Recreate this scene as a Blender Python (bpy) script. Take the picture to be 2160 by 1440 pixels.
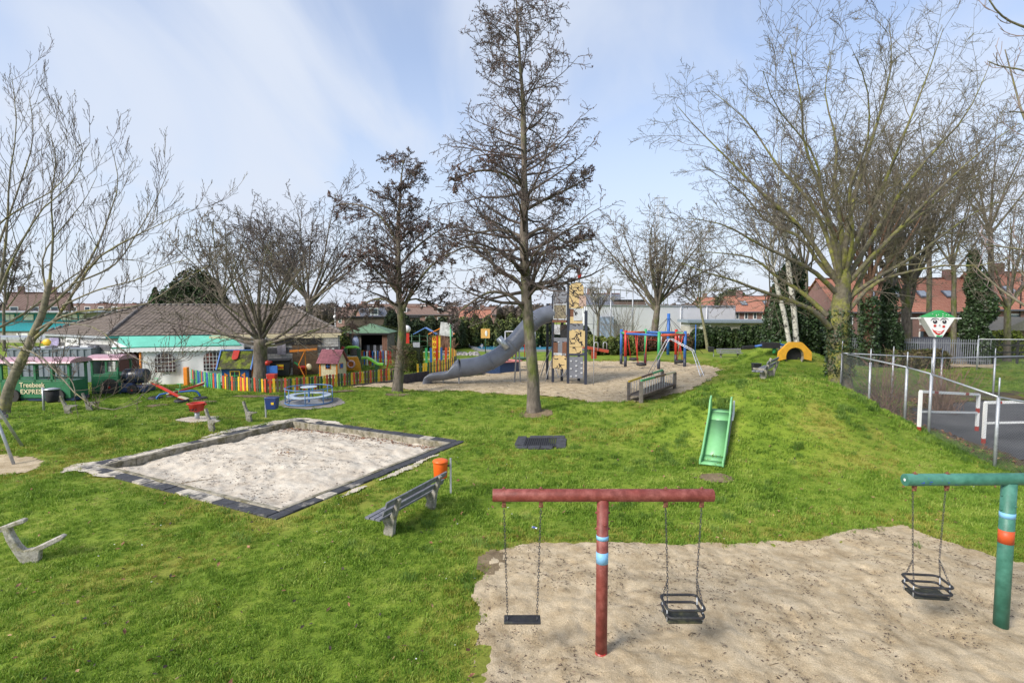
import bpy, math, random
import numpy as np
from mathutils import Vector, Matrix
sin, cos, pi = math.sin, math.cos, math.pi
for o in list(bpy.data.objects): bpy.data.objects.remove(o)
scene = bpy.context.scene
COL = scene.collection
# ---------------------------------------------------------------- camera
F = 1150.0; CX = 1080.0; CY = 720.0; HC = 5.0; TH = math.atan(75/1150)
cam = bpy.data.cameras.new('camera'); camo = bpy.data.objects.new('camera', cam); COL.objects.link(camo)
camo.location = (0, 0, HC); camo.rotation_euler = (pi/2-TH, 0, 0)
cam.sensor_width = 36; cam.lens = F/2160*36; cam.clip_end = 3000; cam.clip_start = 0.05
scene.camera = camo
# ---------------------------------------------------------------- world
SKX, SKY_ = 0.38, 0.2
SUN_EL, SUN_AZ = math.radians(36), math.radians(232)     # azimuth clockwise from +Y
w = bpy.data.worlds.new("World"); scene.world = w; w.use_nodes = True
nt = w.node_tree; nt.nodes.clear()
N = nt.nodes.new; L = nt.links.new
out = N('ShaderNodeOutputWorld'); bg = N('ShaderNodeBackground'); L(bg.outputs[0], out.inputs[0])
sky = N('ShaderNodeTexSky'); sky.sky_type = 'NISHITA'; sky.sun_disc = False
sky.sun_elevation = SUN_EL; sky.sun_rotation = SUN_AZ; sky.air_density = 1.0; sky.dust_density = 1.0; sky.ozone_density = 2.0
tc = N('ShaderNodeTexCoord')
sep = N('ShaderNodeSeparateXYZ'); L(tc.outputs['Generated'], sep.inputs[0])
az = N('ShaderNodeMath'); az.operation = 'ADD'; az.inputs[1].default_value = 0.32; L(sep.outputs[2], az.inputs[0])
azm = N('ShaderNodeMath'); azm.operation = 'MAXIMUM'; azm.inputs[1].default_value = 0.12; L(az.outputs[0], azm.inputs[0])
dv = N('ShaderNodeVectorMath'); dv.operation = 'DIVIDE'; L(tc.outputs['Generated'], dv.inputs[0]); L(azm.outputs[0], dv.inputs[1])
mp = N('ShaderNodeMapping'); mp.inputs['Rotation'].default_value = (0, 0, math.radians(32)); mp.inputs['Scale'].default_value = (1.5, 0.75, 0.3)
mp.inputs['Location'].default_value = (SKX, SKY_, 0)
L(dv.outputs[0], mp.inputs[0])
n1 = N('ShaderNodeTexNoise'); n1.inputs['Scale'].default_value = 1.25; n1.inputs['Detail'].default_value = 6; n1.inputs['Roughness'].default_value = 0.48; n1.inputs['Distortion'].default_value = 0.5
L(mp.outputs[0], n1.inputs[0])
r1 = N('ShaderNodeValToRGB'); r1.color_ramp.elements[0].position = 0.40; r1.color_ramp.elements[1].position = 0.64
r1.color_ramp.interpolation = 'EASE'
L(n1.outputs[0], r1.inputs[0])
# haze towards the horizon
hz = N('ShaderNodeMapRange'); hz.inputs[1].default_value = 0.0; hz.inputs[2].default_value = 0.40; hz.inputs[3].default_value = 1.0; hz.inputs[4].default_value = 0.0
L(sep.outputs[2], hz.inputs[0])
mx = N('ShaderNodeMath'); mx.operation = 'MAXIMUM'; L(r1.outputs[0], mx.inputs[0]); L(hz.outputs[0], mx.inputs[1])
sc = N('ShaderNodeMapRange'); sc.inputs[3].default_value = 0.34; sc.inputs[4].default_value = 0.95; L(mx.outputs[0], sc.inputs[0])
mixc = N('ShaderNodeMix'); mixc.data_type = 'RGBA'
tint = N('ShaderNodeMix'); tint.data_type = 'RGBA'; tint.blend_type = 'MULTIPLY'; tint.inputs[0].default_value = 1; L(sky.outputs[0], tint.inputs[6]); tint.inputs[7].default_value = (1.62, 1.62, 1.72, 1)
L(sc.outputs[0], mixc.inputs[0]); L(tint.outputs[2], mixc.inputs[6]); mixc.inputs[7].default_value = (5.55, 6.05, 7.0, 1)
L(mixc.outputs[2], bg.inputs[0]); bg.inputs[1].default_value = 0.085
# ---------------------------------------------------------------- sun (thin cloud: wide, soft)
sl = bpy.data.lights.new('sun', 'SUN'); sl.energy = 3.0; sl.angle = math.radians(20); sl.color = (1.0, 0.94, 0.85)
so = bpy.data.objects.new('sun', sl); COL.objects.link(so)
sd = Vector((sin(SUN_AZ)*cos(SUN_EL), cos(SUN_AZ)*cos(SUN_EL), sin(SUN_EL)))
so.rotation_euler = (-sd).to_track_quat('-Z', 'Y').to_euler(); so.location = (0, 0, 40)
scene.view_settings.view_transform = 'Standard'; scene.view_settings.look = 'None'
scene.view_settings.exposure = 0.68; scene.view_settings.gamma = 1; scene.view_settings.use_curve_mapping = False
scene.render.engine = 'CYCLES'
# ---------------------------------------------------------------- pixel <-> place helpers
def ray(px, py):
    a = (px-CX)/F; b = -(py-CY)/F
    return Vector((a, cos(TH)+b*sin(TH), -sin(TH)+b*cos(TH)))
def at(px, py, Y):
    r = ray(px, py); t = Y/r.y
    return Vector((r.x*t, Y, HC+r.z*t))
# ---------------------------------------------------------------- numpy value noise
def _h(i, j, s):
    v = (i.astype(np.int64)*374761393 + j.astype(np.int64)*668265263 + s*974711) & 0x7fffffff
    v = ((v ^ (v >> 13))*1274126177) & 0x7fffffff
    v = ((v ^ (v >> 16))*60493) & 0x7fffffff
    return (v % 10007)/10007.0
def nz(x, y, sc=1.0, s=0):
    x = np.asarray(x, float)/sc; y = np.asarray(y, float)/sc
    i = np.floor(x); j = np.floor(y); fx = x-i; fy = y-j
    fx = fx*fx*(3-2*fx); fy = fy*fy*(3-2*fy)
    a = _h(i, j, s); b = _h(i+1, j, s); c = _h(i, j+1, s); d = _h(i+1, j+1, s)
    return (a*(1-fx)+b*fx)*(1-fy)+(c*(1-fx)+d*fx)*fy-0.5
# ---------------------------------------------------------------- terrain height
BUMPS = [  # x, y, amp, sx, sy, rot
    (10.0, 20.7, 2.05, 3.15, 2.6, 0.22, 1.6), (13.0, 25.5, 0.55, 2.2, 3.2, 0), (15.6, 33.0, 0.95, 3.2, 4.0, 0.3),
    (20.6, 39.8, 0.95, 3.8, 3.2, 0.0), (20.0, 40.3, 1.35, 2.0, 1.35, 0.0), (-17.5, 21.2, 0.5, 4.2, 1.9, 0.15), (-23.5, 20.5, 0.4, 3.0, 2.0, 0),
    (-6.2, 28.6, 0.28, 3.0, 1.1, 0), (2.0, 24.8, 0.22, 3.2, 1.1, 0), (6.6, 25.4, 0.34, 2.6, 1.2, 0.2), (-10, 14.2, 0.1, 2.5, 1.5, -0.5)]
SBX = [np.array(v) for v in ((-5.72, 13.07), (-2.37, 19.5), (-9.47, 23.2), (-12.5, 16.9))]   # sandbox corners near, right, far, left
SB_C = np.array((-7.55, 18.1)); SB_U = np.array((3.35, 6.5)); SB_U = SB_U/np.hypot(*SB_U); SB_V = np.array((-SB_U[1], SB_U[0]))
SB_A, SB_B = 3.6, 3.95     # half sizes along U and V
def sbd(x, y):
    dx = np.asarray(x)-SB_C[0]; dy = np.asarray(y)-SB_C[1]
    return np.maximum(np.abs(dx*SB_U[0]+dy*SB_U[1])-SB_A, np.abs(dx*SB_V[0]+dy*SB_V[1])-SB_B)
def H(x, y):
    x = np.asarray(x, float); y = np.asarray(y, float); z = np.zeros(np.broadcast(x, y).shape)
    for bx, by, a, sx, sy, r, *pw in BUMPS:
        dx = x-bx; dy = y-by; u = dx*cos(r)+dy*sin(r); v = -dx*sin(r)+dy*cos(r)
        z = z+a*np.exp(-(u*u/(2*sx*sx)+v*v/(2*sy*sy))**(pw[0] if pw else 1))
    m = np.clip((sbd(x, y)-0.5)/2.0, 0, 1)*np.clip((60-y)/15, 0, 1)
    return z*np.clip((sbd(x, y)-0.6)/1.5, 0, 1)+m*(nz(x, y, 2.6, 3)*0.12+nz(x, y, 0.9, 4)*0.045)
def Hs(x, y): return float(H(x, y))
def P(px, py, h=0.0):
    r = ray(px, py); t0 = 3.0
    if r.z > -0.01: return at(px, py, 200)
    t = t0
    while t < 400:
        t1 = t*1.02
        if HC+r.z*t1-h < Hs(r.x*t1, r.y*t1): break
        t = t1
    a, b = t, t1
    for _ in range(18):
        m = (a+b)/2
        if HC+r.z*m-h < Hs(r.x*m, r.y*m): b = m
        else: a = m
    return Vector((r.x*b, r.y*b, HC+r.z*b-h))
def gp(x, y, dz=0.0): return Vector((x, y, Hs(x, y)+dz))
# ---------------------------------------------------------------- materials
MATS = {}
def mat(name, col, rough=0.7, var=0.12, vs=6.0, bump=0.0, bs=40.0, metal=0.0, spec=0.5, col2=None, c2s=2.0, c2t=(0.5, 0.62), coat=0.0, stretch=None, trans=0.0):
    if name in MATS: return MATS[name]
    m = bpy.data.materials.new(name); m.use_nodes = True; t = m.node_tree; b = t.nodes['Principled BSDF']
    n = t.nodes.new; l = t.links.new
    g = n('ShaderNodeNewGeometry'); src = g.outputs['Position']
    if stretch:
        mm = n('ShaderNodeMapping'); mm.inputs['Scale'].default_value = stretch; l(src, mm.inputs[0]); src = mm.outputs[0]
    no = n('ShaderNodeTexNoise'); no.inputs['Scale'].default_value = vs; no.inputs['Detail'].default_value = 5; no.inputs['Roughness'].default_value = 0.65; l(src, no.inputs[0])
    mr = n('ShaderNodeMapRange'); mr.inputs[1].default_value = 0.3; mr.inputs[2].default_value = 0.7; mr.inputs[3].default_value = 1-var*1.6; mr.inputs[4].default_value = 1+var*1.3; l(no.outputs[0], mr.inputs[0])
    base = n('ShaderNodeRGB'); base.outputs[0].default_value = (*col, 1); cs = base.outputs[0]
    if col2:
        n2 = n('ShaderNodeTexNoise'); n2.inputs['Scale'].default_value = c2s; n2.inputs['Detail'].default_value = 6; n2.inputs['Roughness'].default_value = 0.7; l(src, n2.inputs[0])
        rp = n('ShaderNodeMapRange'); rp.inputs[1].default_value = c2t[0]; rp.inputs[2].default_value = c2t[1]; l(n2.outputs[0], rp.inputs[0])
        mi = n('ShaderNodeMix'); mi.data_type = 'RGBA'; l(rp.outputs[0], mi.inputs[0]); l(cs, mi.inputs[6]); mi.inputs[7].default_value = (*col2, 1); cs = mi.outputs[2]
    vm = n('ShaderNodeVectorMath'); vm.operation = 'SCALE'; l(cs, vm.inputs[0]); l(mr.outputs[0], vm.inputs['Scale'])
    l(vm.outputs[0], b.inputs['Base Color'])
    b.inputs['Roughness'].default_value = rough; b.inputs['Metallic'].default_value = metal
    b.inputs['Specular IOR Level'].default_value = spec
    if coat: b.inputs['Coat Weight'].default_value = coat; b.inputs['Coat Roughness'].default_value = 0.2
    if trans:
        tl = n('ShaderNodeBsdfTranslucent'); l(vm.outputs[0], tl.inputs[0]); ms = n('ShaderNodeMixShader'); ms.inputs[0].default_value = trans
        l(b.outputs[0], ms.inputs[1]); l(tl.outputs[0], ms.inputs[2]); l(ms.outputs[0], t.nodes['Material Output'].inputs[0])
    if bump:
        nb = n('ShaderNodeTexNoise'); nb.inputs['Scale'].default_value = bs; nb.inputs['Detail'].default_value = 4; l(src, nb.inputs[0])
        bu = n('ShaderNodeBump'); bu.inputs['Strength'].default_value = min(1, bump); bu.inputs['Distance'].default_value = 0.02; l(nb.outputs[0], bu.inputs['Height']); l(bu.outputs[0], b.inputs['Normal'])
    MATS[name] = m; return m
def paint(name, c, **k):
    d = dict(rough=0.42, var=0.08, vs=5, bump=0.1, bs=60); d.update(k); return mat(name, c, **d)
red = paint('red paint', (0.52, 0.035, 0.02)); blue = paint('blue paint', (0.03, 0.13, 0.42)); green = paint('green paint', (0.05, 0.36, 0.13))
yellow = paint('yellow paint', (0.75, 0.5, 0.03)); orange = paint('orange paint', (0.8, 0.26, 0.03)); white = paint('white paint', (0.78, 0.78, 0.76), var=0.05)
salmon = paint('salmon paint', (0.62, 0.10, 0.045)); dkgreen = paint('dark green paint', (0.03, 0.10, 0.045)); brownw = paint('brown wood stain', (0.11, 0.075, 0.05), rough=0.8)
cream = paint('cream paint', (0.72, 0.63, 0.42)); black = mat('black rubber', (0.022, 0.022, 0.026), 0.6, 0.25, 12, 0.2, 80, col2=(0.06, 0.065, 0.045), c2s=9, c2t=(0.52, 0.7))
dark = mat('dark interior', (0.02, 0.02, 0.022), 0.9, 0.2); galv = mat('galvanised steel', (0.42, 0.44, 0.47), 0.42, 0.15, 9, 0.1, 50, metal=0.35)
concrete = mat('weathered concrete', (0.30, 0.28, 0.24), 0.9, 0.25, 9, 0.6, 60, col2=(0.13, 0.13, 0.07), c2s=5, c2t=(0.48, 0.66))
plank = mat('grey weathered plank', (0.17, 0.175, 0.20), 0.75, 0.25, 8, 0.4, 40, col2=(0.30, 0.30, 0.29), c2s=3, c2t=(0.5, 0.8))
chainm = mat('chain steel', (0.10, 0.10, 0.11), 0.5, 0.3, 30, metal=0.7)
glass = mat('window glass', (0.06, 0.08, 0.10), 0.08, 0.3, 0.8, spec=0.9)
# ---------------------------------------------------------------- mesh builder
class MB:
    def __init__(s): s.v = []; s.f = []; s.sm = []
    def add(s, vs, fs, smooth=False):
        o = len(s.v); s.v.extend([tuple(v) for v in vs]); s.f.extend([tuple(i+o for i in f) for f in fs]); s.sm.extend([smooth]*len(fs)); return s
    def box(s, c, d, rz=0.0, M=None):
        hx, hy, hz = d[0]/2, d[1]/2, d[2]/2
        vs = [Vector((x, y, z)) for z in (-hz, hz) for y in (-hy, hy) for x in (-hx, hx)]
        R = M if M is not None else Matrix.Rotation(rz, 3, 'Z')
        vs = [R@v+Vector(c) for v in vs]
        return s.add(vs, [(0, 2, 3, 1), (4, 5, 7, 6), (0, 1, 5, 4), (2, 6, 7, 3), (0, 4, 6, 2), (1, 3, 7, 5)])
    def beam(s, a, b, wd, ht, up=(0, 0, 1)):     # box between two points
        a = Vector(a); b = Vector(b); d = (b-a); ln = d.length; d.normalize(); up = Vector(up)
        sx = d.cross(up)
        if sx.length < 1e-4: sx = d.cross(Vector((0, 1, 0)))
        sx.normalize(); uz = sx.cross(d)
        M = Matrix((sx, d, uz)).transposed()
        return s.box((a+b)/2, (wd, ln, ht), M=M)
    def tube(s, pts, rad, n=8, cap=True, closed=False, smooth=True):
        pts = [Vector(p) for p in pts]; k = len(pts)
        if not hasattr(rad, '__len__'): rad = [rad]*k
        o = len(s.v); prev = None
        for i, p in enumerate(pts):
            if closed: d = pts[(i+1) % k]-pts[i-1]
            else: d = pts[min(i+1, k-1)]-pts[max(i-1, 0)]
            if d.length < 1e-9: d = Vector((0, 0, 1))
            d.normalize()
            if prev is None:
                a = d.cross(Vector((0, 0, 1)))
                if a.length < 0.05: a = d.cross(Vector((0, 1, 0)))
            else: a = prev-d*prev.dot(d)
            a.normalize(); b = d.cross(a); prev = a
            for j in range(n):
                t = 2*pi*j/n; s.v.append(tuple(p+(a*cos(t)+b*sin(t))*rad[i]))
        m = k if closed else k-1
        for i in range(m):
            for j in range(n):
                i2 = (i+1) % k
                s.f.append((o+i*n+j, o+i*n+(j+1) % n, o+i2*n+(j+1) % n, o+i2*n+j)); s.sm.append(smooth)
        if cap and not closed:
            s.f.append(tuple(o+j for j in reversed(range(n)))); s.sm.append(False)
            s.f.append(tuple(o+(k-1)*n+j for j in range(n))); s.sm.append(False)
        return s
    def cyl(s, a, b, r, r2=None, n=12, smooth=True): return s.tube([a, b], [r, r if r2 is None else r2], n, smooth=smooth)
    def lathe(s, c, prof, n=16, smooth=True):    # prof: (r,z)
        o = len(s.v); k = len(prof)
        for r, z in prof:
            for j in range(n):
                t = 2*pi*j/n; s.v.append((c[0]+r*cos(t), c[1]+r*sin(t), c[2]+z))
        for i in range(k-1):
            for j in range(n): s.f.append((o+i*n+j, o+i*n+(j+1) % n, o+(i+1)*n+(j+1) % n, o+(i+1)*n+j)); s.sm.append(smooth)
        s.f.append(tuple(o+j for j in reversed(range(n)))); s.sm.append(False)
        s.f.append(tuple(o+(k-1)*n+j for j in range(n))); s.sm.append(False)
        return s
    def prism(s, outl, M, th):                   # 2D outline (list of (u,v)) extruded th along local z, placed by 4x4 M
        k = len(outl); vs = [M@Vector((u, v, -th/2)) for u, v in outl]+[M@Vector((u, v, th/2)) for u, v in outl]
        fs = [tuple(reversed(range(k))), tuple(range(k, 2*k))]+[(i, (i+1) % k, k+(i+1) % k, k+i) for i in range(k)]
        return s.add(vs, fs)
    def quad(s, a, b, c, d): return s.add([a, b, c, d], [(0, 1, 2, 3)])
    def ball(s, c, r, n=10, sc=(1, 1, 1)):
        return s.lathe_sc(c, [(max(1e-3, r*sin(pi*i/6)), -r*cos(pi*i/6)) for i in range(7)], n, sc)
    def lathe_sc(s, c, prof, n, sc):
        o = len(s.v); s.lathe((0, 0, 0), prof, n)
        for i in range(o, len(s.v)):
            v = s.v[i]; s.v[i] = (c[0]+v[0]*sc[0], c[1]+v[1]*sc[1], c[2]+v[2]*sc[2])
        return s
    def mesh(s, name):
        me = bpy.data.meshes.new(name); me.from_pydata(s.v, [], s.f); me.polygons.foreach_set('use_smooth', s.sm); me.update(); return me
    def build(s, name, m, parent=None, w=False, bev=0.0):
        if w and parent is not None:
            c, r = cos(-parent.rotation_euler.z), sin(-parent.rotation_euler.z); lx, ly, lz = parent.location
            s.v = [((x-lx)*c-(y-ly)*r, (x-lx)*r+(y-ly)*c, z-lz) for x, y, z in s.v]
        o = bpy.data.objects.new(name, s.mesh(name)); o.data.materials.append(m); COL.objects.link(o)
        if parent is not None: o.parent = parent
        if bev:
            b = o.modifiers.new('bevel', 'BEVEL'); b.width = bev; b.segments = 2; b.limit_method = 'ANGLE'
        return o
def tag(o, label=None, cat=None, group=None, kind=None):
    if label: o['label'] = label
    if cat: o['category'] = cat
    if group: o['group'] = group
    if kind: o['kind'] = kind
    return o
def thing(name, label, cat, loc, rz=0.0, group=None):
    o = bpy.data.objects.new(name, None); COL.objects.link(o); o.location = loc; o.rotation_euler = (0, 0, rz); o.empty_display_size = 0.2
    return tag(o, label, cat, group)
def copy_tree(o, parent=None, name=None):
    c = o.copy(); COL.objects.link(c)
    if parent: c.parent = parent
    for ch in list(o.children): copy_tree(ch, c)
    return c
def mesh_np(name, V, Fc, m, parent=None, smooth=False):
    me = bpy.data.meshes.new(name); V = np.asarray(V, np.float32); Fc = np.asarray(Fc, np.int32); k = Fc.shape[1]
    me.vertices.add(len(V)); me.vertices.foreach_set('co', V.ravel())
    me.loops.add(Fc.size); me.loops.foreach_set('vertex_index', Fc.ravel())
    me.polygons.add(len(Fc)); me.polygons.foreach_set('loop_start', np.arange(0, Fc.size, k, dtype=np.int32))
    try: me.polygons.foreach_set('loop_total', np.full(len(Fc), k, np.int32))
    except Exception: pass
    me.polygons.foreach_set('use_smooth', np.full(len(Fc), smooth))
    me.update(calc_edges=True); me.validate()
    o = bpy.data.objects.new(name, me); me.materials.append(m); COL.objects.link(o)
    if parent is not None: o.parent = parent
    return o
def text(name, s, size, m, parent, loc, rot, depth=0.004, align='CENTER', sx=1.0):
    cu = bpy.data.curves.new(name, 'FONT'); cu.body = s; cu.size = size; cu.extrude = depth; cu.align_x = align; cu.align_y = 'CENTER'; cu.offset = size*0.012
    t = bpy.data.objects.new('tmp', cu); me = bpy.data.meshes.new_from_object(t); me.name = name; bpy.data.objects.remove(t)
    o = bpy.data.objects.new(name, me); me.materials.clear(); me.materials.append(m); COL.objects.link(o); o.parent = parent
    o.location = loc; o.rotation_euler = rot; o.scale = (sx, 1, 1); return o
def inpoly(x, y, poly):
    x = np.asarray(x, float); y = np.asarray(y, float); ins = np.zeros(x.shape, bool); n = len(poly)
    for i in range(n):
        x1, y1 = poly[i][0], poly[i][1]; x2, y2 = poly[(i+1) % n][0], poly[(i+1) % n][1]
        if y1 == y2: continue
        c = ((y1 > y) != (y2 > y)) & (x < (x2-x1)*(y-y1)/(y2-y1)+x1); ins ^= c
    return ins
def jag(x, y, a=0.18):
    return x+a*2*nz(x, y, 0.7, 11)+a*nz(x, y, 0.2, 12), y+a*2*nz(x, y, 0.7, 13)+a*nz(x, y, 0.2, 14)
def pdist(x, y, poly):
    d = np.full(np.shape(x), 1e9); n = len(poly)
    for i in range(n):
        ax, ay = poly[i][0], poly[i][1]; bx, by = poly[(i+1) % n][0], poly[(i+1) % n][1]
        vx, vy = bx-ax, by-ay; q = vx*vx+vy*vy+1e-9
        t = np.clip(((x-ax)*vx+(y-ay)*vy)/q, 0, 1); d = np.minimum(d, np.hypot(x-ax-t*vx, y-ay-t*vy))
    return d
# ---------------------------------------------------------------- ground outlines (from ground points)
def gpoly(pts): return [(P(a, b).x, P(a, b).y) for a, b in pts]
SAND1 = gpoly([(985, 1440), (1005, 1330), (1012, 1220), (1050, 1165), (1120, 1147), (1250, 1149), (1480, 1151), (1700, 1141), (1850, 1112), (1905, 1106), (1960, 1132), (2100, 1182), (2165, 1194)])+[(11.5, 10.4), (12, 4), (-0.8, 4)]
SAND2 = [(P(a, b).x, P(a, b).y) for a, b in [(742, 816), (900, 826), (1080, 832), (1180, 838), (1250, 850), (1330, 852), (1400, 838), (1470, 815), (1515, 790), (1520, 775), (1450, 765), (1380, 762), (1240, 762), (1060, 762), (960, 770), (890, 795), (800, 805)]]
SAND3 = gpoly([(-60, 960), (60, 962), (100, 975), (80, 990), (0, 1005), (-80, 1010)])
SAND4 = gpoly([(368, 886), (420, 878), (462, 878), (455, 888), (410, 893)])
SAND5 = gpoly([(1835, 757), (1990, 753), (2110, 770), (2100, 778), (1950, 775), (1850, 768)])
PAD = gpoly([(585, 850), (600, 841), (650, 836), (715, 840), (728, 850), (700, 860), (650, 864), (600, 861)])
ASPH = [(15.9, 14.0), (16.6, 22.5), (19, 25.8), (24, 28.5), (40, 31), (60, 31), (60, 8), (22, 8)]
LITTER = [(14.9, 13.5), (15.4, 20), (15.6, 25), (16.4, 28.5), (22, 30), (30, 31.5), (40, 33), (40, 30.5), (24, 28.2), (19, 25.6), (16.9, 22.3), (16.2, 14)]
ALLS = [SAND1, SAND2, SAND3, SAND4, SAND5, PAD]
# ---------------------------------------------------------------- ground materials
def ground_mat(name, stops, sc1=0.5, bump=0.5, bsc=60, attr=None, rough=0.95, fine=1.0, fsc=70):
    m = bpy.data.materials.new(name); m.use_nodes = True; t = m.node_tree; n = t.nodes.new; l = t.links.new; b = t.nodes['Principled BSDF']
    g = n('ShaderNodeNewGeometry')
    a = n('ShaderNodeTexNoise'); a.inputs['Scale'].default_value = sc1; a.inputs['Detail'].default_value = 8; a.inputs['Roughness'].default_value = 0.72; l(g.outputs[0], a.inputs[0])
    r = n('ShaderNodeValToRGB'); cr = r.color_ramp
    while len(cr.elements) < len(stops): cr.elements.new(0.5)
    for e, (p, c) in zip(cr.elements, stops): e.position = p; e.color = (*c, 1)
    l(a.outputs[0], r.inputs[0]); cs = r.outputs[0]
    if attr:
        at_ = n('ShaderNodeAttribute'); at_.attribute_name = attr[0]; mi = n('ShaderNodeMix'); mi.data_type = 'RGBA'
        l(at_.outputs['Fac'], mi.inputs[0]); l(cs, mi.inputs[6]); mi.inputs[7].default_value = (*attr[1], 1); cs = mi.outputs[2]
    f = n('ShaderNodeTexNoise'); f.inputs['Scale'].default_value = fsc; f.inputs['Detail'].default_value = 3; f.inputs['Roughness'].default_value = 0.8; l(g.outputs[0], f.inputs[0])
    mr = n('ShaderNodeMapRange'); mr.inputs[1].default_value = 0.25; mr.inputs[2].default_value = 0.75; mr.inputs[3].default_value = 1-0.45*fine; mr.inputs[4].default_value = 1+0.4*fine; l(f.outputs[0], mr.inputs[0])
    vm = n('ShaderNodeVectorMath'); vm.operation = 'SCALE'; l(cs, vm.inputs[0]); l(mr.outputs[0], vm.inputs['Scale']); l(vm.outputs[0], b.inputs['Base Color'])
    b.inputs['Roughness'].default_value = rough; b.inputs['Specular IOR Level'].default_value = 0.2
    bu = n('ShaderNodeBump'); bu.inputs['Strength'].default_value = bump; bu.inputs['Distance'].default_value = 0.03
    nb = n('ShaderNodeTexNoise'); nb.inputs['Scale'].default_value = bsc*0.3; nb.inputs['Detail'].default_value = 6; nb.inputs['Roughness'].default_value = 0.75; l(g.outputs[0], nb.inputs[0]); l(nb.outputs[0], bu.inputs['Height']); l(bu.outputs[0], b.inputs['Normal'])
    return m
GR = [(0.28, (0.07, 0.115, 0.014)), (0.42, (0.13, 0.20, 0.02)), (0.55, (0.19, 0.26, 0.028)), (0.68, (0.27, 0.29, 0.06)), (0.80, (0.24, 0.19, 0.08))]
YEL = (0.27, 0.25, 0.05)
m_lawn = ground_mat('lawn soil and short grass', GR, 0.6, 0.7, 60, ('yel', YEL), fine=0.8, fsc=25)
m_sand = ground_mat('trodden play sand', [(0.25, (0.27, 0.195, 0.105)), (0.42, (0.43, 0.335, 0.21)), (0.58, (0.56, 0.455, 0.305)), (0.8, (0.63, 0.53, 0.385))], 2.2, 1.0, 90, fine=1.5, fsc=110)
m_wsand = ground_mat('pale sandbox sand', [(0.25, (0.33, 0.26, 0.18)), (0.38, (0.50, 0.43, 0.34)), (0.6, (0.62, 0.56, 0.465)), (0.8, (0.66, 0.60, 0.51))], 1.5, 0.8, 45, fine=0.35, fsc=40)
m_asph = ground_mat('worn asphalt', [(0.3, (0.055, 0.055, 0.06)), (0.5, (0.085, 0.085, 0.092)), (0.7, (0.12, 0.12, 0.125))], 0.6, 0.3, 200, fine=0.3)
m_pad = ground_mat('grey gravel pad', [(0.3, (0.20, 0.18, 0.155)), (0.7, (0.33, 0.31, 0.28))], 3, 0.5, 100, fine=0.5)
m_litter = ground_mat('leaf mould', [(0.3, (0.045, 0.032, 0.02)), (0.5, (0.11, 0.08, 0.045)), (0.7, (0.16, 0.15, 0.05))], 1.2, 0.8, 60)
def yel(x, y):
    d = np.full(np.shape(x), 1e9)
    for p in (SAND1, SAND2, SAND3): d = np.minimum(d, pdist(x, y, p))
    d = np.minimum(d, np.abs(sbd(x, y)-0.4)*1.5)
    v = np.clip(1-d/1.3, 0, 1)*(0.62+0.9*nz(x, y, 1.1, 21))+np.clip(nz(x, y, 3.5, 22)+nz(x, y, 0.8, 23)*0.6-0.16, 0, 1)*1.5
    return np.clip(v, 0, 1)
xs = np.concatenate([np.linspace(-900, -90, 14), np.linspace(-85, -32, 40), np.arange(-31, 31, 0.33), np.arange(31.2, 50, .6), np.linspace(51, 85, 30), np.linspace(90, 900, 14)])
ys = np.concatenate([np.linspace(-200, 0, 6), np.arange(2, 55, 0.33), np.linspace(56, 110, 50), np.linspace(120, 1500, 20)])
X, Y = np.meshgrid(xs, ys); Z = H(X, Y); Z = Z-0.5*(sbd(X, Y) < 0.12)-0.05*(inpoly(X, Y, ASPH))
for poly in ALLS: Z = Z-0.13*(inpoly(X, Y, poly) & (pdist(X, Y, poly) > 0.35))
nx, ny = len(xs), len(ys); idx = np.arange(nx*ny).reshape(ny, nx)
Fq = np.stack([idx[:-1, :-1], idx[:-1, 1:], idx[1:, 1:], idx[1:, :-1]], -1).reshape(-1, 4)
g = mesh_np('ground', np.stack([X, Y, Z], -1).reshape(-1, 3), Fq, m_lawn, smooth=True); tag(g, kind='structure')
at_ = g.data.attributes.new('yel', 'FLOAT', 'POINT'); at_.data.foreach_set('value', yel(X, Y).ravel().astype(np.float32))
def sheet(name, poly, cell, off, amp, m, j=0.18, extra=None, tagk='structure', far=None):
    px_ = [p[0] for p in poly]; py_ = [p[1] for p in poly]
    gx = np.arange(min(px_)-0.6, max(px_)+0.6, cell); gy = np.arange(min(py_)-0.6, max(py_)+0.6, cell)
    X, Y = np.meshgrid(gx, gy); jx, jy = jag(X, Y, j); ins = inpoly(jx, jy, poly)
    Z = H(X, Y)+off+amp*(nz(X, Y, 0.5, 31)*0.9+nz(X, Y, 0.22, 32)*0.7+nz(X, Y, 0.1, 33)*0.35)
    if extra is not None: Z = Z+extra(X, Y)
    d = pdist(X, Y, poly); Z = Z-0.02*(d < cell*1.5)*0
    ny, nx = X.shape; idx = np.arange(nx*ny).reshape(ny, nx)
    Fq = np.stack([idx[:-1, :-1], idx[:-1, 1:], idx[1:, 1:], idx[1:, :-1]], -1).reshape(-1, 4); k = ins.ravel()[Fq].sum(1) >= 3; Fq = Fq[k]
    u, inv = np.unique(Fq, return_inverse=True)
    o = mesh_np(name, np.stack([X, Y, Z], -1).reshape(-1, 3)[u], inv.reshape(-1, 4), m, smooth=True); return tag(o, kind=tagk)
def hollows(x, y):
    z = 0*x
    for cx, cy, a, r in ((.05, 7.75, .07, .38), (.1, 7.5, .04, .6), (2.45, 7.8, .055, .4), (6.5, 8.5, .06, .45), (7.9, 8.5, .05, .4), (1.28, 7.7, .03, .3)): z = z-a*np.exp(-((x-cx)**2+((y-cy)/1.25)**2)/(2*r*r))+a*.35*np.exp(-((np.hypot(x-cx, (y-cy)/1.25)-2.1*r)**2)/(2*(r*.4)**2))
    return (z-.035*np.clip(nz(x, y, .28, 36)-.22, 0, 1)*4)*np.clip(pdist(x, y, SAND1)/.8-.2, 0, 1)
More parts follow.
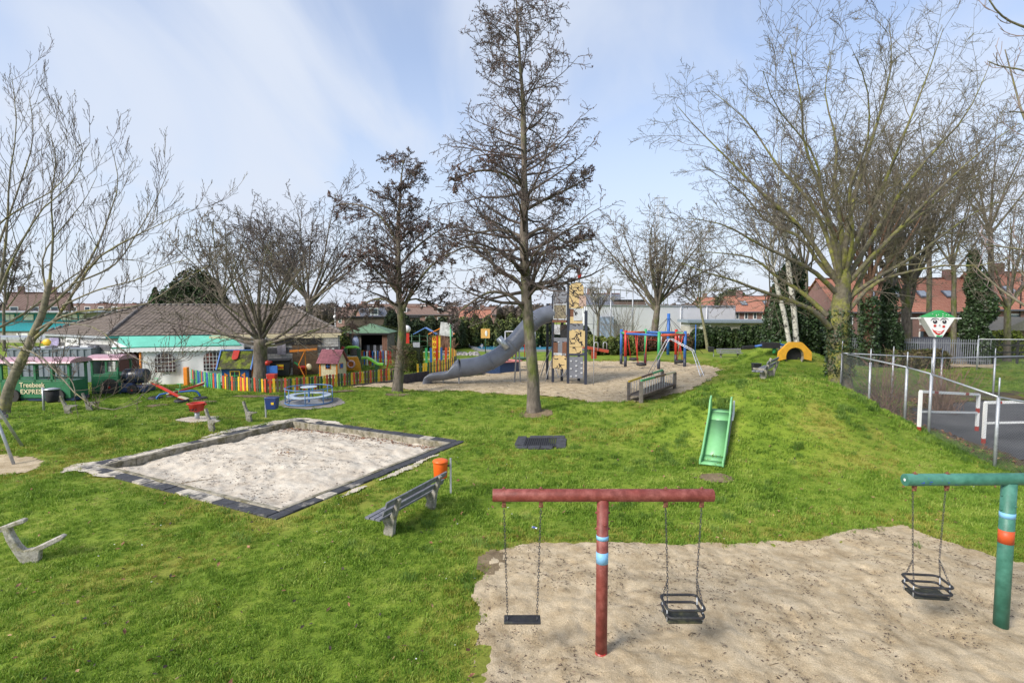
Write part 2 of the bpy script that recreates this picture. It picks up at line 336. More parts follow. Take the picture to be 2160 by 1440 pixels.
sheet('sand_ground', SAND1, 0.032, 0.03, 0.06, m_sand, 0.10, extra=hollows)
sheet('sand_ground', SAND2, 0.13, 0.03, 0.07, m_sand, 0.3)
sheet('sand_ground', SAND3, 0.1, 0.025, 0.03, m_sand, 0.15)
sheet('sand_ground', SAND4, 0.08, 0.025, 0.015, m_wsand, 0.1)
sheet('sand_ground', SAND5, 0.2, 0.08, 0.05, m_sand, 0.3)
sheet('gravel_pad', PAD, 0.1, 0.025, 0.02, m_pad, 0.04)
sheet('asphalt_court', ASPH, 0.4, 0.0, 0.0, m_asph, 0.15)
sheet('leaf_covered_soil', LITTER, 0.2, 0.035, 0.05, m_litter, 0.25)
m_soil = ground_mat('worn bare soil', [(0.3, (0.11, 0.075, 0.045)), (0.5, (0.20, 0.15, 0.09)), (0.7, (0.27, 0.21, 0.13))], 2.5, 0.8, 60)
SOILP = [(1508, 1008, .55, .45), (1040, 1185, .35, .5), (1128, 872, .75, .6), (838, 832, .7, .6), (560, 836, 2.2, .5), (700, 826, 1.5, .4), (330, 855, .6, .4), (430, 848, .6, .4)]
SOILS = []
for px, py, ra, rb in SOILP:
    c = P(px, py); SOILS.append([(c.x+ra*cos(2*pi*k/22)*(1+.15*sin(3*k)), c.y+rb*sin(2*pi*k/22)) for k in range(22)]); sheet('bare_soil', SOILS[-1], 0.07, 0.03, 0.04, m_soil, 0.12)
# ================================================================ SANDBOX
def SB(u, v, z=0.0): q = SB_C+SB_U*u+SB_V*v; return Vector((q[0], q[1], z))
SBR = math.atan2(SB_U[1], SB_U[0])
gx = np.arange(-SB_A, SB_A+.01, 0.06); gy = np.arange(-SB_B, SB_B+.01, 0.06); U, Vv = np.meshgrid(gx, gy)
WX = SB_C[0]+SB_U[0]*U+SB_V[0]*Vv; WY = SB_C[1]+SB_U[1]*U+SB_V[1]*Vv
edge = np.minimum(SB_A-np.abs(U), SB_B-np.abs(Vv))
zz = -0.17+0.12*np.clip(edge/1.6, 0, 1)+0.10*(nz(WX, WY, 0.9, 41))+0.07*nz(WX, WY, 0.32, 42)+0.045*nz(WX, WY, 0.13, 43)
# sand drifted up against the near kerbs
zz = zz+0.13*np.clip(1-(U+SB_A)/0.9, 0, 1)+0.13*np.clip(1-(Vv+SB_B)/0.9, 0, 1)*0
idx = np.arange(U.size).reshape(U.shape); Fq = np.stack([idx[:-1, :-1], idx[:-1, 1:], idx[1:, 1:], idx[1:, :-1]], -1).reshape(-1, 4)
box_root = thing('sandbox', 'large square sandbox of pale sand framed by concrete kerbs and dark rubber tiles', 'sandbox', SB(0, 0), 0)
o = mesh_np('sand', np.stack([WX-SB_C[0], WY-SB_C[1], zz], -1).reshape(-1, 3), Fq, m_wsand, box_root, smooth=True)
kerbm = mat('mossy kerb concrete', (0.30, 0.27, 0.21), 0.9, 0.25, 5, 0.3, 50, col2=(0.13, 0.115, 0.06), c2s=3, c2t=(0.46, 0.62))
tilem = [mat('rubber tile', (0.05, 0.052, 0.06), 0.85, 0.3, 6, 0.4, 120, col2=(0.30, 0.27, 0.22), c2s=1.3, c2t=(0.60, 0.72)),
         mat('sandy rubber tile', (0.06, 0.062, 0.07), 0.85, 0.3, 6, 0.4, 120, col2=(0.50, 0.45, 0.37), c2s=1.1, c2t=(0.42, 0.54))]
R = random.Random(4)
for side in range(4):
    ax, half, oth = (0, SB_A, SB_B) if side < 2 else (1, SB_B, SB_A)
    sg = 1 if side % 2 else -1; kw = 0.13; L0 = 2*half+ (2*kw if ax == 0 else 0); n = int(round(L0/1.02))
    # kerb runs along axis ax at other-axis = sg*(oth+kw/2)
    for i in range(n):
        a = -L0/2+L0*i/n; b = -L0/2+L0*(i+1)/n-0.008; c = (a+b)/2; q = sg*(oth+kw/2); p = SB(c, q) if ax == 0 else SB(q, c)
        zt = R.uniform(-0.006, 0.006)
        m = MB().box((p.x, p.y, -0.19+zt), (b-a, kw, 0.5) if ax == 0 else (kw, b-a, 0.5), SBR+R.uniform(-.003, .003))
        m.build('kerb', kerbm, box_root, w=True, bev=0.015)
    TWS = {0: .30, 1: .48, 2: .36, 3: .48}; tw = TWS[side]; L1 = 2*half+2*kw+(TWS[2]+TWS[3] if ax == 0 else 0); sh = (TWS[3]-TWS[2])/2 if ax == 0 else 0; n = int(round(L1/0.5))
    for i in range(n):
        c = sh-L1/2+L1*(i+.5)/n; q = sg*(oth+kw+tw/2+0.006); p = SB(c, q) if ax == 0 else SB(q, c)
        if ax == 0 and sg == 1: pass
        m = MB().box((p.x, p.y, 0.0+R.uniform(-.012, .014)), (L1/n-0.012, tw, 0.08), SBR+R.uniform(-.01, .01)) if ax == 0 else MB().box((p.x, p.y, R.uniform(-.012, .014)), (tw, L1/n-0.012, 0.08), SBR)
        m.build('rubber_tile', tilem[1] if (side in (1, 2) and R.random() < .35) or R.random() < .12 else tilem[0], box_root, w=True, bev=0.012)
# drifted sand lying over the tile border
def border_sand(x, y): return 0
for cu, cv, ru, rv in ((SB_A*-1-0.25, SB_B+0.45, .8, 0.4), (-SB_A-0.5, SB_B-0.5, 0.3, 0.9), (SB_A+0.6, SB_B-0.9, 0.3, 1.2), (0.6, -SB_B-0.68, 1.6, 0.12), (-1.8, -SB_B-0.66, 0.6, 0.12), (1.5, SB_B+0.72, 1.8, 0.13), (3.3, SB_B+0.5, 0.6, 0.3), (-2.2, SB_B+.3, .7, .12)):
    pl = []
    for k in range(26):
        t = 2*pi*k/26; q = SB(cu+ru*cos(t)*(1+.2*sin(3*t+cu)), cv+rv*sin(t)*(1+.2*cos(4*t))); pl.append((q.x, q.y))
    sheet('drifted_sand', pl, 0.05, 0.045, 0.03, m_wsand, 0.09, tagk='stuff')
# ================================================================ T-SWINGS
def chain(parent, a, b, name='chain', link=0.042, r=0.0042):
    a = Vector(a); b = Vector(b); d = b-a; n = max(2, int(d.length/link)); m = MB(); dn = d.normalized()
    s1 = dn.cross(Vector((0, 1, 0))).normalized(); s2 = dn.cross(s1)
    for i in range(n):
        c = a+d*((i+.5)/n); s = s1 if i % 2 else s2
        hl = d.length/n*0.68; hw = 0.013
        pts = [c+dn*(hl*cos(t))+s*(hw*sin(t)) for t in [2*pi*k/8 for k in range(8)]]
        m.tube(pts, r, 4, closed=True)
    return m.build(name, chainm, parent, w=True)
def hanger(m, p): # shackle below the beam
    m.box((p[0], p[1], p[2]-0.02), (0.05, 0.05, 0.05)); m.cyl((p[0]-0.03, p[1], p[2]-0.07), (p[0]+0.03, p[1], p[2]-0.07), 0.014, n=8); m.tube([(p[0]-.022, p[1], p[2]-.04), (p[0]-.022, p[1], p[2]-.09)], .008, 5).tube([(p[0]+.022, p[1], p[2]-.04), (p[0]+.022, p[1], p[2]-.09)], .008, 5)
def t_swing(base, rz, half, zb, rb, rp, mp_, label, bands, hangs, mark=None):
    t = thing('t_swing', label, 'swing frame', base, rz, 'single-post swing frames in the front sand')
    z0 = -0.1
    MB().cyl((0, 0, z0), (0, 0, zb-rb*0.6), rp, n=28).build('post', mp_, t)
    m = MB().tube([(-half, 0, zb), (half, 0, zb)], rb, 32); m.build('crossbeam', mp_, t, bev=0.004)
    for z, h, bm in bands: MB().cyl((0, 0, z-h/2), (0, 0, z+h/2), rp+0.0025, n=28).build('painted_band', bm, t)
    for z, dx, dy in ((zb-.25, 1, 0), (zb-.25, -1, 0), (zb-.48, 1, 0), (zb-.48, -1, 0), (zb-.40, 0.25, -0.97)):
        MB().tube([(dx*(rp-.01), dy*(rp-.01), z), (dx*(rp+.02), dy*(rp+.02), z)], [0.02, 0.014], 8).build('bolt', mp_, t)
    for x in hangs:
        m = MB().box((x, 0, zb+rb+.004), (0.05, .05, .012)).cyl((x, 0, zb+rb), (x, 0, zb+rb+.03), .014, n=6)
        m.build('bolt_cap', mat('rusty bolt', (0.22, 0.08, 0.05), 0.7, 0.3, 30), t)
        m = MB(); hanger(m, (x, 0, zb-rb)); m.build('hanger', mat('rusty bolt', (0.22, 0.08, 0.05)), t)
    if mark: mark(t)
    return t
redp = paint('dull red swing paint', (0.20, 0.04, 0.030), rough=0.55, var=0.2, vs=9, col2=(0.27, 0.09, 0.075), c2s=4.5, c2t=(0.46, 0.72), bump=0.15)
tealp = paint('teal swing paint', (0.04, 0.165, 0.115), rough=0.48, var=0.14, vs=6, bump=0.15, col2=(0.075, 0.22, 0.17), c2s=1.5, c2t=(0.45, 0.7))
skyp = paint('light blue band paint', (0.20, 0.45, 0.72), rough=0.5); orp = paint('orange red band paint', (0.55, 0.085, 0.02), rough=0.5)
b1 = P(1268, 1378); zb1 = at(1270, 1044, b1.y).z-b1.z
c2x = lambda px, pz, Y: at(px, pz, Y).x
xs1 = [at(p, 1044, b1.y).x-b1.x for p in (1041, 1506)]
hx1 = [at(p, 1060, b1.y).x-b1.x for p in (1063, 1141, 1404, 1480)]
t1 = t_swing(b1, 0, (xs1[1]-xs1[0])/2, zb1, 0.089, 0.083, redp, 'dull red T-shaped swing frame with two light blue bands on its post', [(at(1270, 1132, b1.y).z-b1.z, .06, skyp), (at(1270, 1174, b1.y).z-b1.z, .165, skyp)], hx1)
MB().cyl((0, 0, -.1), (0, 0, .04), .0855, n=28).build('paint_splash', mat('fresh red paint', (0.36, 0.03, 0.02), 0.4, 0.4, 20), t1)
# flat seat
def flat_swing(xl, xr, xsl, xsr, zs, Y, ztop, label):
    t = thing('hanging_swing', label, 'swing seat', ((xl+xr)/2, Y, zs), 0)
    cx = (xl+xr)/2; w_ = xsr-xsl
    MB().box((0, 0, 0), (w_, .2, .035)).build('seat', black, t, bev=.012)
    m = MB()
    for k in range(7): m.box((0, -.07+k*.0233, .0185), (w_-.08, .008, .003))
    m.build('tread_ribs', black, t)
    for s, xt in ((-1, xl), (1, xr)):
        e = (cx+s*(w_/2-.05), Y, zs+.03)
        MB().tube([(e[0], Y-.05, zs+.02), (e[0], Y, zs+.06), (e[0], Y+.05, zs+.02)], .007, 6).build('bracket', chainm, t, w=True)
        chain(t, (xt, Y, ztop), (e[0], Y, zs+.06))
    return t
Y1 = b1.y; zt1 = b1.z+zb1-.089-.09
sA = flat_swing(b1.x+hx1[0], b1.x+hx1[1], at(1065, 1308, Y1).x, at(1142, 1308, Y1).x, at(1100, 1306, Y1).z, Y1, zt1, 'flat black rubber swing seat hanging on chains at the left end of the red beam')
def cradle_swing(xl, xr, cx, zs, Y, ztop, label, rz=0.0, w_=0.46, d_=0.42):
    t = thing('cradle_swing', label, 'swing seat', (cx, Y, zs), rz, 'toddler cradle swing seats')
    def ring(w2, d2, z, r):
        pts = []
        for (sx, sy) in ((1, 1), (-1, 1), (-1, -1), (1, -1)):
            for k in range(4):
                a = {(1, 1): 0, (-1, 1): pi/2, (-1, -1): pi, (1, -1): 1.5*pi}[(sx, sy)]+k*pi/6
                pts.append((sx*(w2/2-.07)+.07*cos(a), sy*(d2/2-.07)+.07*sin(a), z))
        return MB().tube(pts, r, 10, closed=True)
    MB().box((0, 0, 0), (w_*0.98, d_*0.72, .045)).build('seat', mat('mossy black rubber', (0.025, 0.027, 0.022), .7, .3, 10, .3, 60, col2=(.09, .09, .04), c2s=6, c2t=(.5, .65)), t, bev=.02)
    ring(w_*1.02, d_, .10, .019).build('guard_rail', black, t); ring(w_*1.05, d_, .21, .019).build('guard_rail', black, t)
    R_ = Matrix.Rotation(rz, 3, 'Z')
    for sx, xt in ((-1, xl), (1, xr)):
        for sy in (-1, 1):
            MB().cyl((sx*w_*.5, sy*d_*.28, 0), (sx*w_*.5, sy*d_*.28, .22), .011, n=6).build('upright', galv, t)
        mid = Vector((xt+(cx-xt)*.18, Y, zs+.55)); chain(t, (xt, Y, ztop), mid)
        for sy in (-1, 1):
            e = R_@Vector((sx*w_*.5, sy*d_*.28, .22))+Vector((cx, Y, zs)); chain(t, mid, e, link=.036)
    return t
cradle_swing(b1.x+hx1[2], b1.x+hx1[3], at(1439, 1300, Y1).x, at(1439, 1300, Y1).z, Y1, zt1, 'black cradle seat with two guard rails hanging at the right end of the red beam', w_=.5)
b2 = P(2111, 1316); zb2 = at(2111, 1010, b2.y).z-b2.z
hl2 = b2.x-at(1905, 1012, b2.y).x
def marks(t):
    bm = paint('blue paint splash', (0.03, 0.09, 0.45)); R = random.Random(2)
    for k in range(13):
        x = -hl2+.12+R.random()*.7; a = math.radians(R.uniform(60, 150)); r = .0975; m = MB()
        wd = R.uniform(.008, .05) if k else .09; aw = R.uniform(.05, .2)
        vs = []; n = 4
        for i in range(n+1):
            aa = a-aw/2+aw*i/n; vs += [(x-wd/2, -r*cos(aa-pi/2)*1.0 if False else -r*sin(aa-0) * 1.0, zb2+r*cos(aa)), (x+wd/2, -r*sin(aa), zb2+r*cos(aa))]
        m.add(vs, [(2*i, 2*i+1, 2*i+3, 2*i+2) for i in range(n)]); m.build('paint_mark', bm, t)
    MB().cyl((-hl2-.003, 0, zb2), (-hl2+.001, 0, zb2), .022, n=14).build('plug', white, t)
hx2 = [at(p, 1020, b2.y).x-b2.x for p in (1926, 1995)]
t2 = t_swing(b2, 0.02, hl2, zb2, 0.093, 0.10, tealp, 'teal T-shaped swing frame with a light blue and an orange-red band on its post', [(at(2111, 1085, b2.y).z-b2.z, .085, skyp), (at(2111, 1130, b2.y).z-b2.z, .21, orp)], hx2+[1.0, 1.5], marks)
for xx in (1, 1.5): pass
cradle_swing(b2.x+hx2[0], b2.x+hx2[1], at(1954, 1255, b2.y).x, at(1954, 1252, b2.y).z, b2.y, b2.z+zb2-.096-.09, 'black cradle seat with two guard rails hanging under the teal beam', w_=.52, rz=-.12)
# ================================================================ BENCHES on concrete supports
PROF = [(-.06, -.1), (.16, -.1), (.17, .08), (.13, .20), (.20, .32), (.42, .37), (.44, .42), (.0, .42), (-.10, .60), (-.19, .86), (-.27, .83), (-.20, .60), (-.13, .40), (-.10, .2)]
def bench(pa, pb, face, planks, label, group=None, ext=.38, supm=concrete, cat='bench'):
    pa = Vector(pa); pb = Vector(pb); d = pb-pa; ln = math.hypot(d.x, d.y); rz = math.atan2(d.y, d.x)
    c = (pa+pb)/2; t = thing('bench' if planks else 'bare_bench', label, cat, c, rz, group)
    s = 1 if face > 0 else -1
    for sx in (-1, 1):
        M = Matrix.Translation((sx*ln/2, 0, (d.z*sx/2)))@Matrix(((0, 0, 1, 0), (s, 0, 0, 0), (0, 1, 0, 0), (0, 0, 0, 1)))
        MB().prism(PROF, M, .11).build('support', supm, t, bev=.015)
    if planks:
        L_ = ln+2*ext
        for y in (.06, .20, .34): MB().box((0, s*y, .445), (L_, .115, .045)).build('seat_plank', plank, t, bev=.006)
        for y, z in ((-.085, .60), (-.165, .80)):
            MB().box((0, s*y, z), (L_, .04, .13), M=Matrix.Rotation(s*.35, 3, 'X')).build('back_plank', plank, t, bev=.006)
    return t
bench(P(825, 1128), P(912, 1072), 1, True, 'grey plank bench on concrete supports between the sandbox and the red swing', 'benches with grey planks')
bench(P(443, 906)+Vector((.1,-.1,0)), P(524, 888), -1, False, 'pair of bare concrete bench supports beyond the far left kerb of the sandbox', 'bench supports without planks')
bench(P(142, 874), P(187, 866), -1, False, 'pair of bare concrete bench supports in the grass below the green train', 'bench supports without planks')
q1 = P(58, 1185); t = thing('bare_bench', 'pale concrete bench support at the bottom left with its planks gone', 'bench', q1, .25, 'bench supports without planks')
palec = mat('pale lichen concrete', (0.42, 0.39, 0.34), .9, .3, 14, .7, 60, col2=(.24, .22, .13), c2s=6, c2t=(.48, .62))
pr = [(-.02, -.1), (.18, -.1), (.22, .06), (.24, .22), (.62, .40), (.66, .46), (.60, .49), (.12, .27), (-.02, .26), (-.10, .36), (-.19, .56), (-.24, .72), (.02, .80), (.02, .86), (-.04, .87), (-.62, .66), (-.60, .60), (-.34, .66), (-.30, .48), (-.20, .25), (-.10, .05)]
Mz = Matrix(((1, 0, 0, 0), (0, 0, -1, 0), (0, 1, 0, 0), (0, 0, 0, 1)))
MB().prism(pr, Mz, .14).build('support', palec, t, bev=.015)
MB().prism(pr, Matrix.Translation((-.7, -2.2, 0))@Mz, .14).build('support', palec, t, bev=.015)
bench(P(1520, 754), P(1556, 754), -1, True, 'grey plank bench on the lawn in front of the dark hedge', 'benches with grey planks')
bm_ = P(1612, 799); bm2 = gp(bm_.x+.95, bm_.y+1.35)
bench(bm_, bm2, 1, True, 'grey plank bench on top of the grass mound seen from its side', 'benches with grey planks')
# ================================================================ BINS
def bin_round(p, hpost, side, col, label):
    t = thing('litter_bin', label, 'litter bin', p)
    MB().box((0, 0, hpost/2-.1), (.05, .05, hpost+.2)).build('post', galv, t, bev=.006)
    c = (side*.27, 0, hpost-.52)
    MB().lathe(c, [(.165, 0), (.18, .02), (.195, .42), (.195, .425)], 24).build('bin_body', col, t)
    MB().lathe((c[0], 0, c[2]+.41), [(.21, 0), (.212, .03), (.20, .055), (.12, .085), (.01, .09)], 24).build('lid', col, t)
    MB().box((side*.06, 0, hpost-.2), (.1, .03, .05)).build('bracket', chainm, t)
    return t
bin_round(P(951, 1042), .98, -1, paint('orange plastic', (0.80, 0.13, 0.015), rough=.38, var=.04), 'orange round litter bin on a galvanised post behind the plank bench')
def bin_box(p, hpost, side, col, label, w_=.44, h_=.5, sticker=False):
    t = thing('litter_bin', label, 'litter bin', p)
    MB().box((0, 0, hpost/2-.1), (.06, .06, hpost+.2)).build('post', galv, t)
    m = MB(); a, b = w_/2, w_/2*.84; cx = side*(w_/2+.04); z1 = hpost-.06; z0 = z1-h_
    vs = [(cx-b, -b*.8, z0), (cx+b, -b*.8, z0), (cx+b, b*.8, z0), (cx-b, b*.8, z0), (cx-a, -a*.8, z1), (cx+a, -a*.8, z1), (cx+a, a*.8, z1), (cx-a, a*.8, z1)]
    m.add(vs, [(3, 2, 1, 0), (4, 5, 6, 7), (0, 1, 5, 4), (1, 2, 6, 5), (2, 3, 7, 6), (3, 0, 4, 7)]).build('bin_body', col, t, bev=.02)
    MB().box((cx, 0, z1+.035), (w_*1.06, w_*.9, .06)).build('lid', col, t, bev=.02)
    if sticker: MB().box((cx+w_*.2, -a*.8-.003, z0+h_*.6), (.12, .004, .1)).build('sticker', yellow, t)
    return t
navy = paint('navy plastic', (0.02, 0.045, 0.16), rough=.4)
bin_box(P(561, 880), .9, 1, navy, 'navy blue litter bin on a grey post beside the merry-go-round', .5, .46, True)
bin_box(P(1604, 797), .85, -1, black, 'black litter bin beside the bench on the grass mound', .44, .45)
bin_box(P(1505, 752), .95, -1, black, 'black litter bin left of the bench at the dark hedge', .5, .42)
bin_box(P(564, 826), 1.05, 1, red, 'red litter bin on a post inside the picket fence by the tree', .5, .5)
t = thing('litter_bin', 'dark round litter bin with grey lid below the green train wagon', 'litter bin', P(93, 868))
MB().cyl((0, 0, -.1), (0, 0, 1.15), .05, n=10).build('post', galv, t)
MB().lathe((.42, 0, .45), [(.2, 0), (.24, .1), (.28, .58)], 18).build('bin_body', dark, t); MB().lathe((.42, 0, 1.05), [(.32, 0), (.33, .03), (.1, .08)], 18).build('lid', galv, t)
# ================================================================ TRAMPOLINE
c = P(1141, 934); TRP = c; t = thing('ground_trampoline', 'square black trampoline sunk in the lawn with a rubber tile rim', 'trampoline', c, -.08)
def nrm(c, e=.5): return Vector((-(Hs(c.x+e, c.y)-Hs(c.x-e, c.y))/(2*e), -(Hs(c.x, c.y+e)-Hs(c.x, c.y-e))/(2*e), 1)).normalized()
t.rotation_mode = 'QUATERNION'; t.rotation_quaternion = Vector((0, 0, 1)).rotation_difference(nrm(c, .9))@Matrix.Rotation(-.12, 3, 'Z').to_quaternion()
k = 0.93
for i in range(4):
    for j in (-1, 0, 1, 2):
        if j == 2: continue
        a = i*pi/2; p = Matrix.Rotation(a, 3, 'Z')@Vector((k-.17, (j*2-1)/3*k*.72+.03, .035)); MB().box(p, (.33, k*.46, .06), a).build('rubber_tile', tilem[0], t, bev=.01)
m = MB(); n = 16
for i in range(n):
    m.box((-.56+1.12*i/(n-1), 0, .03), (.045, 1.14, .02))
m.build('jump_mat', mat('black webbing', (.028, .028, .032), .6, .2), t)
m = MB()
for s in (-1, 1): m.box((s*.6, 0, .045), (.03, 1.2, .03)).box((0, s*.6, .046), (1.17, .03, .03))
m.build('rim', chainm, t); MB().box((0, 0, -.0), (1.2, 1.2, .02)).build('pit', dark, t)
# ================================================================ GREEN SLIDE
mint = paint('mint green slide', (0.20, 0.47, 0.21), rough=.35, var=.05, bump=0)
A_ = P(1500, 985); Bt = at(1521, 866, A_.y+2.25)
t = thing('slide', 'mint green chute slide running down the grass mound', 'slide', A_)
dirv = Vector((Bt.x-A_.x, Bt.y-A_.y, 0)); t.rotation_euler = (0, 0, math.atan2(dirv.y, dirv.x)-pi/2); Ls = dirv.length; Ht = Bt.z-A_.z
prof = [(0, .10), (.35, .12), (.6, .22), (Ls-.55, Ht-.22), (Ls-.25, Ht), (Ls+.25, Ht+.02)]
W_ = .30
def strip(prof, xa, za, xb, zb, m, th=.02):
    pass
m = MB(); sm = []
for i in range(len(prof)): 
    y, z = prof[i]; sm.append((y, z))
fl = MB()
for (y0, z0), (y1, z1) in zip(sm[:-1], sm[1:]):
    fl.add([(-W_, y0, z0), (W_, y0, z0), (W_, y1, z1), (-W_, y1, z1), (-W_, y0, z0-.05), (W_, y0, z0-.05), (W_, y1, z1-.05), (-W_, y1, z1-.05)], [(0, 1, 2, 3), (7, 6, 5, 4), (0, 4, 5, 1), (2, 6, 7, 3), (0, 3, 7, 4), (1, 5, 6, 2)], True)
fl.build('chute', mint, t)
hs = [.10, .17, .20, .22, .42, .44]
for s in (-1, 1):
    m = MB(); pts = [(y, z-.06) for y, z in sm]; top = [(y, z+h) for (y, z), h in zip(sm, hs)]
    top[-2] = (sm[-2][0]-.05, sm[-2][1]+.40); top[-1] = (sm[-1][0]-.25, sm[-1][1]+.50)
    pts[-1] = (pts[-1][0]-.12, pts[-1][1])
    out_ = pts+list(reversed(top)); M = Matrix.Translation((s*(W_+.03), 0, 0))@Matrix(((0, 0, 1, 0), (1, 0, 0, 0), (0, 1, 0, 0), (0, 0, 0, 1)))
    m.prism(out_, M, .06); m.build('side_wall', mint, t, bev=.02)
pebb = mat('pebble concrete', (0.30, 0.30, 0.30), .9, .5, 60, .9, 60)
M = Matrix.Translation((W_+.16, 0, 0))@Matrix(((0, 0, 1, 0), (1, 0, 0, 0), (0, 1, 0, 0), (0, 0, 0, 1)))
M2 = Matrix.Translation((0, 0, 0))@Matrix(((0, 0, 1, 0), (1, 0, 0, 0), (0, 1, 0, 0), (0, 0, 0, 1)))
MB().prism([(.5, -.1), (Ls+.2, -.1), (Ls+.2, Ht-.1), (Ls-.3, Ht-.12), (.75, .15)], M2, .74).build('concrete_flank', pebb, t)
MB().prism([(Ls-.45, Ht-.22), (Ls-.05, Ht+.02), (Ls+.15, Ht+.36), (Ls+.2, Ht-.12)], Matrix.Translation((W_+.10, 0, 0))@M2, .05).build('white_plate', white, t)
# drink can
c = P(1128, 1113, .03); t = thing('drink_can', 'small blue and silver drink can lying in the grass behind the red swing', 'drink can', c, -.6)
MB().tube([(-.075, 0, .03), (-.07, 0, .03), (.06, 0, .03), (.075, 0, .03)], [.02, .03, .03, .022], 14).build('can_body', paint('silver foil', (.6, .62, .66), metal=.6, rough=.3), t)
MB().tube([(-.04, 0, .03), (.03, 0, .03)], .0306, 14).build('blue_wrap', paint('can blue', (.05, .08, .45)), t)
# slanted grey swing leg at left edge
a = P(32, 981); b = Vector((a.x-1.05, a.y+.3, a.z+2.3)); b2_ = Vector((b.x-3.5, b.y+.2, b.z)); t = thing('grey_swing', 'grey steel swing frame reaching in at the left edge over its sand patch', 'swing frame', a)
MB().cyl((a.x, a.y, a.z-.1), b, .045, n=12).build('leg', galv, t, w=True); MB().cyl(b, b2_, .05, n=12).build('crossbeam', galv, t, w=True)
MB().cyl(b, (b.x-.3, b.y+1.6, a.z-.1), .045, n=12).build('leg', galv, t, w=True)
for s in (0, 1.6): MB().cyl(b2_+Vector((0, 0, 0)), (b2_.x-.4, b2_.y-.9+s*1.2, a.z-.1), .045, n=12).build('leg', galv, t, w=True)
# ================================================================ MERRY-GO-ROUND
c = P(652, 850); c = Vector((c.x, c.y, Hs(c.x, c.y))); bl = paint('pale blue metal', (0.10, 0.22, 0.45), rough=.4); lb = paint('pale grey blue board', (0.50, 0.58, 0.66), rough=.5)
t = thing('merry_go_round', 'pale blue merry-go-round with ring seat and round table on a gravel pad', 'merry-go-round', c)
Rr = 1.14
circ = lambda r, z, n=40: [(r*cos(2*pi*k/n), r*sin(2*pi*k/n), z) for k in range(n)]
MB().tube(circ(Rr, .80), .025, 6, closed=True).build('hand_rail', bl, t); MB().tube(circ(Rr, .08), .03, 6, closed=True).build('base_ring', bl, t)
m = MB(); n = 36; vs = []; 
for k in range(n):
    a = 2*pi*k/n
    for r, z in ((Rr-.42, .42), (Rr-.06, .42), (Rr-.06, .38), (Rr-.42, .38)): vs.append((r*cos(a), r*sin(a), z))
m.add(vs, [(4*k+j, 4*k+(j+1) % 4, 4*((k+1) % n)+(j+1) % 4, 4*((k+1) % n)+j) for k in range(n) for j in range(4)]); m.build('ring_seat', lb, t)
for k in range(8):
    a = 2*pi*k/8+.2; MB().cyl((Rr*cos(a), Rr*sin(a), .05), (Rr*cos(a), Rr*sin(a), .8), .022, n=6).build('upright', bl, t)
    MB().cyl((Rr*cos(a), Rr*sin(a), .2), ((Rr-.25)*cos(a), (Rr-.25)*sin(a), .38), .018, n=6).build('brace', bl, t)
MB().cyl((0, 0, 0), (0, 0, .82), .05, n=10).build('centre_post', bl, t); MB().lathe((0, 0, .82), [(.40, 0), (.40, .03)], 24).build('table_top', lb, t)
MB().lathe((0, 0, .03), [(.95, 0), (.95, .02)], 32).build('floor_plate', mat('chequer plate', (.3, .31, .33), .5), t)
# ================================================================ RED SPRING RIDER
c = P(416, 884); t = thing('spring_rider', 'red tub spring rider on a small sand patch beside the sandbox', 'spring rider', c)
MB().lathe((0, 0, .32), [(.12, 0), (.26, .05), (.30, .3), (.34, .34), (.34, .37), (.28, .37), (.27, .3)], 20).build('tub', red, t); MB().cyl((0, 0, -.05), (0, 0, .34), .09, n=12).build('pedestal', galv, t)
for s in (-1, 1): MB().tube([(s*.3, 0, .6), (s*.42, 0, .64)], .03, 8).build('handle', red, t)
for s in (-.12, 0, .12): MB().ball((s, -.29, .45), .035, 8).build('knob', dark, t)
# ================================================================ SEESAW red crossed
c = P(378, 843); t = thing('seesaw', 'crossed red seesaw on a blue tube frame with tyres before the tent', 'seesaw', c)
Yc = c.y
def wp(px, py, dy=0): return at(px, py, Yc+dy)
MB().tube([wp(330, 850, -.3), wp(331, 838, -.3), wp(337, 832, -.2), wp(352, 829, 0), wp(405, 824, .1), wp(415, 825, .2), wp(421, 832, .25), wp(423, 842, .3)], .05, 8).build('frame', blue, t, w=True)
for a, b, dy0, dy1 in (((320, 806), (391, 843), .4, -.9), ((356, 832), (431, 808), -.2, .8)):
    A0 = wp(*a, dy0); B0 = wp(*b, dy1); MB().beam(A0, B0, .13, .09).build('plank_beam', red, t, w=True)
    for p, q in ((A0, B0), (B0, A0)):
        d = (p-q).normalized(); s_ = p-d*.15+Vector((0, 0, .06)); MB().box(s_, (.45, .28, .04), M=Matrix.Rotation(-math.atan2(d.z, abs(d.x)+.01)*(1 if d.x > 0 else -1), 3, 'Y')).build('seat', cream, t, w=True)
        h = p-d*.55; MB().cyl(h, h+Vector((0, 0, .38)), .02, n=6).cyl(h+Vector((-.16, 0, .38)), h+Vector((.16, 0, .38)), .02, n=6).build('handle', green, t, w=True)
def tyre(cx, r=.26, rt=.1, name='tyre', par=None, w=True):
    pts = [(cx[0]+r*cos(2*pi*k/18), cx[1]+r*sin(2*pi*k/18), cx[2]) for k in range(18)]; return MB().tube(pts, rt, 8, closed=True).build(name, black, par, w=w)
for px, py, dy in ((328, 842, .3), (366, 838, .9), (383, 848, -.9), (423, 843, .5)):
    p = P(px, py); tyre((p.x, p.y, p.z+.06), par=t)
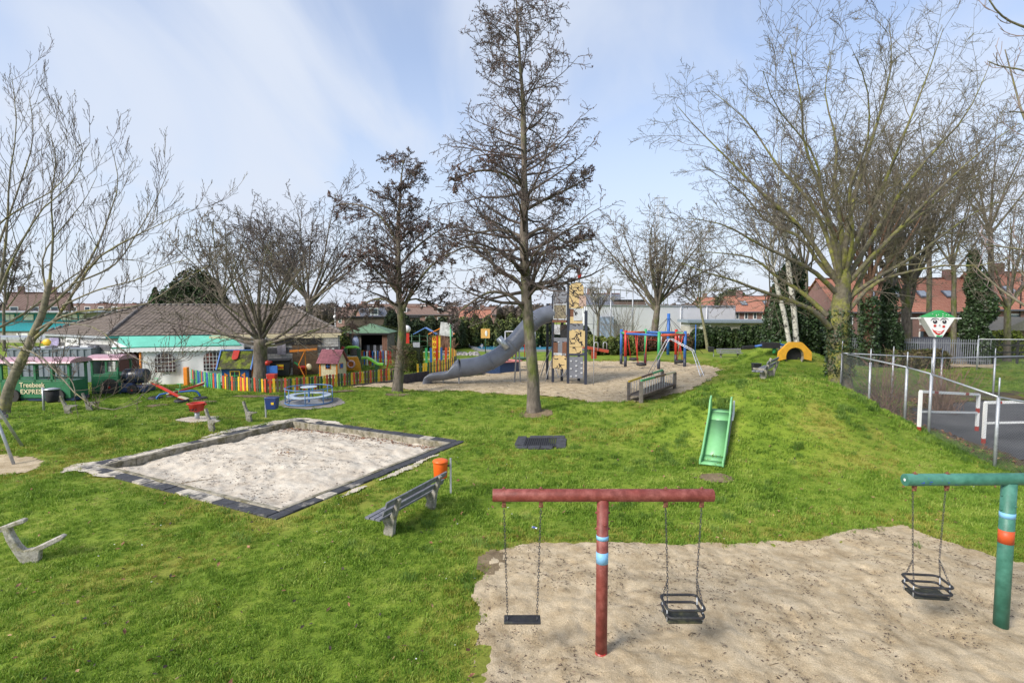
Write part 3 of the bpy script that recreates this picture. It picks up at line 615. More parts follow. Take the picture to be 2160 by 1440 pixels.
# ================================================================ PICKET FENCES
PC = {'r': salmon, 'y': yellow, 'g': dkgreen, 'w': brownw, 'b': blue, 'G': green, 'o': orange, 'R': red, 'W': white, 'c': paint('light green paint', (.30, .55, .25))}
def picket_fence(path, seq, label, h=.95, pw=.13, gap=.07, rail=galv, jit=.03, seed=1, point=False, rails=(.28, .75), cat='picket fence', rz_=0):
    R = random.Random(seed); pts = [Vector(p) for p in path]; c = pts[0].copy()
    t = thing('picket_fence', label, cat, c); s = 0; k = 0
    for a, b in zip(pts[:-1], pts[1:]):
        d = b-a; ln = math.hypot(d.x, d.y); u = Vector((d.x/ln, d.y/ln, 0)); nrmv = Vector((-u.y, u.x, 0)); rz = math.atan2(u.y, u.x)
        for hh in rails:
            A = Vector((a.x, a.y, Hs(a.x, a.y)+hh))+nrmv*.035; B = Vector((b.x, b.y, Hs(b.x, b.y)+hh))+nrmv*.035
            MB().beam(A, B, .03, .06).build('rail', rail, t, w=True)
        x = pw/2
        while x < ln:
            p = a+u*x; z = Hs(p.x, p.y); ch = seq[k % len(seq)] if R.random() < .85 else R.choice(seq); hh = h+R.uniform(-jit, jit)
            M = Matrix.Translation((p.x, p.y, z))@Matrix.Rotation(rz+R.uniform(-.03, .03), 4, 'Z')@Matrix.Rotation(R.uniform(-.025, .025), 4, 'Y')@Matrix(((1, 0, 0, 0), (0, 0, -1, 0), (0, 1, 0, 0), (0, 0, 0, 1)))
            o_ = [(-pw/2, -.05), (pw/2, -.05), (pw/2, hh-(.06 if point else .015)), (0, hh), (-pw/2, hh-(.06 if point else .015))]
            MB().prism(o_, M, .025).build('picket', PC[ch], t, w=True); x += pw+gap; k += 1
    return t
G = lambda *pp: [P(a, b) for a, b in pp]
f1 = G((470, 821), (515, 825), (560, 829), (610, 828), (650, 824), (740, 813), (832, 801))
picket_fence(f1, 'rywgrwgyrw', 'long low picket fence of orange, yellow, green and brown boards round the small play area', seed=3, h=.84)
picket_fence(G((402, 808), (432, 816), (468, 820)), 'bGrbcGb', 'short blue and green picket run at the left end of the front fence', seed=4)
picket_fence(G((412, 802), (470, 803)), 'RRccWbWb', 'picket fence with dark red and blue boards left of the blue playhouse', seed=5, h=1.05, point=True, rail=brownw, pw=.1)
t = thing('fence_post', 'thick orange wooden post at the left end of the front picket fence', 'post', P(394, 812)); MB().box((0, 0, .55), (.26, .26, 1.2)).build('post_body', orange, t, bev=.03)
picket_fence(G((566, 789), (602, 792), (665, 781), (664, 776)), 'yybbbGcRRRRRGWbby', 'rainbow picket fence behind the tree by the white wall', seed=6, h=1.05, pw=.1, gap=.08, point=True, rail=brownw)
picket_fence(G((652, 768), (668, 770), (682, 771)), 'orbRbbW', 'short picket fence of orange and blue boards by the building door', seed=7, h=1.5, pw=.13, gap=.08)
picket_fence(G((762, 773), (828, 770)), 'RbWRbWb', 'red and blue picket fence behind the yellow climbing cube', seed=8, h=1.25, pw=.1, gap=.12, rail=red)
picket_fence(G((757, 757), (828, 755)), 'oyRoGy', 'orange and yellow picket fence in front of the green roofed shelter', seed=9, h=.8, pw=.16, gap=.14, rail=red)
picket_fence(G((880, 797), (905, 794), (940, 786), (963, 776)), 'ygyrgywg', 'yellow and green picket fence behind the end of the tube slide', seed=10, h=1.0)
picket_fence(G((868, 767), (910, 766), (948, 764)), 'rbyGWyRb', 'multicoloured picket fence with white rails beside the yellow games panel', seed=11, h=1.35, pw=.2, gap=.2, rail=white, rails=(.35, 1.0))
picket_fence(G((948, 764), (957, 768), (963, 776)), 'yrygw', 'yellow and brown picket corner at the right end of the games lawn', seed=12, h=1.35)
t = thing('timber_edging', 'dark timber sand edging between the second tree and the slide end', 'edging', P(830, 812))
MB().beam(P(846, 810)+Vector((0, 0, .2)), P(905, 803)+Vector((0, 0, .3)), .08, .75).build('board', mat('dark timber', (.05, .045, .05), .8, .3), t, w=True)
MB().beam(P(720, 818)+Vector((0, 0, .05)), P(832, 806)+Vector((0, 0, .05)), .08, .16).build('board', mat('dark timber', (.05, .045, .05)), t, w=True)
# ================================================================ PLAYHOUSES
def rect_uv(m, a, u, v, th): pass
pb = P(491, 817); pb = Vector((pb.x-.2, pb.y+1.2, Hs(pb.x, pb.y)))
t = thing('playhouse', 'blue wooden playhouse with mossy shingle roof and red tongue inside the picket fence', 'playhouse', pb, .12); t.scale = (.8, .8, .84)
w_, d_, h_, rh = 2.0, 1.5, 1.35, 1.25
tq = paint('turquoise paint', (.10, .50, .40)); darkb = paint('deep blue paint', (.015, .09, .26)); lbl = paint('cornflower paint', (.10, .22, .55))
MB().box((0, 0, h_/2), (w_, d_, h_)).build('wall', darkb, t)
Mx = Matrix.Translation((-w_/2-.012, 0, 0))@Matrix(((0, 0, 1, 0), (1, 0, 0, 0), (0, 1, 0, 0), (0, 0, 0, 1)))
MB().prism([(-d_/2, 0), (d_/2, 0), (d_/2, h_), (0, h_+rh*.8), (-d_/2, h_)], Mx, .03).build('gable_wall', tq, t)
MB().prism([(-.2, .35), (.2, .35), (.2, .95), (0, 1.15), (-.2, .95)], Matrix.Translation((-.02, 0, .35))@Mx, .04).build('gable_window', yellow, t)
MB().prism([(-.13, .42), (.13, .42), (.13, .92), (0, 1.08), (-.13, .92)], Matrix.Translation((-.045, 0, .35))@Mx, .03).build('pane', dark, t)
shing = mat('mossy shingle', (.075, .075, .035), .9, .4, 5, .6, 60, col2=(.17, .21, .02), c2s=1.5, c2t=(.48, .56))
sl_ = math.hypot(d_/2+.25, rh); an = math.atan2(rh, d_/2+.25); n = 9
for s in (-1, 1):
    m = MB()
    for i in range(n):
        f = (i+.5)/n; y = s*(d_/2+.25)*(1-f); z = h_-.05+rh*f
        m.box((0, y, z+.02), (w_+.5, sl_/n+.03, .03), M=Matrix.Rotation(-s*(an-.06), 3, 'X'))
    m.build('shingle_roof', shing, t)
    for x in (-w_/2-.28, w_/2+.28): MB().beam((x, s*(d_/2+.3), h_-.12), (x, 0, h_+rh+.02), .09, .16).build('bargeboard', lbl, t)
MB().box((0, 0, h_+rh+.04), (w_+.65, .16, .08)).build('ridge_board', lbl, t)
ton = [(-.24, .9), (.24, .9), (.24, .15), (.15, .03), (0, 0), (-.15, .03), (-.24, .15)]
Mt = Matrix.Translation((-.08, -(d_/2+.25)*.62, h_+rh*.33+.2))@Matrix.Rotation(an-.05, 4, 'X')
MB().prism(ton, Mt, .08).build('tongue', red, t, bev=.02)
Mf = lambda x, z: Matrix.Translation((x, -d_/2-.02, z))@Matrix(((1, 0, 0, 0), (0, 0, -1, 0), (0, 1, 0, 0), (0, 0, 0, 1)))
MB().prism([(-.38, -.38), (.38, -.38), (.38, .38), (-.38, .38)], Mf(-.02, .78), .03).build('window_frame', yellow, t); MB().prism([(-.3, -.3), (.3, -.3), (.3, .3), (-.3, .3)], Matrix.Translation((0, -.012, 0))@Mf(-.02, .78), .03).build('pane', dark, t)
MB().box((-.02, -d_/2-.06, .78), (.05, .02, .6)).box((-.02, -d_/2-.061, .78), (.6, .02, .05)).build('glazing_bar', green, t)
MB().prism([(-.12, -.2), (.16, 0), (-.12, .2)], Mf(-.68, .82), .03).build('arrow', orange, t); MB().prism([(.12, -.2), (-.16, 0), (.12, .2)], Mf(.62, .82), .03).build('arrow', orange, t)
MB().prism([(-.2, 0), (.2, 0), (0, .45)], Matrix.Translation((-.03, .25, .1))@Mx, .03).build('flower', salmon, t)
# face on pole right of house
t = thing('play_figure', 'small painted figure of orange and red boards right of the blue playhouse', 'play figure', P(536, 812))
MB().box((0, 0, .5), (.22, .12, 1.1)).build('body', orange, t); MB().ball((-.1, 0, 1.25), .3, 10).build('head', salmon, t); MB().box((.35, 0, .55), (.2, .1, .9)).build('board', blue, t)
t = thing('play_figure', 'red and white painted figure standing right of the tree inside the fence', 'play figure', P(566, 816))
MB().box((0, 0, .7), (.16, .16, 1.4)).build('post', blue, t); MB().ball((0, -.05, 1.5), .17, 10).build('head', red, t); MB().box((.35, 0, 1.1), (.5, .1, .45)).build('board', blue, t)
pc = P(703, 796); t = thing('playhouse', 'cream playhouse with dusky pink roof and blue windows behind the picket fence', 'playhouse', pc, -.25)
pinkr = mat('dusky pink shingle', (.33, .12, .14), .8, .25, 5, .4, 40)
w_, d_, h_ = 1.35, 1.1, 1.15
for i in range(9): MB().box((-w_/2+w_*(i+.5)/9, -d_/2, h_/2), (w_/9-.008, .03, h_)).build('board', cream, t)
MB().box((0, .02, h_/2), (w_-.02, d_-.02, h_)).build('wall', cream, t)
Mg = Matrix.Translation((w_/2+.01, 0, 0))@Matrix(((0, 0, 1, 0), (1, 0, 0, 0), (0, 1, 0, 0), (0, 0, 0, 1)))
MB().prism([(-d_/2, 0), (d_/2, 0), (d_/2, h_), (0, h_+.72), (-d_/2, h_)], Mg, .03).build('gable_wall', cream, t)
for x in (-w_/2+.02, w_/2-.02): MB().box((x, -d_/2-.03, h_/2), (.1, .05, h_)).build('corner_post', orange, t)
MB().box((-.02, -d_/2-.03, .86), (.42, .04, .4)).build('window_frame', orange, t); MB().box((-.02, -d_/2-.05, .86), (.34, .03, .32)).build('pane', dark, t)
MB().box((-.02, -d_/2-.07, .86), (.04, .02, .32)).box((-.02, -d_/2-.071, .86), (.34, .02, .04)).build('glazing_bar', blue, t)
MB().box((w_/2+.04, -.1, .86), (.04, .45, .38)).build('window_frame', orange, t); MB().box((w_/2+.06, -.1, .86), (.03, .36, .3)).build('pane', blue, t)
for s in (-1, 1):
    m = MB(); n = 7
    for i in range(n):
        f = (i+.5)/n; m.box((0, s*(d_/2+.2)*(1-f), h_-.1+.92*f), (w_+.35, .19, .03), M=Matrix.Rotation(-s*.78, 3, 'X'))
    m.build('shingle_roof', pinkr, t)
# climbing cube with lime slide
pc = P(742, 783); lime = paint('lime plastic', (.25, .68, .06), rough=.35); org = paint('yellow orange plastic', (.80, .36, .03), rough=.4)
t = thing('climbing_cube', 'orange yellow plastic climbing tower with round porthole and lime green slide', 'toy climbing tower', pc, .1)
MB().prism([(-.75, 0), (.75, 0), (.68, .6), (.48, 1.15), (-.48, 1.15), (-.68, .6)], Matrix.Translation((0, -.1, 0))@Matrix(((1, 0, 0, 0), (0, 0, -1, 0), (0, 1, 0, 0), (0, 0, 0, 1))), .2).build('front_panel', org, t, bev=.05)
MB().box((0, .6, .55), (1.25, 1.1, 1.1)).build('tower_body', dkgreen, t, bev=.08)
MB().tube([(.26*cos(2*pi*k/20), -.24, .58+.26*sin(2*pi*k/20)) for k in range(20)], .07, 8, closed=True).build('porthole_ring', paint('pale pink plastic', (.75, .5, .48)), t)
MB().cyl((0, -.19, .58), (0, -.22, .58), .24, n=20).build('porthole', paint('amber', (.5, .12, .01)), t)
R = random.Random(5)
for k in range(22):
    x = R.uniform(-.6, .6); z = R.uniform(.1, 1.05)
    if math.hypot(x, z-.58) > .4: MB().ball((x, -.2, z), .035, 6).build('dimple', paint('deep orange', (.7, .2, .02)), t)
for x in (-.55, .5): MB().box((x, .45, 1.35), (.28, .5, .8)).build('tower_wall', dkgreen, t, bev=.05)
MB().tube([(-.55, .4, 1.75), (-.3, .4, 1.85), (.3, .4, 1.85), (.5, .4, 1.75)], .1, 8).build('top_rail', lime, t)
prof = [(.75, 1.02), (1.1, 1.05), (1.5, .85), (1.9, .55), (2.35, .5)]
m = MB()
for (x0, z0), (x1, z1) in zip(prof[:-1], prof[1:]): m.beam((x0, .2, z0), (x1+.03, .2, z1), .5, .16)
m.build('slide_chute', lime, t, bev=.03); MB().box((1.9, .2, .25), (.3, .4, .5)).build('slide_foot', dkgreen, t)
t = thing('toy_box', 'red slanted toy slide board behind the lime green toy', 'toy', P(725, 770)); MB().box((0, 0, 1.1), (.5, .1, .9), M=Matrix.Rotation(.3, 3, 'Y')).build('board', red, t); MB().box((0, .2, .4), (.9, .3, .9)).build('box', dkgreen, t)
t = thing('toy_slide', 'red leaning toy ladder by the round clipped bush', 'toy', P(815, 792)); MB().beam((-.1, 0, 0), (.3, 0, 1.5), .12, .06).build('ladder_side', red, t)
# ================================================================ LEFT: TRAIN
tg = paint('train green', (.03, .16, .075), var=.15); pinkt = paint('faded pink roof', (.46, .27, .31), var=.15); nav = paint('dull navy', (.03, .05, .12), var=.2)
pt = P(192, 832); Yt = pt.y; sc_ = Yt/1150; Z0 = pt.z
Xp = lambda px, Y: (px-1080)/1150*Y
t = thing('toy_locomotive', 'green wooden play locomotive with pink roof and dark barrel boiler', 'play train', (Xp(215, Yt), Yt+.6, Z0), .04)
cw = 1.5; cd = 1.25
MB().box((0, 0, .62), (cw, cd, .95)).build('cab_body', tg, t, bev=.02)
for x in (-cw/2+.05, cw/2-.05):
    for y in (-cd/2+.05, cd/2-.05): MB().box((x, y, 1.52), (.1, .1, .9)).build('cab_post', tg, t)
for y in (-cd/2+.05, cd/2-.05): MB().box((0, y, 1.13), (cw, .09, .08)).box((0, y, 1.93), (cw+.1, .09, .1)).build('cab_rail', tg, t)
m = MB(); n = 10; rr = 1.0
pts = [(-(cd/2+.18)*cos(pi*k/n), .26*sin(pi*k/n)) for k in range(n+1)]
m.prism([(a, b) for a, b in reversed(pts)], Matrix.Translation((0, 0, 1.98))@Matrix(((0, 0, 1, 0), (1, 0, 0, 0), (0, 1, 0, 0), (0, 0, 0, 1))), cw+.35); m.build('roof', pinkt, t)
MB().tube([(cw/2, 0, .98), (cw/2+.04, 0, .98), (cw/2+1.16, 0, .98), (cw/2+1.2, 0, .98)], [.40, .43, .43, .40], 24).build('boiler', paint('dark barrel', (.035, .04, .06), rough=.35, var=.3), t)
for x in (cw/2+.35, cw/2+.8): MB().tube([(x-.02, 0, .98), (x+.02, 0, .98)], .442, 24).build('barrel_hoop', nav, t)
MB().box((cw/2+.65, 0, .28), (1.45, 1.0, .34)).build('chassis', nav, t, bev=.03); MB().box((0, 0, .1), (cw+.1, 1.1, .12)).build('underframe', nav, t)
MB().box((cw/2+.3, -.3, .52), (.7, .3, .2)).build('step', nav, t)
def wheel(x, y, r, t):
    MB().cyl((x, y+.06, r-.02), (x, y-.06, r-.02), r, n=22).build('wheel', mat('charcoal wheel', (.035, .03, .03), .7, .2), t); MB().cyl((x, y-.065, r-.02), (x, y-.075, r-.02), .06, n=10).build('hub', red, t)
wheel(.32, -cd/2-.07, .46, t); wheel(cw/2+.75, -.62, .28, t); wheel(.32, cd/2+.07, .46, t)
wx0, wx1 = -6, 140; Yw = P(60, 846).y
t = thing('toy_train_wagon', 'green wooden play train wagon with pink roof and cream EXPRESS lettering', 'play train', (Xp(67, Yw), Yw+.6, P(60, 846).z), .02)
ww = Xp(140, Yw)-Xp(-6, Yw)
MB().box((0, 0, .62), (ww, cd, .9)).build('wagon_body', tg, t, bev=.02); MB().box((0, 0, .1), (ww+.2, 1.1, .16)).build('underframe', nav, t)
for i in range(5):
    x = -ww/2+.06+(ww-.12)*i/4
    for y in (-cd/2+.05, cd/2-.05): MB().box((x, y, 1.5), (.11, .1, 1.0)).build('post', tg, t)
for y in (-cd/2+.05, cd/2-.05): MB().box((0, y, 1.1), (ww, .1, .08)).box((0, y, 1.95), (ww+.15, .1, .12)).build('rail', tg, t)
m = MB(); m.prism([(a, b) for a, b in reversed(pts)], Matrix.Translation((0, 0, 2.0))@Matrix(((0, 0, 1, 0), (1, 0, 0, 0), (0, 1, 0, 0), (0, 0, 0, 1))), ww+.35); m.build('roof', pinkt, t)
for x in (-ww*.3, ww*.34): wheel(x, -cd/2-.07, .32, t)
text('lettering', 'Treebeek', .36, cream, t, (-.15, -cd/2-.02, .85), (pi/2, 0, 0), sx=.92); text('lettering', 'EXPRESS', .34, cream, t, (-.13, -cd/2-.02, .5), (pi/2, 0, 0), sx=1.0)
# ================================================================ CLUBHOUSE
blockw = None
def brickmat(name, c1, c2, mortar, sx, sy, rough=.85, bump=.4, ms=.012):
    m = bpy.data.materials.new(name); m.use_nodes = True; t = m.node_tree; n = t.nodes.new; l = t.links.new; b = t.nodes['Principled BSDF']
    g = n('ShaderNodeTexCoord'); g2 = n('ShaderNodeNewGeometry'); sp = n('ShaderNodeSeparateXYZ'); l(g.outputs['Object'], sp.inputs[0])
    add = n('ShaderNodeMath'); add.operation = 'ADD'; l(sp.outputs[0], add.inputs[0]); l(sp.outputs[1], add.inputs[1])
    cb = n('ShaderNodeCombineXYZ'); l(add.outputs[0], cb.inputs[0]); l(sp.outputs[2], cb.inputs[1])
    br = n('ShaderNodeTexBrick'); br.inputs['Color1'].default_value = (*c1, 1); br.inputs['Color2'].default_value = (*c2, 1); br.inputs['Mortar'].default_value = (*mortar, 1)
    br.inputs['Scale'].default_value = 1; br.inputs['Brick Width'].default_value = sx; br.inputs['Row Height'].default_value = sy; br.inputs['Mortar Size'].default_value = ms
    l(cb.outputs[0], br.inputs[0]); no = n('ShaderNodeTexNoise'); no.inputs['Scale'].default_value = 1.5; no.inputs['Detail'].default_value = 6; l(g2.outputs[0], no.inputs[0])
    mr = n('ShaderNodeMapRange'); mr.inputs[3].default_value = .7; mr.inputs[4].default_value = 1.25; l(no.outputs[0], mr.inputs[0])
    vm = n('ShaderNodeVectorMath'); vm.operation = 'SCALE'; l(br.outputs[0], vm.inputs[0]); l(mr.outputs[0], vm.inputs['Scale']); l(vm.outputs[0], b.inputs['Base Color']); b.inputs['Roughness'].default_value = rough
    bu = n('ShaderNodeBump'); bu.inputs['Strength'].default_value = bump; bu.inputs['Distance'].default_value = .01; l(br.outputs['Fac'], bu.inputs['Height']); bu.invert = True; l(bu.outputs[0], b.inputs['Normal'])
    return m
m_block = brickmat('white block wall', (.55, .54, .52), (.48, .47, .45), (.2, .2, .2), .4, .2)
m_blockd = brickmat('dark block band', (.09, .09, .10), (.12, .12, .13), (.04, .04, .04), .4, .2)
m_redbr = brickmat('red brick wall', (.25, .09, .07), (.20, .075, .06), (.25, .22, .2), .22, .07)
def roofmat(name, c1, c2, run, rows=.3, wave=.22):
    m = bpy.data.materials.new(name); m.use_nodes = True; t = m.node_tree; n = t.nodes.new; l = t.links.new; b = t.nodes['Principled BSDF']
    g = n('ShaderNodeNewGeometry'); sp = n('ShaderNodeSeparateXYZ'); l(g.outputs[0], sp.inputs[0])
    def sn(o_, f):
        a = n('ShaderNodeMath'); a.operation = 'MULTIPLY'; a.inputs[1].default_value = f; l(o_, a.inputs[0]); s_ = n('ShaderNodeMath'); s_.operation = 'SINE'; l(a.outputs[0], s_.inputs[0]); return s_.outputs[0]
    dt = n('ShaderNodeVectorMath'); dt.operation = 'DOT_PRODUCT'; l(g.outputs[0], dt.inputs[0]); dt.inputs[1].default_value = (*run, 0)
    ro = n('ShaderNodeMath'); ro.operation = 'FRACT'; a = n('ShaderNodeMath'); a.operation = 'MULTIPLY'; a.inputs[1].default_value = 1/rows; l(sp.outputs[2], a.inputs[0]); l(a.outputs[0], ro.inputs[0])
    wv = sn(dt.outputs['Value'], 2*pi/wave)
    no = n('ShaderNodeTexNoise'); no.inputs['Scale'].default_value = 2.2; no.inputs['Detail'].default_value = 7; no.inputs['Roughness'].default_value = .75; l(g.outputs[0], no.inputs[0])
    mi = n('ShaderNodeMix'); mi.data_type = 'RGBA'; mr0 = n('ShaderNodeMapRange'); mr0.inputs[1].default_value = .35; mr0.inputs[2].default_value = .65; l(no.outputs[0], mr0.inputs[0]); l(mr0.outputs[0], mi.inputs[0]); mi.inputs[6].default_value = (*c1, 1); mi.inputs[7].default_value = (*c2, 1)
    l(mi.outputs[2], b.inputs['Base Color']); b.inputs['Roughness'].default_value = .85
    ad = n('ShaderNodeMath'); ad.operation = 'MULTIPLY_ADD'; ad.inputs[1].default_value = .5; l(wv, ad.inputs[0]); l(ro.outputs[0], ad.inputs[2])
    bu = n('ShaderNodeBump'); bu.inputs['Strength'].default_value = 1; bu.inputs['Distance'].default_value = .035; l(ad.outputs[0], bu.inputs['Height']); l(bu.outputs[0], b.inputs['Normal'])
    return m
m_croof = roofmat('mossy grey roof tile', (.115, .09, .072), (.235, .19, .155), (.97, .25), rows=.1, wave=.3)
A = Vector((-34.2, 39.5, 0)); B = Vector((-26.8, 36, 0)); C_ = Vector((-12.6, 40.2, 0)); D_ = Vector((-16.0, 50, 0)); E_ = Vector((-34.5, 50, 0))
R1 = Vector(at(302, 645, 43.5)); R2 = Vector(at(610, 645, 45.5)); ev = 3.0
t = thing('clubhouse', 'single-storey clubhouse with brown tiled hip roof and white block walls with dark bands', 'building', (-22, 40, 0))
def roof_face(a, b, r_a, r_b, n=22):   # courses stepped from eave a-b up to r_a-r_b
    m = MB(); cen = (a+b+r_a+r_b)/4; nn = (b-a).cross(r_a-a+(r_b-b)).normalized()
    if nn.z < 0: nn = -nn
    for i in range(n):
        f0 = i/n; f1 = (i+1.15)/n; p0 = a.lerp(r_a, f0)+nn*.05; p1 = b.lerp(r_b, f0)+nn*.05; p2 = b.lerp(r_b, min(1, f1))+nn*.012; p3 = a.lerp(r_a, min(1, f1))+nn*.012
        q0 = p0-nn*.06; q1 = p1-nn*.06
        m.add([p0, p1, p2, p3, q0, q1], [(0, 1, 2, 3), (4, 5, 1, 0)])
    return m
def up(v, z): return Vector((v.x, v.y, z))
for a, b, ra, rb in ((B, C_, R1, R2), (A, B, R1, R1), (C_, D_, R2, R2), (D_, E_, R2, R1), (E_, A, R1, R1)):
    roof_face(up(a, ev), up(b, ev), ra, rb).build('roof', m_croof, t, w=True)
for a, b in ((up(B, ev), R1), (up(C_, ev), R2), (R1, R2), (up(A, ev), R1)):
    m = MB(); n = int((b-a).length/.42)
    for i in range(n):
        p = a.lerp(b, i/n)+Vector((0, 0, .06)); q = a.lerp(b, (i+.9)/n)+Vector((0, 0, .09)); m.tube([p, q], [.10, .12], 7)
    m.build('ridge_tiles', mat('ridge tile', (.16, .14, .125), .85, .35, 3), t, w=True)
for a, b, mm_ in ((A, B, galv), (B, B.lerp(C_, .42), paint('teal gutter', (.02, .20, .18))), (B.lerp(C_, .42), C_, cream)):
    MB().beam(up(a, ev-.08), up(b, ev-.08), .16, .14).build('gutter', mm_, t, w=True)
def wall(a, b, z0, z1, m, th=.25, name='wall'):
    return MB().beam(up(a, (z0+z1)/2), up(b, (z0+z1)/2), th, z1-z0).build(name, m, t, w=True)
cen = Vector((-22, 44, 0)); ins = lambda v, k=.03: v.lerp(cen, k)
a_, b_, c_, d__, e_ = [ins(v) for v in (A, B, C_, D_, E_)]
for p, q in ((b_, c_), (c_, d__), (d__, e_), (e_, a_), (a_, b_)): wall(p, q, -.1, 2.9, m_block)
# dark bands, front walls only, set proud
def band(p, q, z0, z1, f0=0, f1=1, m=m_blockd):
    u = (q-p).normalized(); nn = Vector((u.y, -u.x, 0)); P0 = p.lerp(q, f0)+nn*.13; P1 = p.lerp(q, f1)+nn*.13
    return MB().beam(up(P0, (z0+z1)/2), up(P1, (z0+z1)/2), .03, z1-z0).build('dark_band', m, t, w=True)
band(a_, b_, .3, .85, .52, .64); band(a_, b_, 1.2, 1.65, .52, .64); band(a_, b_, 1.0, 1.5, .66, 1); band(a_, b_, .1, .5, .66, 1); band(a_, b_, 2.0, 2.4, .66, 1); band(a_, b_, 1.9, 2.4, .02, .3)
band(b_, c_, .55, .95, .5, 1); band(b_, c_, 1.6, 2.0, .5, 1)
# sign on left wall
u = (b_-a_).normalized(); nn = Vector((u.y, -u.x, 0)); sp_ = a_.lerp(b_, .46)+nn*.2
sg = MB().beam(up(sp_-u*.78, 2.36), up(sp_+u*.78, 2.36), .05, .85).build('sign_board', white, t, w=True)
ra = math.atan2(u.y, u.x); blk = paint('sign black', (.02, .02, .02))
for s_, z in (('SPEELTUIN', 2.54), ('TREEBEEK', 2.14)):
    q = sp_+nn*.03; text('lettering', s_, .27, blk, t, (q.x+22, q.y-40, z), (pi/2, 0, ra))
sp2 = a_.lerp(b_, .17)+nn*.2; MB().beam(up(sp2-u*.6, 2.45), up(sp2+u*.6, 2.45), .05, .55).build('notice_board', mat('lilac notice', (.30, .26, .42), .6, .5, 6), t, w=True)
# porch front on right: door recess, items
u = (c_-b_).normalized(); nn = Vector((u.y, -u.x, 0)); ru = math.atan2(u.y, u.x)
def onwall(f, z, off=.16): q = b_.lerp(c_, f)+nn*off; return Vector((q.x, q.y, z))
def fr(f0, f1, z0, z1, m, name, off=.15, th=.04): return MB().beam(up(onwall(f0, 0, off), (z0+z1)/2), up(onwall(f1, 0, off), (z0+z1)/2), th, z1-z0).build(name, m, t, w=True)
fr(.42, .50, 0, 2.8, mat('brown porch boards', (.08, .05, .035), .8, .4), 'porch_side', .3)
fr(.78, .90, 0, 2.2, mat('brown door wood', (.13, .085, .05), .7, .3, 6), 'door'); fr(.70, .92, 2.2, 2.75, dark, 'canopy_panel', .18)
fr(.60, .67, 0, 2.9, m_block, 'pillar', .9, .4); fr(.60, .67, .55, .95, m_blockd, 'dark_band', 1.13); fr(.5, .6, 1.2, 2.1, glass, 'window', .17)
for f in (.44, .47): MB().cyl(onwall(f, 0, .5), onwall(f, 2.8, .5), .05, n=8).build('porch_post', yellow, t, w=True)
fr(.42, 1.0, 2.72, 2.95, cream, 'fascia', 1.0, .06)
for f in (.94, .965): fr(f, f+.015, 1.2, 1.9, white, 'poster', .2)
fr(.71, .75, 1.5, 2.3, mat('grey poster', (.35, .33, .38), .7, .3), 'poster', .2)
# ---- things at the clubhouse wall
c = onwall(.73, 0, 1.3); t2_ = thing('waste_container', 'black wheeled waste container with yellow sticker before the clubhouse wall', 'waste container', c, ru)
blkp = paint('black plastic', (.02, .022, .025), rough=.45)
MB().prism([(-.62, .15), (.62, .15), (.72, 1.15), (-.72, 1.15)], Matrix(((1, 0, 0, 0), (0, 0, -1, 0), (0, 1, 0, 0), (0, 0, 0, 1))), .95).build('container_body', blkp, t2_, bev=.04)
MB().box((0, 0, 1.23), (1.5, 1.1, .12)).build('lid', blkp, t2_, bev=.05); MB().box((.05, -.5, .78), (.45, .02, .36)).build('sticker', yellow, t2_); MB().box((.05, -.515, .75), (.42, .02, .1)).build('sticker_print', red, t2_)
for x in (-.5, .5): MB().cyl((x-.03, -.3, .09), (x+.03, -.3, .09), .09, n=10).build('wheel', dark, t2_)
c = onwall(.665, 0, 2.0); t2_ = thing('litter_bin', 'white bin with red mushroom top in front of the clubhouse pillar', 'litter bin', c)
MB().box((0, 0, .5), (.55, .5, 1.0)).build('bin_body', white, t2_, bev=.03); MB().lathe((0, 0, 1.02), [(.3, 0), (.55, .12), (.5, .2), (.15, .28)], 16).build('top', red, t2_); MB().box((-.02, -.26, .6), (.12, .02, .7)).build('stripe', red, t2_)
c = onwall(.84, 0, 1.6); t2_ = thing('swing_bench', 'orange timber trestle frame in front of the clubhouse door', 'frame', c, ru)
MB().beam((-.9, 0, 1.85), (.9, 0, 1.95), .1, .14).build('top_beam', orange, t2_); MB().beam((.1, 0, 1.9), (-.35, 0, .9), .06, .06).beam((-.35, 0, .9), (.05, 0, 0), .06, .06).beam((.1, 0, 1.9), (.1, .5, 0), .06, .06).build('leg', orange, t2_)
c = P(615, 770); t2_ = thing('garden_bench', 'white curved plastic garden bench behind the rainbow fence', 'bench', P(634, 777))
pts_ = [(-.9+1.8*k/12, .15*cos(pi*k/12*1), .95-.1*abs(k-6)/6) for k in range(13)]
MB().tube(pts_, .05, 6).build('back_rail', white, t2_)
for x, y, z in pts_[::1]: MB().box((x, y, .7), (.03, .03, .42)).build('back_slat', white, t2_)
MB().box((0, -.2, .45), (1.8, .45, .06)).build('seat', white, t2_)
for x in (-.8, .8): MB().box((x, -.2, .22), (.06, .4, .45)).build('leg', white, t2_)
t2_ = thing('spring_rider', 'red and purple spring rider with cream side on the small lawn', 'spring rider', P(639, 791)); MB().ball((0, 0, .55), .25, 10, (1.5, .6, .6)).build('body', red, t2_); MB().ball((.45, 0, .6), .22, 8, (1, .3, 1.1)).build('side_panel', cream, t2_); MB().tube([(.15*cos(k*1.2), .15*sin(k*1.2), k*.03) for k in range(16)], .025, 5).build('spring', red, t2_)
MB().beam((-.25, 0, .7), (-.6, 0, .95), .1, .1).build('head', green, t2_)
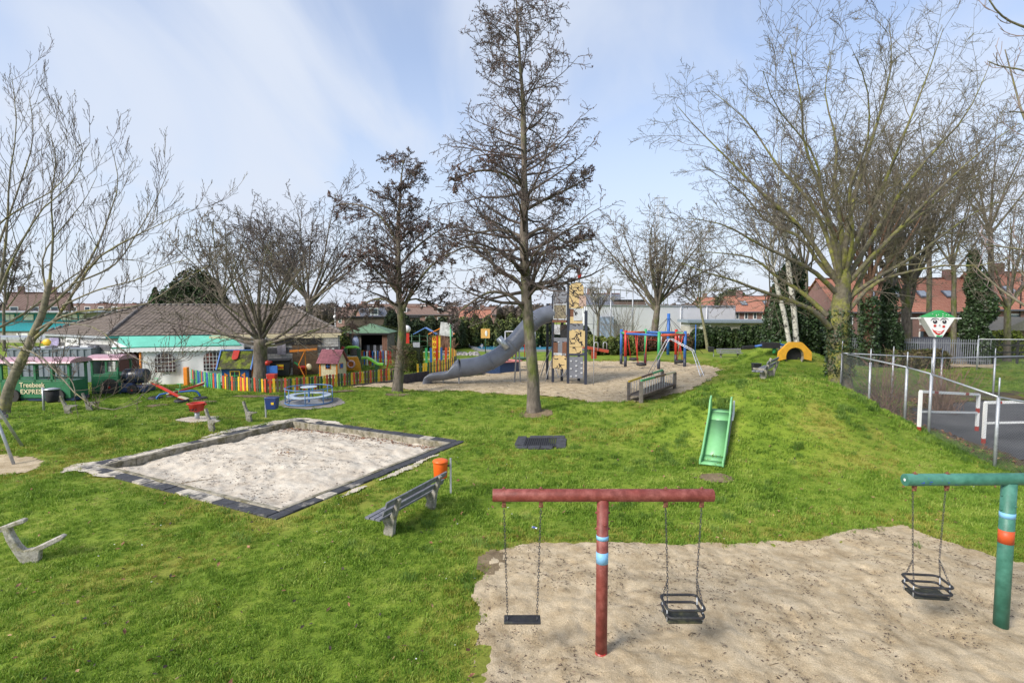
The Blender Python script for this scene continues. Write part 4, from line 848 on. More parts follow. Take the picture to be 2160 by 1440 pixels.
# cow statue at wall
c = onwall(.965, 0, .9); t2_ = thing('painted_figure', 'white and black painted board figure at the right end of the clubhouse wall', 'cut-out figure', c, ru)
MB().ball((0, 0, 1.3), .5, 10, (1, .25, .9)).build('head', white, t2_); MB().box((-.05, -.1, .75), (.6, .2, .6)).build('body', black, t2_); MB().box((-.1, -.22, .95), (.3, .03, .2)).build('patch', yellow, t2_); MB().box((0, 0, .3), (.4, .1, .6)).build('leg', white, t2_)
# slatted grey fence + sunflowers right of clubhouse
def slat_fence(a, b, h, m, label, pitch=.16, sw=.1, name='slat_fence', cat='fence', maxn=290, top=None):
    a = Vector(a); b = Vector(b); t = thing(name, label, cat, a); ln = (b-a).length; n = min(maxn, int(ln/pitch)); d = (b-a)/ln; rz = math.atan2(d.y, d.x)
    proto = None
    for i in range(n):
        p = a+d*(ln*(i+.5)/n)-a
        if proto is None: proto = MB().box((0, 0, h/2), (sw, .03, h)).build('slat', m, t); proto.location = p; proto.rotation_euler = (0, 0, rz)
        else:
            o = proto.copy(); COL.objects.link(o); o.location = p
    nn = Vector((-d.y, d.x, 0))*.04
    for z in (h*.2, h*.85): MB().beam(a+nn+Vector((0, 0, z)), b+nn+Vector((0, 0, z)), .04, .08).build('rail', m, t, w=True)
    return t
greyw = mat('grey fence boards', (.20, .20, .21), .8, .25, 4)
p0 = P(688, 772); p1 = P(716, 770); slat_fence(p0, p1, 3.0, paint('pale grey steel', (.42, .43, .45)), 'pale grey steel bar fence right of the clubhouse', .2, .07)
t2_ = thing('flower_board', 'two yellow flower heads fixed to the grey bar fence', 'decoration', P(700, 775))
for x in (-.35, 0, .35): MB().lathe((x, -.1, 1.75), [(.05, -.06), (.3, 0), (.05, .05)], 12).build('flower_head', paint('pale yellow', (.7, .62, .2)), t2_)
MB().box((0, 0, .8), (.8, .05, 1.6)).build('stem_panel', paint('pale grey steel', (.42, .43, .45)), t2_)
# flag pole
fp = P(709, 776); t2_ = thing('flagpole', 'thin white flagpole with red sleeve at the end of the clubhouse', 'flagpole', fp)
MB().cyl((0, 0, 0), (0, 0, at(709, 648, fp.y).z), .05, .03, n=8).build('pole', white, t2_); MB().cyl((.08, 0, 0), (.08, 0, 2.4), .09, n=8).build('sleeve', red, t2_); MB().ball((0, 0, at(709, 668, fp.y).z), .15, 8).build('light', white, t2_)
# duck / yellow bird on roof edge
c = at(99, 722, 36.5); t2_ = thing('weather_bird', 'yellow painted bird on a red stick at the left corner of the clubhouse', 'bird figure', (c.x, c.y, 0)); MB().ball((0, 0, c.z), .24, 9, (1.2, .6, 1)).build('body', yellow, t2_); MB().beam((-.2, 0, c.z+.02), (-.42, 0, c.z), .1, .08).build('beak', orange, t2_); MB().cyl((0, 0, 0), (0, 0, c.z-.2), .05, n=6).build('pole', red, t2_)
# container
ct = P(128, 806); corr = mat('grey blue corrugated steel', (.20, .23, .27), .5, .15, 2)
t2_ = thing('shipping_container', 'grey blue corrugated steel container between the train and the clubhouse', 'container', (Xp(100, 35.3), 35.3, 0), .12)
m = MB()
for i in range(24): m.box((-2.5+5*(i+.5)/24, -.0 if i % 2 else .05, 1.1), (5/24+.002, .06, 2.2))
m.build('corrugated_side', corr, t2_); MB().box((0, 1.1, 2.2), (5.1, 2.3, .08)).build('top', corr, t2_); MB().box((2.52, 1.1, 1.1), (.06, 2.3, 2.2)).build('end_panel', corr, t2_)
R = random.Random(3)
for i in range(8): MB().box((-2+i*.6, .6+R.random()*.5, 2.24+.05), (R.uniform(.3, .7), .4, .08)).build('stored_board', mat('junk', (.15, .15, .18), .7, .5, 2) if i % 2 else white, t2_)
# ================================================================ TENT
ta = Vector((-23.4, 34.2, 0)); tb = Vector((-18.0, 36.0, 0)); dd = Vector((-.32, .95, 0))*2.0
t = thing('marquee_tent', 'white party tent with mint green roof, arched windows and an open left bay', 'tent', ta)
canv = mat('white canvas', (.80, .80, .78), .7, .06, 1.5, .5, 3); mintc = mat('mint green canvas', (.14, .52, .38), .6, .1, 1.2, .5, 4); canvg = mat('green canvas stripe', (.03, .28, .18), .6)
def lerp(a, b, f): return a.lerp(b, f)
ez = 2.3; rz_ = 2.95
n = 24; m = MB(); vs = []
for i in range(n+1):
    p = ta.lerp(tb, i/n); wv = .05*sin(i*1.3)+.03*sin(i*3.1)
    for j, z in enumerate((0, .5, 1.1, 1.7, ez)): q = p+Vector((.3, -1, 0))*(wv*(1-j/4)+.05*(4-j)/4); vs.append((q.x, q.y, z))
fs = [(5*i+j, 5*i+5+j, 5*i+6+j, 5*i+1+j) for i in range(n) for j in range(4)]
m.add(vs, fs, True); m.build('front_wall', canv, t, w=True)
m = MB(); m.quad(up(tb, 0), up(tb+dd, 0), up(tb+dd, ez), up(tb, ez)); m.build('end_wall', canv, t, w=True)
for i, (f0, f1) in enumerate(((0, .19), (.2, .39), (.4, .59), (.6, .79), (.8, 1))):
    pass
ra_, rb_ = up(ta+dd-Vector((1.7, .4, 0)), rz_+.05), up(tb+dd-Vector((.9, 0, 0)), rz_)
la = ta-Vector((1.4, .35, 0))
m = MB(); n = 20; vs = []
for i in range(n+1):
    e = up(la.lerp(tb+Vector((.25, 0, 0)), i/n)+Vector((.05, -.2, 0)), ez+.05); r = ra_.lerp(rb_, i/n)
    for j in range(5): f = j/4; q = e.lerp(r, f); q.z -= .06*sin(pi*f)+.03*abs(sin(i*pi/4))*sin(pi*f); vs.append(q)
m.add(vs, [(5*i+j, 5*i+5+j, 5*i+6+j, 5*i+1+j) for i in range(n) for j in range(4)], True); m.build('roof', mintc, t, w=True)
m = MB(); m.add([up(tb+Vector((.3, -.2, 0)), ez+.05), up(tb+dd, ez+.05), rb_], [(0, 1, 2)]); m.build('roof_end', canv, t, w=True)
m = MB(); vs = []; n = 60
for i in range(n+1):
    e = la.lerp(tb+Vector((.3, 0, 0)), i/n)+Vector((.05, -.22, 0)); vs += [(e.x, e.y, ez+.07), (e.x, e.y-.02, ez-.16-.05*abs(sin(i*pi/2)))]
m.add(vs, [(2*i, 2*i+1, 2*i+3, 2*i+2) for i in range(n)]); m.build('valance', canv, t, w=True)
MB().beam(up(la, ez+.09)+Vector((0, -.23, 0)), up(tb, ez+.09)+Vector((.2, -.23, 0)), .02, .1).build('green_edge', canvg, t, w=True)
for s_ in (0, 1):
    pass
MB().add([up(la, ez-.05)+Vector((-.02, -.25, 0)), up(la+Vector((1.5, .5, 0)), ez-.2)+Vector((0, -.3, 0)), up(la+Vector((0, .2, 0)), ez+.5)+Vector((-.1, 0, 0))], [(0, 1, 2)]).build('gable_flap', canv, t, w=True)
MB().cyl(up(ta, 0), up(ta, ez), .07, n=8).build('pole', orange, t, w=True)
MB().beam(up(la+Vector((-.2, .6, 0)), 1.1), up(ta+Vector((.1, .6, 0)), 1.1), .1, 2.2).build('bay_shade_slab', mat('maroon bay shade', (.03, .008, .008), .9), t, w=True)  # solid slab fills the open bay; the shade inside is put into its colour
MB().cyl(up(la, 0), up(la, ez), .04, n=8).build('pole', white, t, w=True)
winm = mat('smoky plastic window', (.06, .05, .055), .25, .5, 1.5, col2=(.20, .06, .05), c2s=.8, c2t=(.5, .6))
for f in (.24, .72):
    c = ta.lerp(tb, f); u = (tb-ta).normalized(); nn = Vector((u.y, -u.x, 0)); ww, wh = .56, 1.12; zc = .95
    Mw = Matrix.Translation(up(c+nn*.16, zc))@Matrix(((u.x, 0, nn.x, 0), (u.y, 0, nn.y, 0), (0, 1, 0, 0), (0, 0, 0, 1)))
    o_ = [(-ww, -.15), (ww, -.15), (ww, .65)]+[(ww*cos(a), .65+.42*sin(a)) for a in [pi*k/10 for k in range(1, 10)]]+[(-ww, .65)]
    wo = MB().prism(o_, Mw, .02).build('window', winm, t, w=True)
    m = MB(); Mw2 = Matrix.Translation(nn*.015)@Mw
    for k in range(-2, 3): x = k*ww/2.7; m.prism([(x-.012, -.15), (x+.012, -.15), (x+.012, .65+.40*math.sqrt(1-(x/ww)**2)), (x-.012, .65+.40*math.sqrt(1-(x/ww)**2))], Mw2, .01)
    for k in range(4): z = .0+k*.25; m.prism([(-ww, z), (ww, z), (ww, z+.024), (-ww, z+.024)], Mw2, .012)
    m.build('window_grid', white, t, w=True)
# ================================================================ SHELTER with green roof
gz = P(776, 758); t = thing('garden_shelter', 'wooden shelter with green hip roof and dark inside full of stacked white chairs', 'shelter', gz, 0)
w_, d_, h_ = 3.7, 3, 2.5; gfelt = mat('green roof felt', (.12, .21, .13), .9, .2, 3); fw = mat('weathered fence wood', (.17, .15, .13), .85, .3, 4)
rf = [(-w_/2-.3, -.3, h_), (w_/2+.3, -.3, h_), (w_/2+.3, d_+.3, h_), (-w_/2-.3, d_+.3, h_), (0, d_/2, h_+.85)]
MB().add(rf, [(0, 1, 4), (1, 2, 4), (2, 3, 4), (3, 0, 4), (3, 2, 1, 0)]).build('roof', gfelt, t)
m = MB().beam((-w_/2-.3, -.3, h_-.08), (w_/2+.3, -.3, h_-.08), .06, .16).build('fascia', dark, t)
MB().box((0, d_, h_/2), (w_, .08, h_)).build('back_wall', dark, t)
for s in (-1, 1): MB().box((s*w_/2, d_/2, h_/2), (.08, d_, h_)).build('side_wall', fw, t)
for i in range(8): MB().box((-w_/2+.1+i*.155, 0, h_/2-.05), (.14, .05, h_-.1)).build('wall_board', fw, t)
for i in range(3): MB().box((w_/2-.1-i*.155, 0, h_/2-.05), (.14, .05, h_-.1)).build('wall_board', mat('red brown board', (.18, .09, .06), .8), t)
MB().lathe_sc((0, 0, 0), [(.01, -.02), (1, 0), (.01, .02)], 20, (1, 1, 1)) 
o = MB().lathe((0, 0, 0), [(.001, -.03), (.32, -.02), (.32, .02), (.001, .03)], 20).build('oval_sign', paint('pale lilac print', (.45, .52, .75), var=.4, vs=12), t); o.rotation_euler = (pi/2, 0, 0); o.location = (-w_/2+.75, -.05, 1.6); o.scale = (1, 2.0, 1)
Rr_ = random.Random(7)
for k in range(7):
    x = -.45+k*.31; tt = MB(); 
    tt.box((x, .6, .7), (.26, .3, .05)).box((x, .75, 1.0), (.26, .04, .6))
    for s in (-.11, .11): tt.box((x+s, .46, .35), (.03, .03, .7))
    ch = tt.build('stacked_chair', paint('chair grey', (.30, .31, .36), var=.3) if k % 2 else dark, t)
# ================================================================ clipped round bush by tree, done in plants file
# ================================================================ basketball-like board, games panel, signs by pool
p = P(951, 776); p = P(951, 767); zz_ = at(951, 697, p.y).z
t = thing('ball_board', 'white square board on a green pole above the small picket fence', 'play board', p)
MB().cyl((0, 0, -.1), (0, 0, zz_+.6), .06, n=8).build('pole', green, t); MB().box((-.35, .08, zz_+.1), (1.15, .06, 1.15), M=Matrix.Rotation(.12, 3, 'Y')).build('board', mat('grey white board', (.55, .56, .55), .5, .3, 3), t)
p = P(921, 757); t = thing('games_tower', 'yellow and red games panel with lilac and orange pitched roofs', 'play panel', p)
MB().box((0, 0, 1.1), (.75, .2, 2.2)).build('panel', yellow, t); MB().box((.08, -.12, 1.1), (.16, .06, 2.2)).build('red_stripe', red, t)
for k in range(4): MB().tube([(-.2+.1*cos(2*pi*j/10), -.12, .4+k*.5+.13*sin(2*pi*j/10)) for j in range(10)], .03, 5, closed=True).build('ring_mark', red, t)
for x, c, w in ((-1.0, lbl, 1.1), (.5, orange, 1.2)):
    for s in (-1, 1): MB().beam((x+s*w, 0, 2.35), (x, 0, 2.95), .9, .07).build('roof_panel', c, t)
p = P(1024, 744); t = thing('pool_sign', 'orange square sign with a white figure at the pool edge', 'sign', p); zz_ = at(1023, 703, p.y).z
MB().cyl((0, 0, 0), (0, 0, zz_), .05, n=8).build('pole', dkgreen, t); MB().box((0, -.08, zz_), (.95, .05, 1.0)).build('panel', paint('ochre sign', (.75, .42, .12)), t); MB().ball((.1, -.12, zz_), .2, 8, (.7, .1, 1.6)).build('figure', white, t)
t = thing('painted_figure', 'red and white tall painted figure beside the clipped bush', 'cut-out figure', P(858, 762)); MB().box((0, 0, 1.6), (.5, .2, 2.0)).build('body', red, t); MB().ball((.05, 0, 2.9), .35, 8).build('head', white, t); MB().cyl((0, 0, 0), (0, 0, .8), .1, n=8).build('post', dkgreen, t)
t = thing('mesh_panel', 'light grey mesh panel with red stay right of the clipped bush', 'panel', P(879, 785)); MB().box((0, 0, 1.2), (.5, .05, 2.1)).build('panel', mat('grey mesh', (.4, .42, .46), .5), t); MB().beam((-.3, 0, .9), (.15, 0, .05), .08, .06).build('stay', red, t)
# ================================================================ POOL
pool = [(P(a, b).x, P(a, b).y) for a, b in [(985, 729), (1040, 726), (1165, 726), (1240, 728), (1240, 739), (1180, 741), (1040, 742), (1010, 740)]]
m = MB(); m.add([(x, y, .14) for x, y in pool], [tuple(range(len(pool)))]); m.build('pool_water', mat('turquoise pool', (.10, .42, .62), .15, .06, .6, .2, 1.5, spec=.6), None)['kind'] = 'structure'
m = MB(); k = len(pool)
for i in range(k): a = pool[i]; b = pool[(i+1) % k]; m.beam((a[0], a[1], .1), (b[0], b[1], .1), .6, .22)
m.build('pool_edge', mat('pool coping', (.25, .26, .27), .8), None)['kind'] = 'structure'
# small dark stones and low debris around pool front
m = MB(); Rr_ = random.Random(9)
for i in range(160):
    p = P(925+Rr_.random()*85, 744+Rr_.random()*6); m.ball(p+Vector((0, 0, .03)), Rr_.uniform(.1, .22), 5, (1, 1, .6))
m.build('edging_stones', mat('mixed stones', (.30, .28, .27), .9, .5, 3), None)['kind'] = 'stuff'
# ================================================================ SAND-PIT EQUIPMENT
slate = paint('slate post', (.035, .042, .065), rough=.5); gpan = paint('grey panel', (.17, .18, .21), rough=.6); ypan = paint('sand yellow panel', (.55, .41, .20), rough=.6); bpan = paint('brown panel', (.16, .07, .04)); wpan = paint('pale grey panel', (.50, .52, .55)); crk = paint('dark groove', (.03, .025, .03))
TA, TB, TC = P(1166, 803), P(1198, 808), P(1235, 811)
TA, TB, TC = Vector((at(1166, 803, 35.6).x, 35.6, 0)), Vector((at(1198, 808, 35.0).x, 35.0, 0)), Vector((at(1235, 811, 34.8).x, 34.8, 0))
dep = Vector((-.28, 1.3, 0))
t = thing('climbing_tower', 'tall climbing tower with slate posts and yellow and grey rock-crack panels', 'climbing tower', (TB.x, TB.y, 0))
zat = lambda py, Y: at(1200, py, Y).z
for p, py in ((TA, 622), (TB, 597), (TC, 655), (TA+dep, 640), (TB+dep, 615), (TC+dep, 600)):
    MB().box((p.x, p.y, zat(py, p.y)/2-.1), (.17, .17, zat(py, p.y)+.2)).build('post', slate, t, w=True)
def tpan(a, b, f0, f1, y0, y1, m, name='panel', off=0.0, th=.04, arch=0, cracks=0, seed=0):
    p = a.lerp(b, f0); q = a.lerp(b, f1); u = (q-p); wd = u.length; u.normalize(); nn = Vector((u.y, -u.x, 0)); Ym = (p.y+q.y)/2; z0, z1 = zat(y1, Ym), zat(y0, Ym); h = z1-z0
    M = Matrix.Translation(((p.x+q.x)/2+nn.x*off, (p.y+q.y)/2+nn.y*off, z0))@Matrix(((u.x, 0, nn.x, 0), (u.y, 0, nn.y, 0), (0, 1, 0, 0), (0, 0, 0, 1)))
    if arch: o_ = [(-wd/2, 0), (wd/2, 0), (wd/2, h-arch*.6)]+[(wd/2*cos(x), h-arch*.6+arch*.8*sin(x)+.04*sin(9*x)) for x in [pi*k/10 for k in range(1, 10)]]+[(-wd/2, h-arch*.6)]
    else: o_ = [(-wd/2, 0), (wd/2, 0), (wd/2, h), (-wd/2, h)]
    o = MB().prism(o_, M, th).build(name, m, t, w=True)
    R = random.Random(seed)
    M2 = Matrix.Translation(nn*(th/2+.004))@M
    mm = MB()
    for k in range(cracks):
        x, z = R.uniform(-wd*.4, wd*.4), R.uniform(h*.1, h*.85); an = R.uniform(0, 6.28); pts = [(x, z)]
        for j in range(3): an += R.uniform(-1, 1); x = max(-wd*.46, min(wd*.46, x+cos(an)*wd*.16)); z = max(.03, min(h*.93, z+sin(an)*wd*.16)); pts.append((x, z))
        for j in range(3):
            (xa, za), (xb, zb) = pts[j], pts[j+1]; d = math.hypot(xb-xa, zb-za)+1e-6; w0 = .035*(1-j/3)+.012; ux, uz = -(zb-za)/d*w0, (xb-xa)/d*w0
            mm.prism([(xa-ux, za-uz), (xb-ux*.4, zb-uz*.4), (xb+ux*.4, zb+uz*.4), (xa+ux, za+uz)], M2, .008)
    if cracks: mm.build('rock_cracks', crk, o)
    if cracks:
        c = o.children[0]; c.data.transform(Matrix.Translation(-t.location))
    return o
tpan(TA, TB, .05, .95, 612, 642, gpan, arch=.35, cracks=5, seed=1, off=.09)
tpan(TA, TB, .08, .92, 642, 673, mat('wire net panel', (.20, .17, .11), .6, .5, 12), 'net_panel', off=.06)
for py in (642, 673): tpan(TA, TB, .06, .94, py-1, py+1, wpan, 'net_frame', off=.10)
for f in (.08, .90): tpan(TA, TB, f, f+.03, 642, 673, wpan, 'net_frame', off=.10)
tpan(TA, TB, .05, .95, 675, 680, bpan, 'platform', off=-.3, th=1.0)
tpan(TA, TB, .1, .48, 684, 705, wpan, off=.02); tpan(TA, TB, .5, .95, 684, 712, dark, off=.0); tpan(TA, TB, .08, .95, 712, 720, gpan, off=.05)
tpan(TA, TB, .08, .36, 722, 752, bpan, off=.08); tpan(TA, TB, .66, .94, 722, 752, bpan, off=.08); tpan(TA, TB, .36, .66, 716, 746, gpan, off=.06)
tpan(TA, TB, .05, .95, 750, 777, ypan, off=.1, cracks=6, seed=2, arch=.2); tpan(TA, TB, .1, .9, 744, 749, wpan, 'platform', off=-.4, th=1.0)
tpan(TB, TC, .05, .85, 598, 640, ypan, arch=.4, cracks=16, seed=3, off=.09); tpan(TB, TC, .05, .85, 630, 650, ypan, cracks=5, seed=4, off=.10); tpan(TB, TC, .6, 1.0, 624, 646, paint('pinkish panel', (.45, .32, .27)), off=.13)
tpan(TB, TC, .05, .3, 651, 668, bpan, off=.02); tpan(TB, TC, .3, .78, 650, 676, wpan, off=.07, cracks=4, seed=12); tpan(TB, TC, .05, .8, 668, 682, ypan, off=.03); tpan(TB, TC, .05, .85, 682, 696, gpan, off=.05, cracks=2, seed=6)
tpan(TB, TC, .07, .95, 696, 731, ypan, arch=.15, cracks=12, seed=7, off=.12); tpan(TB, TC, .07, .8, 729, 745, ypan, off=.09, cracks=4, seed=8); tpan(TB, TC, .0, 1, 746, 750, slate, 'platform', off=-.45, th=1.1)
wl = tpan(TB, TC, .07, .85, 752, 797, gpan, 'climbing_wall', off=.05)
for fx, py in ((.12, 761), (.42, 761), (.72, 765), (.42, 771), (.12, 777), (.72, 776), (.42, 782), (.72, 786), (.42, 792), (.12, 793)):
    tpan(TB, TC, fx, fx+.11, py-1.5, py+1.5, wpan, 'hand_hold', off=.09, th=.05)
for k in range(2): MB().tube([at(1172-8*k*0+12*k, 778, 35.5-.1)+Vector((0, 0, 0)), at(1178+10*k, 795, 35.2), at(1190+4*k, 790, 35.2), at(1196, 778, 35.0)], .03, 6).build('hammock_strap', gpan, t, w=True)
for x0, x1 in ((1140, 1180), (1150, 1190)):
    a = P(x0, 797 if x0 == 1140 else 806); pts = [Vector((a.x, a.y, 0)).lerp(Vector((at(x1, 720, 35.2).x, 35.2, 0)), f)+Vector((0, 0, zat(722, 35)*sin(f*pi/2)**.9)) for f in [k/10 for k in range(11)]]
    MB().tube(pts, .035, 8).build('bent_rail', paint('steel pole', (.55, .57, .6), metal=.4, rough=.3), t, w=True)
pp = P(1252, 813); MB().tube([(pp.x, pp.y, 0), (pp.x, pp.y, zat(692, 35)), (TC.x, TC.y+.3, zat(700, 35))], .025, 8).build('fire_pole', galv, t, w=True)
m = MB()
for k in range(3): m.cyl(at(1168, 705-4*k, 35.4), at(1196, 688-3*k, 35), .012, n=5)
for k in range(3): m.cyl(P(1135+6*k, 795), at(1168, 700+8*k, 35.4), .012, n=4)
m.build('rope', paint('brown rope', (.12, .08, .06)), t, w=True)
q = TC+dep; MB().cyl((q.x, q.y, 5.5), (q.x, q.y, zat(588, q.y)), .025, n=6).build('mast', slate, t, w=True); MB().lathe((q.x, q.y, zat(588, q.y)), [(.1, 0), (.13, .3), (.05, .42)], 8).build('beacon', red, t, w=True)
# tube slide
tubem = paint('grey fibreglass', (.155, .17, .21), rough=.38, var=.14, vs=1.5, bump=.1, bs=8)
t = thing('tube_slide', 'big grey tube slide curving down from the tower with an open chute end', 'tube slide', (at(900, 808, 34.6).x, 34.6, 0))
pth = [(1172, 660, 36.0), (1145, 666, 35.9), (1125, 678, 35.7), (1108, 696, 35.5), (1090, 717, 35.3), (1072, 735, 35.2), (1052, 751, 35.0), (1028, 764, 34.9), (1000, 772, 34.8), (972, 775, 34.7)]
cl = [at(*p) for p in pth]
def smooth_path(c, k=4):
    out = []
    for i in range(len(c)-1):
        p0 = c[max(i-1, 0)]; p1 = c[i]; p2 = c[i+1]; p3 = c[min(i+2, len(c)-1)]
        for j in range(k):
            f = j/k; out.append(.5*((2*p1)+(p2-p0)*f+(2*p0-5*p1+4*p2-p3)*f*f+(3*p1-p0-3*p2+p3)*f**3))
    return out+[c[-1]]
cl = smooth_path(cl, 4); segs = [0, 9, 18, 27, len(cl)-1]
for a, b in zip(segs[:-1], segs[1:]):
    MB().tube(cl[a:b+1], .56, 28, cap=False).build('tube_section', tubem, t, w=True)
    MB().tube([cl[a]-(cl[a+1]-cl[a]).normalized()*.05, cl[a]+(cl[a+1]-cl[a]).normalized()*.05], .60, 28).build('flange', tubem, t, w=True)
ch = smooth_path([at(972, 775, 34.7), at(955, 779, 34.7), at(935, 783, 34.65), at(912, 786, 34.6), at(900, 790, 34.6), at(894, 797, 34.6), at(892, 809, 34.6)], 4)
m = MB(); n = 14; vs = []; K = len(ch)
for i, p in enumerate(ch):
    d = (ch[min(i+1, K-1)]-ch[max(i-1, 0)]).normalized(); sd_ = Vector((0, 1, 0)); upv = d.cross(sd_); upv = upv if upv.z > 0 or abs(d.z) > .9 else -upv
    if upv.z < -.1: upv = -upv
    f = i/(K-1); open_ = pi*(.97-.5*min(1, f*4.0)); r = .56-.06*min(1, f*2)
    for j in range(n+1): a = -open_+2*open_*j/n; vs.append(p+(-upv*cos(a)+sd_*sin(a))*r)
m.add(vs, [((n+1)*i+j, (n+1)*i+j+1, (n+1)*(i+1)+j+1, (n+1)*(i+1)+j) for i in range(K-1) for j in range(n)], True)
o = m.build('open_chute', tubem, t, w=True); sm_ = o.modifiers.new('thick', 'SOLIDIFY'); sm_.thickness = .05
for px in (935, 968): a = P(px, 806); MB().cyl((at(px, 800, 34.6).x, 34.6, -.1), at(px, 790, 34.6), .05, n=8).build('support', galv, t, w=True)
a = at(1068, 732, 34.6); MB().tube([at(1070, 735, 34.7), at(1052, 712, 34.7)], .22, 12).build('side_pipe', paint('pale steel tube', (.5, .53, .56), metal=.5, rough=.3), t, w=True)
# lying green log
t = thing('fallen_log_toy', 'grey green crawling log lying on the sand under the tube slide', 'log', P(995, 797)); MB().tube([P(975, 796)+Vector((0, 0, .1)), P(992, 793)+Vector((0, 0, .16)), P(1010, 791)+Vector((0, 0, .2)), P(1017, 789)+Vector((0, 0, .2))], [.08, .16, .2, .12], 10).build('log_body', mat('sage green', (.16, .24, .18), .8, .3, 6), t, w=True)
# boat sandbox
c = P(1035, 783); t = thing('boat_sandbox', 'blue boat shaped wooden sandbox with pink rim beyond the tube slide', 'boat sandbox', c, -.05)
o_ = [(-1.9, -.9), (.8, -1.0), (2.0, -.3), (2.2, .3), (1.2, 1.1), (-1.9, 1.1)]; k = len(o_)
for i in range(k):
    (x0, y0), (x1, y1) = o_[i], o_[(i+1) % k]; MB().beam((x0, y0, .35), (x1, y1, .35), .08, .85).build('side', paint('boat navy', (.02, .05, .13)), t); MB().beam((x0, y0, .80), (x1, y1, .80), .42, .06).build('rim', paint('coral pink', (.60, .20, .17)), t)
MB().prism([(a*.85, b*.8) for a, b in o_], Matrix.Translation((0, 0, .55)), .1).build('sand_fill', m_sand, t)
# nest swing
Yn = P(1088, 808).y; t = thing('nest_swing', 'nest swing with red ropes on grey A-frame poles behind the tall alder', 'nest swing', (at(1097, 808, Yn).x, Yn, 0))
ap = at(1093, 690, Yn)+Vector((0, 1.5, 0)); 
for px, py in ((1085, 806), (1098, 807)): MB().cyl(P(px, py)-Vector((0, 0, .1)), (ap.x, Yn+.5, ap.z), .05, n=8).build('pole', galv, t, w=True)
YN = 44; nc = at(1097, 754, YN); MB().lathe((nc.x, nc.y, nc.z), [(.1, -.25), (.5, -.15), (.62, 0), (.55, .02)], 18).build('nest', dkgreen, t, w=True)
for s in (-1, 1):
    for k in (-.12, .12): MB().cyl((nc.x+s*.5+k, nc.y, nc.z), (nc.x+s*.32, nc.y, at(1097, 705, YN).z), .03, n=5).build('rope', red, t, w=True)
    MB().box((nc.x+s*.25, nc.y, at(1097, 702, YN).z), (.3, .3, .2)).build('bracket', red, t, w=True)
MB().cyl((nc.x-1.2, nc.y, at(1097, 699, YN).z), (nc.x+1.2, nc.y, at(1097, 699, YN).z), .06, n=8).build('crossbar', galv, t, w=True)
for s in (-1.2, 1.2): MB().cyl((nc.x+s, nc.y, 0), (nc.x+s, nc.y, at(1097, 699, YN).z), .05, n=8).build('pole', galv, t, w=True)
t = thing('spring_post', 'short navy play post standing in the sand beyond the tube slide', 'post', P(1062, 757)); MB().cyl((0, 0, 0), (0, 0, .95), .14, n=10).build('post_body', navy, t); MB().lathe((0, 0, 0), [(.2, 0), (.2, .3)], 10).build('foot', dark, t)
# hexagon swing
HP = [(1310, 768, 700, blue), (1319, 774, 702, red), (1361, 766, 697, green), (1389, 779, 701, green), (1425, 768, 697, red), (1444, 774, 699, blue)]
base = P(1378, 772); t = thing('hexagon_swing_set', 'hexagonal swing set of blue, red and green posts in the far sand', 'swing set', Vector((base.x, base.y, 0)))
pts = []
for px, py, ty, m_ in HP:
    p = P(px, py); zt = at(px, ty, p.y).z; pts.append((Vector((p.x, p.y, 0)), m_)); MB().cyl((p.x, p.y, -.1), (p.x, p.y, .85), .125, n=12).build('post_sleeve', slate, t, w=True); MB().cyl((p.x, p.y, .8), (p.x, p.y, 3.0), .115, n=12).build('post', m_, t, w=True)
for i, j, m_ in ((0, 1, green), (1, 3, blue), (3, 5, salmon), (5, 4, green), (4, 2, blue), (2, 0, salmon)):
    a, b = pts[i][0], pts[j][0]; MB().cyl((a.x, a.y, 2.72), (b.x, b.y, 2.72), .09, n=8).build('crossbeam', m_, t, w=True)
for (px, py, Yw, i, j, f0, f1, lab) in ((1337, 757, None, 2, 0, .35, .75, 'black tyre swing on red ropes at the far left of the hexagon frame'), (1353, 768, None, 1, 3, .3, .65, 'black tyre swing on red ropes at the front of the hexagon frame'), (1433, 762, None, 5, 4, .2, .8, 'black tyre swing on red ropes at the right of the hexagon frame')):
    a, b = pts[i][0], pts[j][0]; m0 = a.lerp(b, f0); m1 = a.lerp(b, f1); mm_ = (m0+m1)/2; zc = at(px, py, mm_.y).z; xc = at(px, py, mm_.y).x
    tt = thing('tyre_swing', lab, 'tyre swing', (xc, mm_.y, zc), 0, 'tyre swings of the hexagon swing set'); tyre((0, 0, 0), .30, .12, par=tt, w=False)
    for q in (m0, m1):
        for dy in (-.2, .2): MB().cyl((q.x, q.y, 2.65), (xc+(.28 if q.x > xc else -.28), mm_.y+dy, zc), .022, n=5).build('rope', red, tt, w=True)
# ladder arch
Yl = 38; ste = paint('white steel rung', (.55, .57, .60), rough=.35, metal=.3)
t = thing('climbing_arch', 'bent steel ladder arch standing on the sand in front of the hexagon swings', 'climbing arch', (at(1425, 780, Yl).x, Yl, 0))
pa_ = [P(1366, 790), at(1405, 717, 37.5), at(1412, 714, 37.6), at(1460, 740, 37), P(1478, 795)]
pb_ = [P(1374, 789), at(1411, 717, 38.6), at(1418, 714, 38.6), at(1463, 738, 38), P(1485, 793)]
for q in (pa_, pb_): MB().tube(q, .03, 6).build('side_rail', ste, t, w=True)
for k in range(4):
    for j in range(1 if k == 1 else 6): f = (j+.5)/(1 if k == 1 else 6); MB().cyl(pa_[k].lerp(pa_[k+1], f), pb_[k].lerp(pb_[k+1], f), .02, n=5).build('rung', ste, t, w=True)
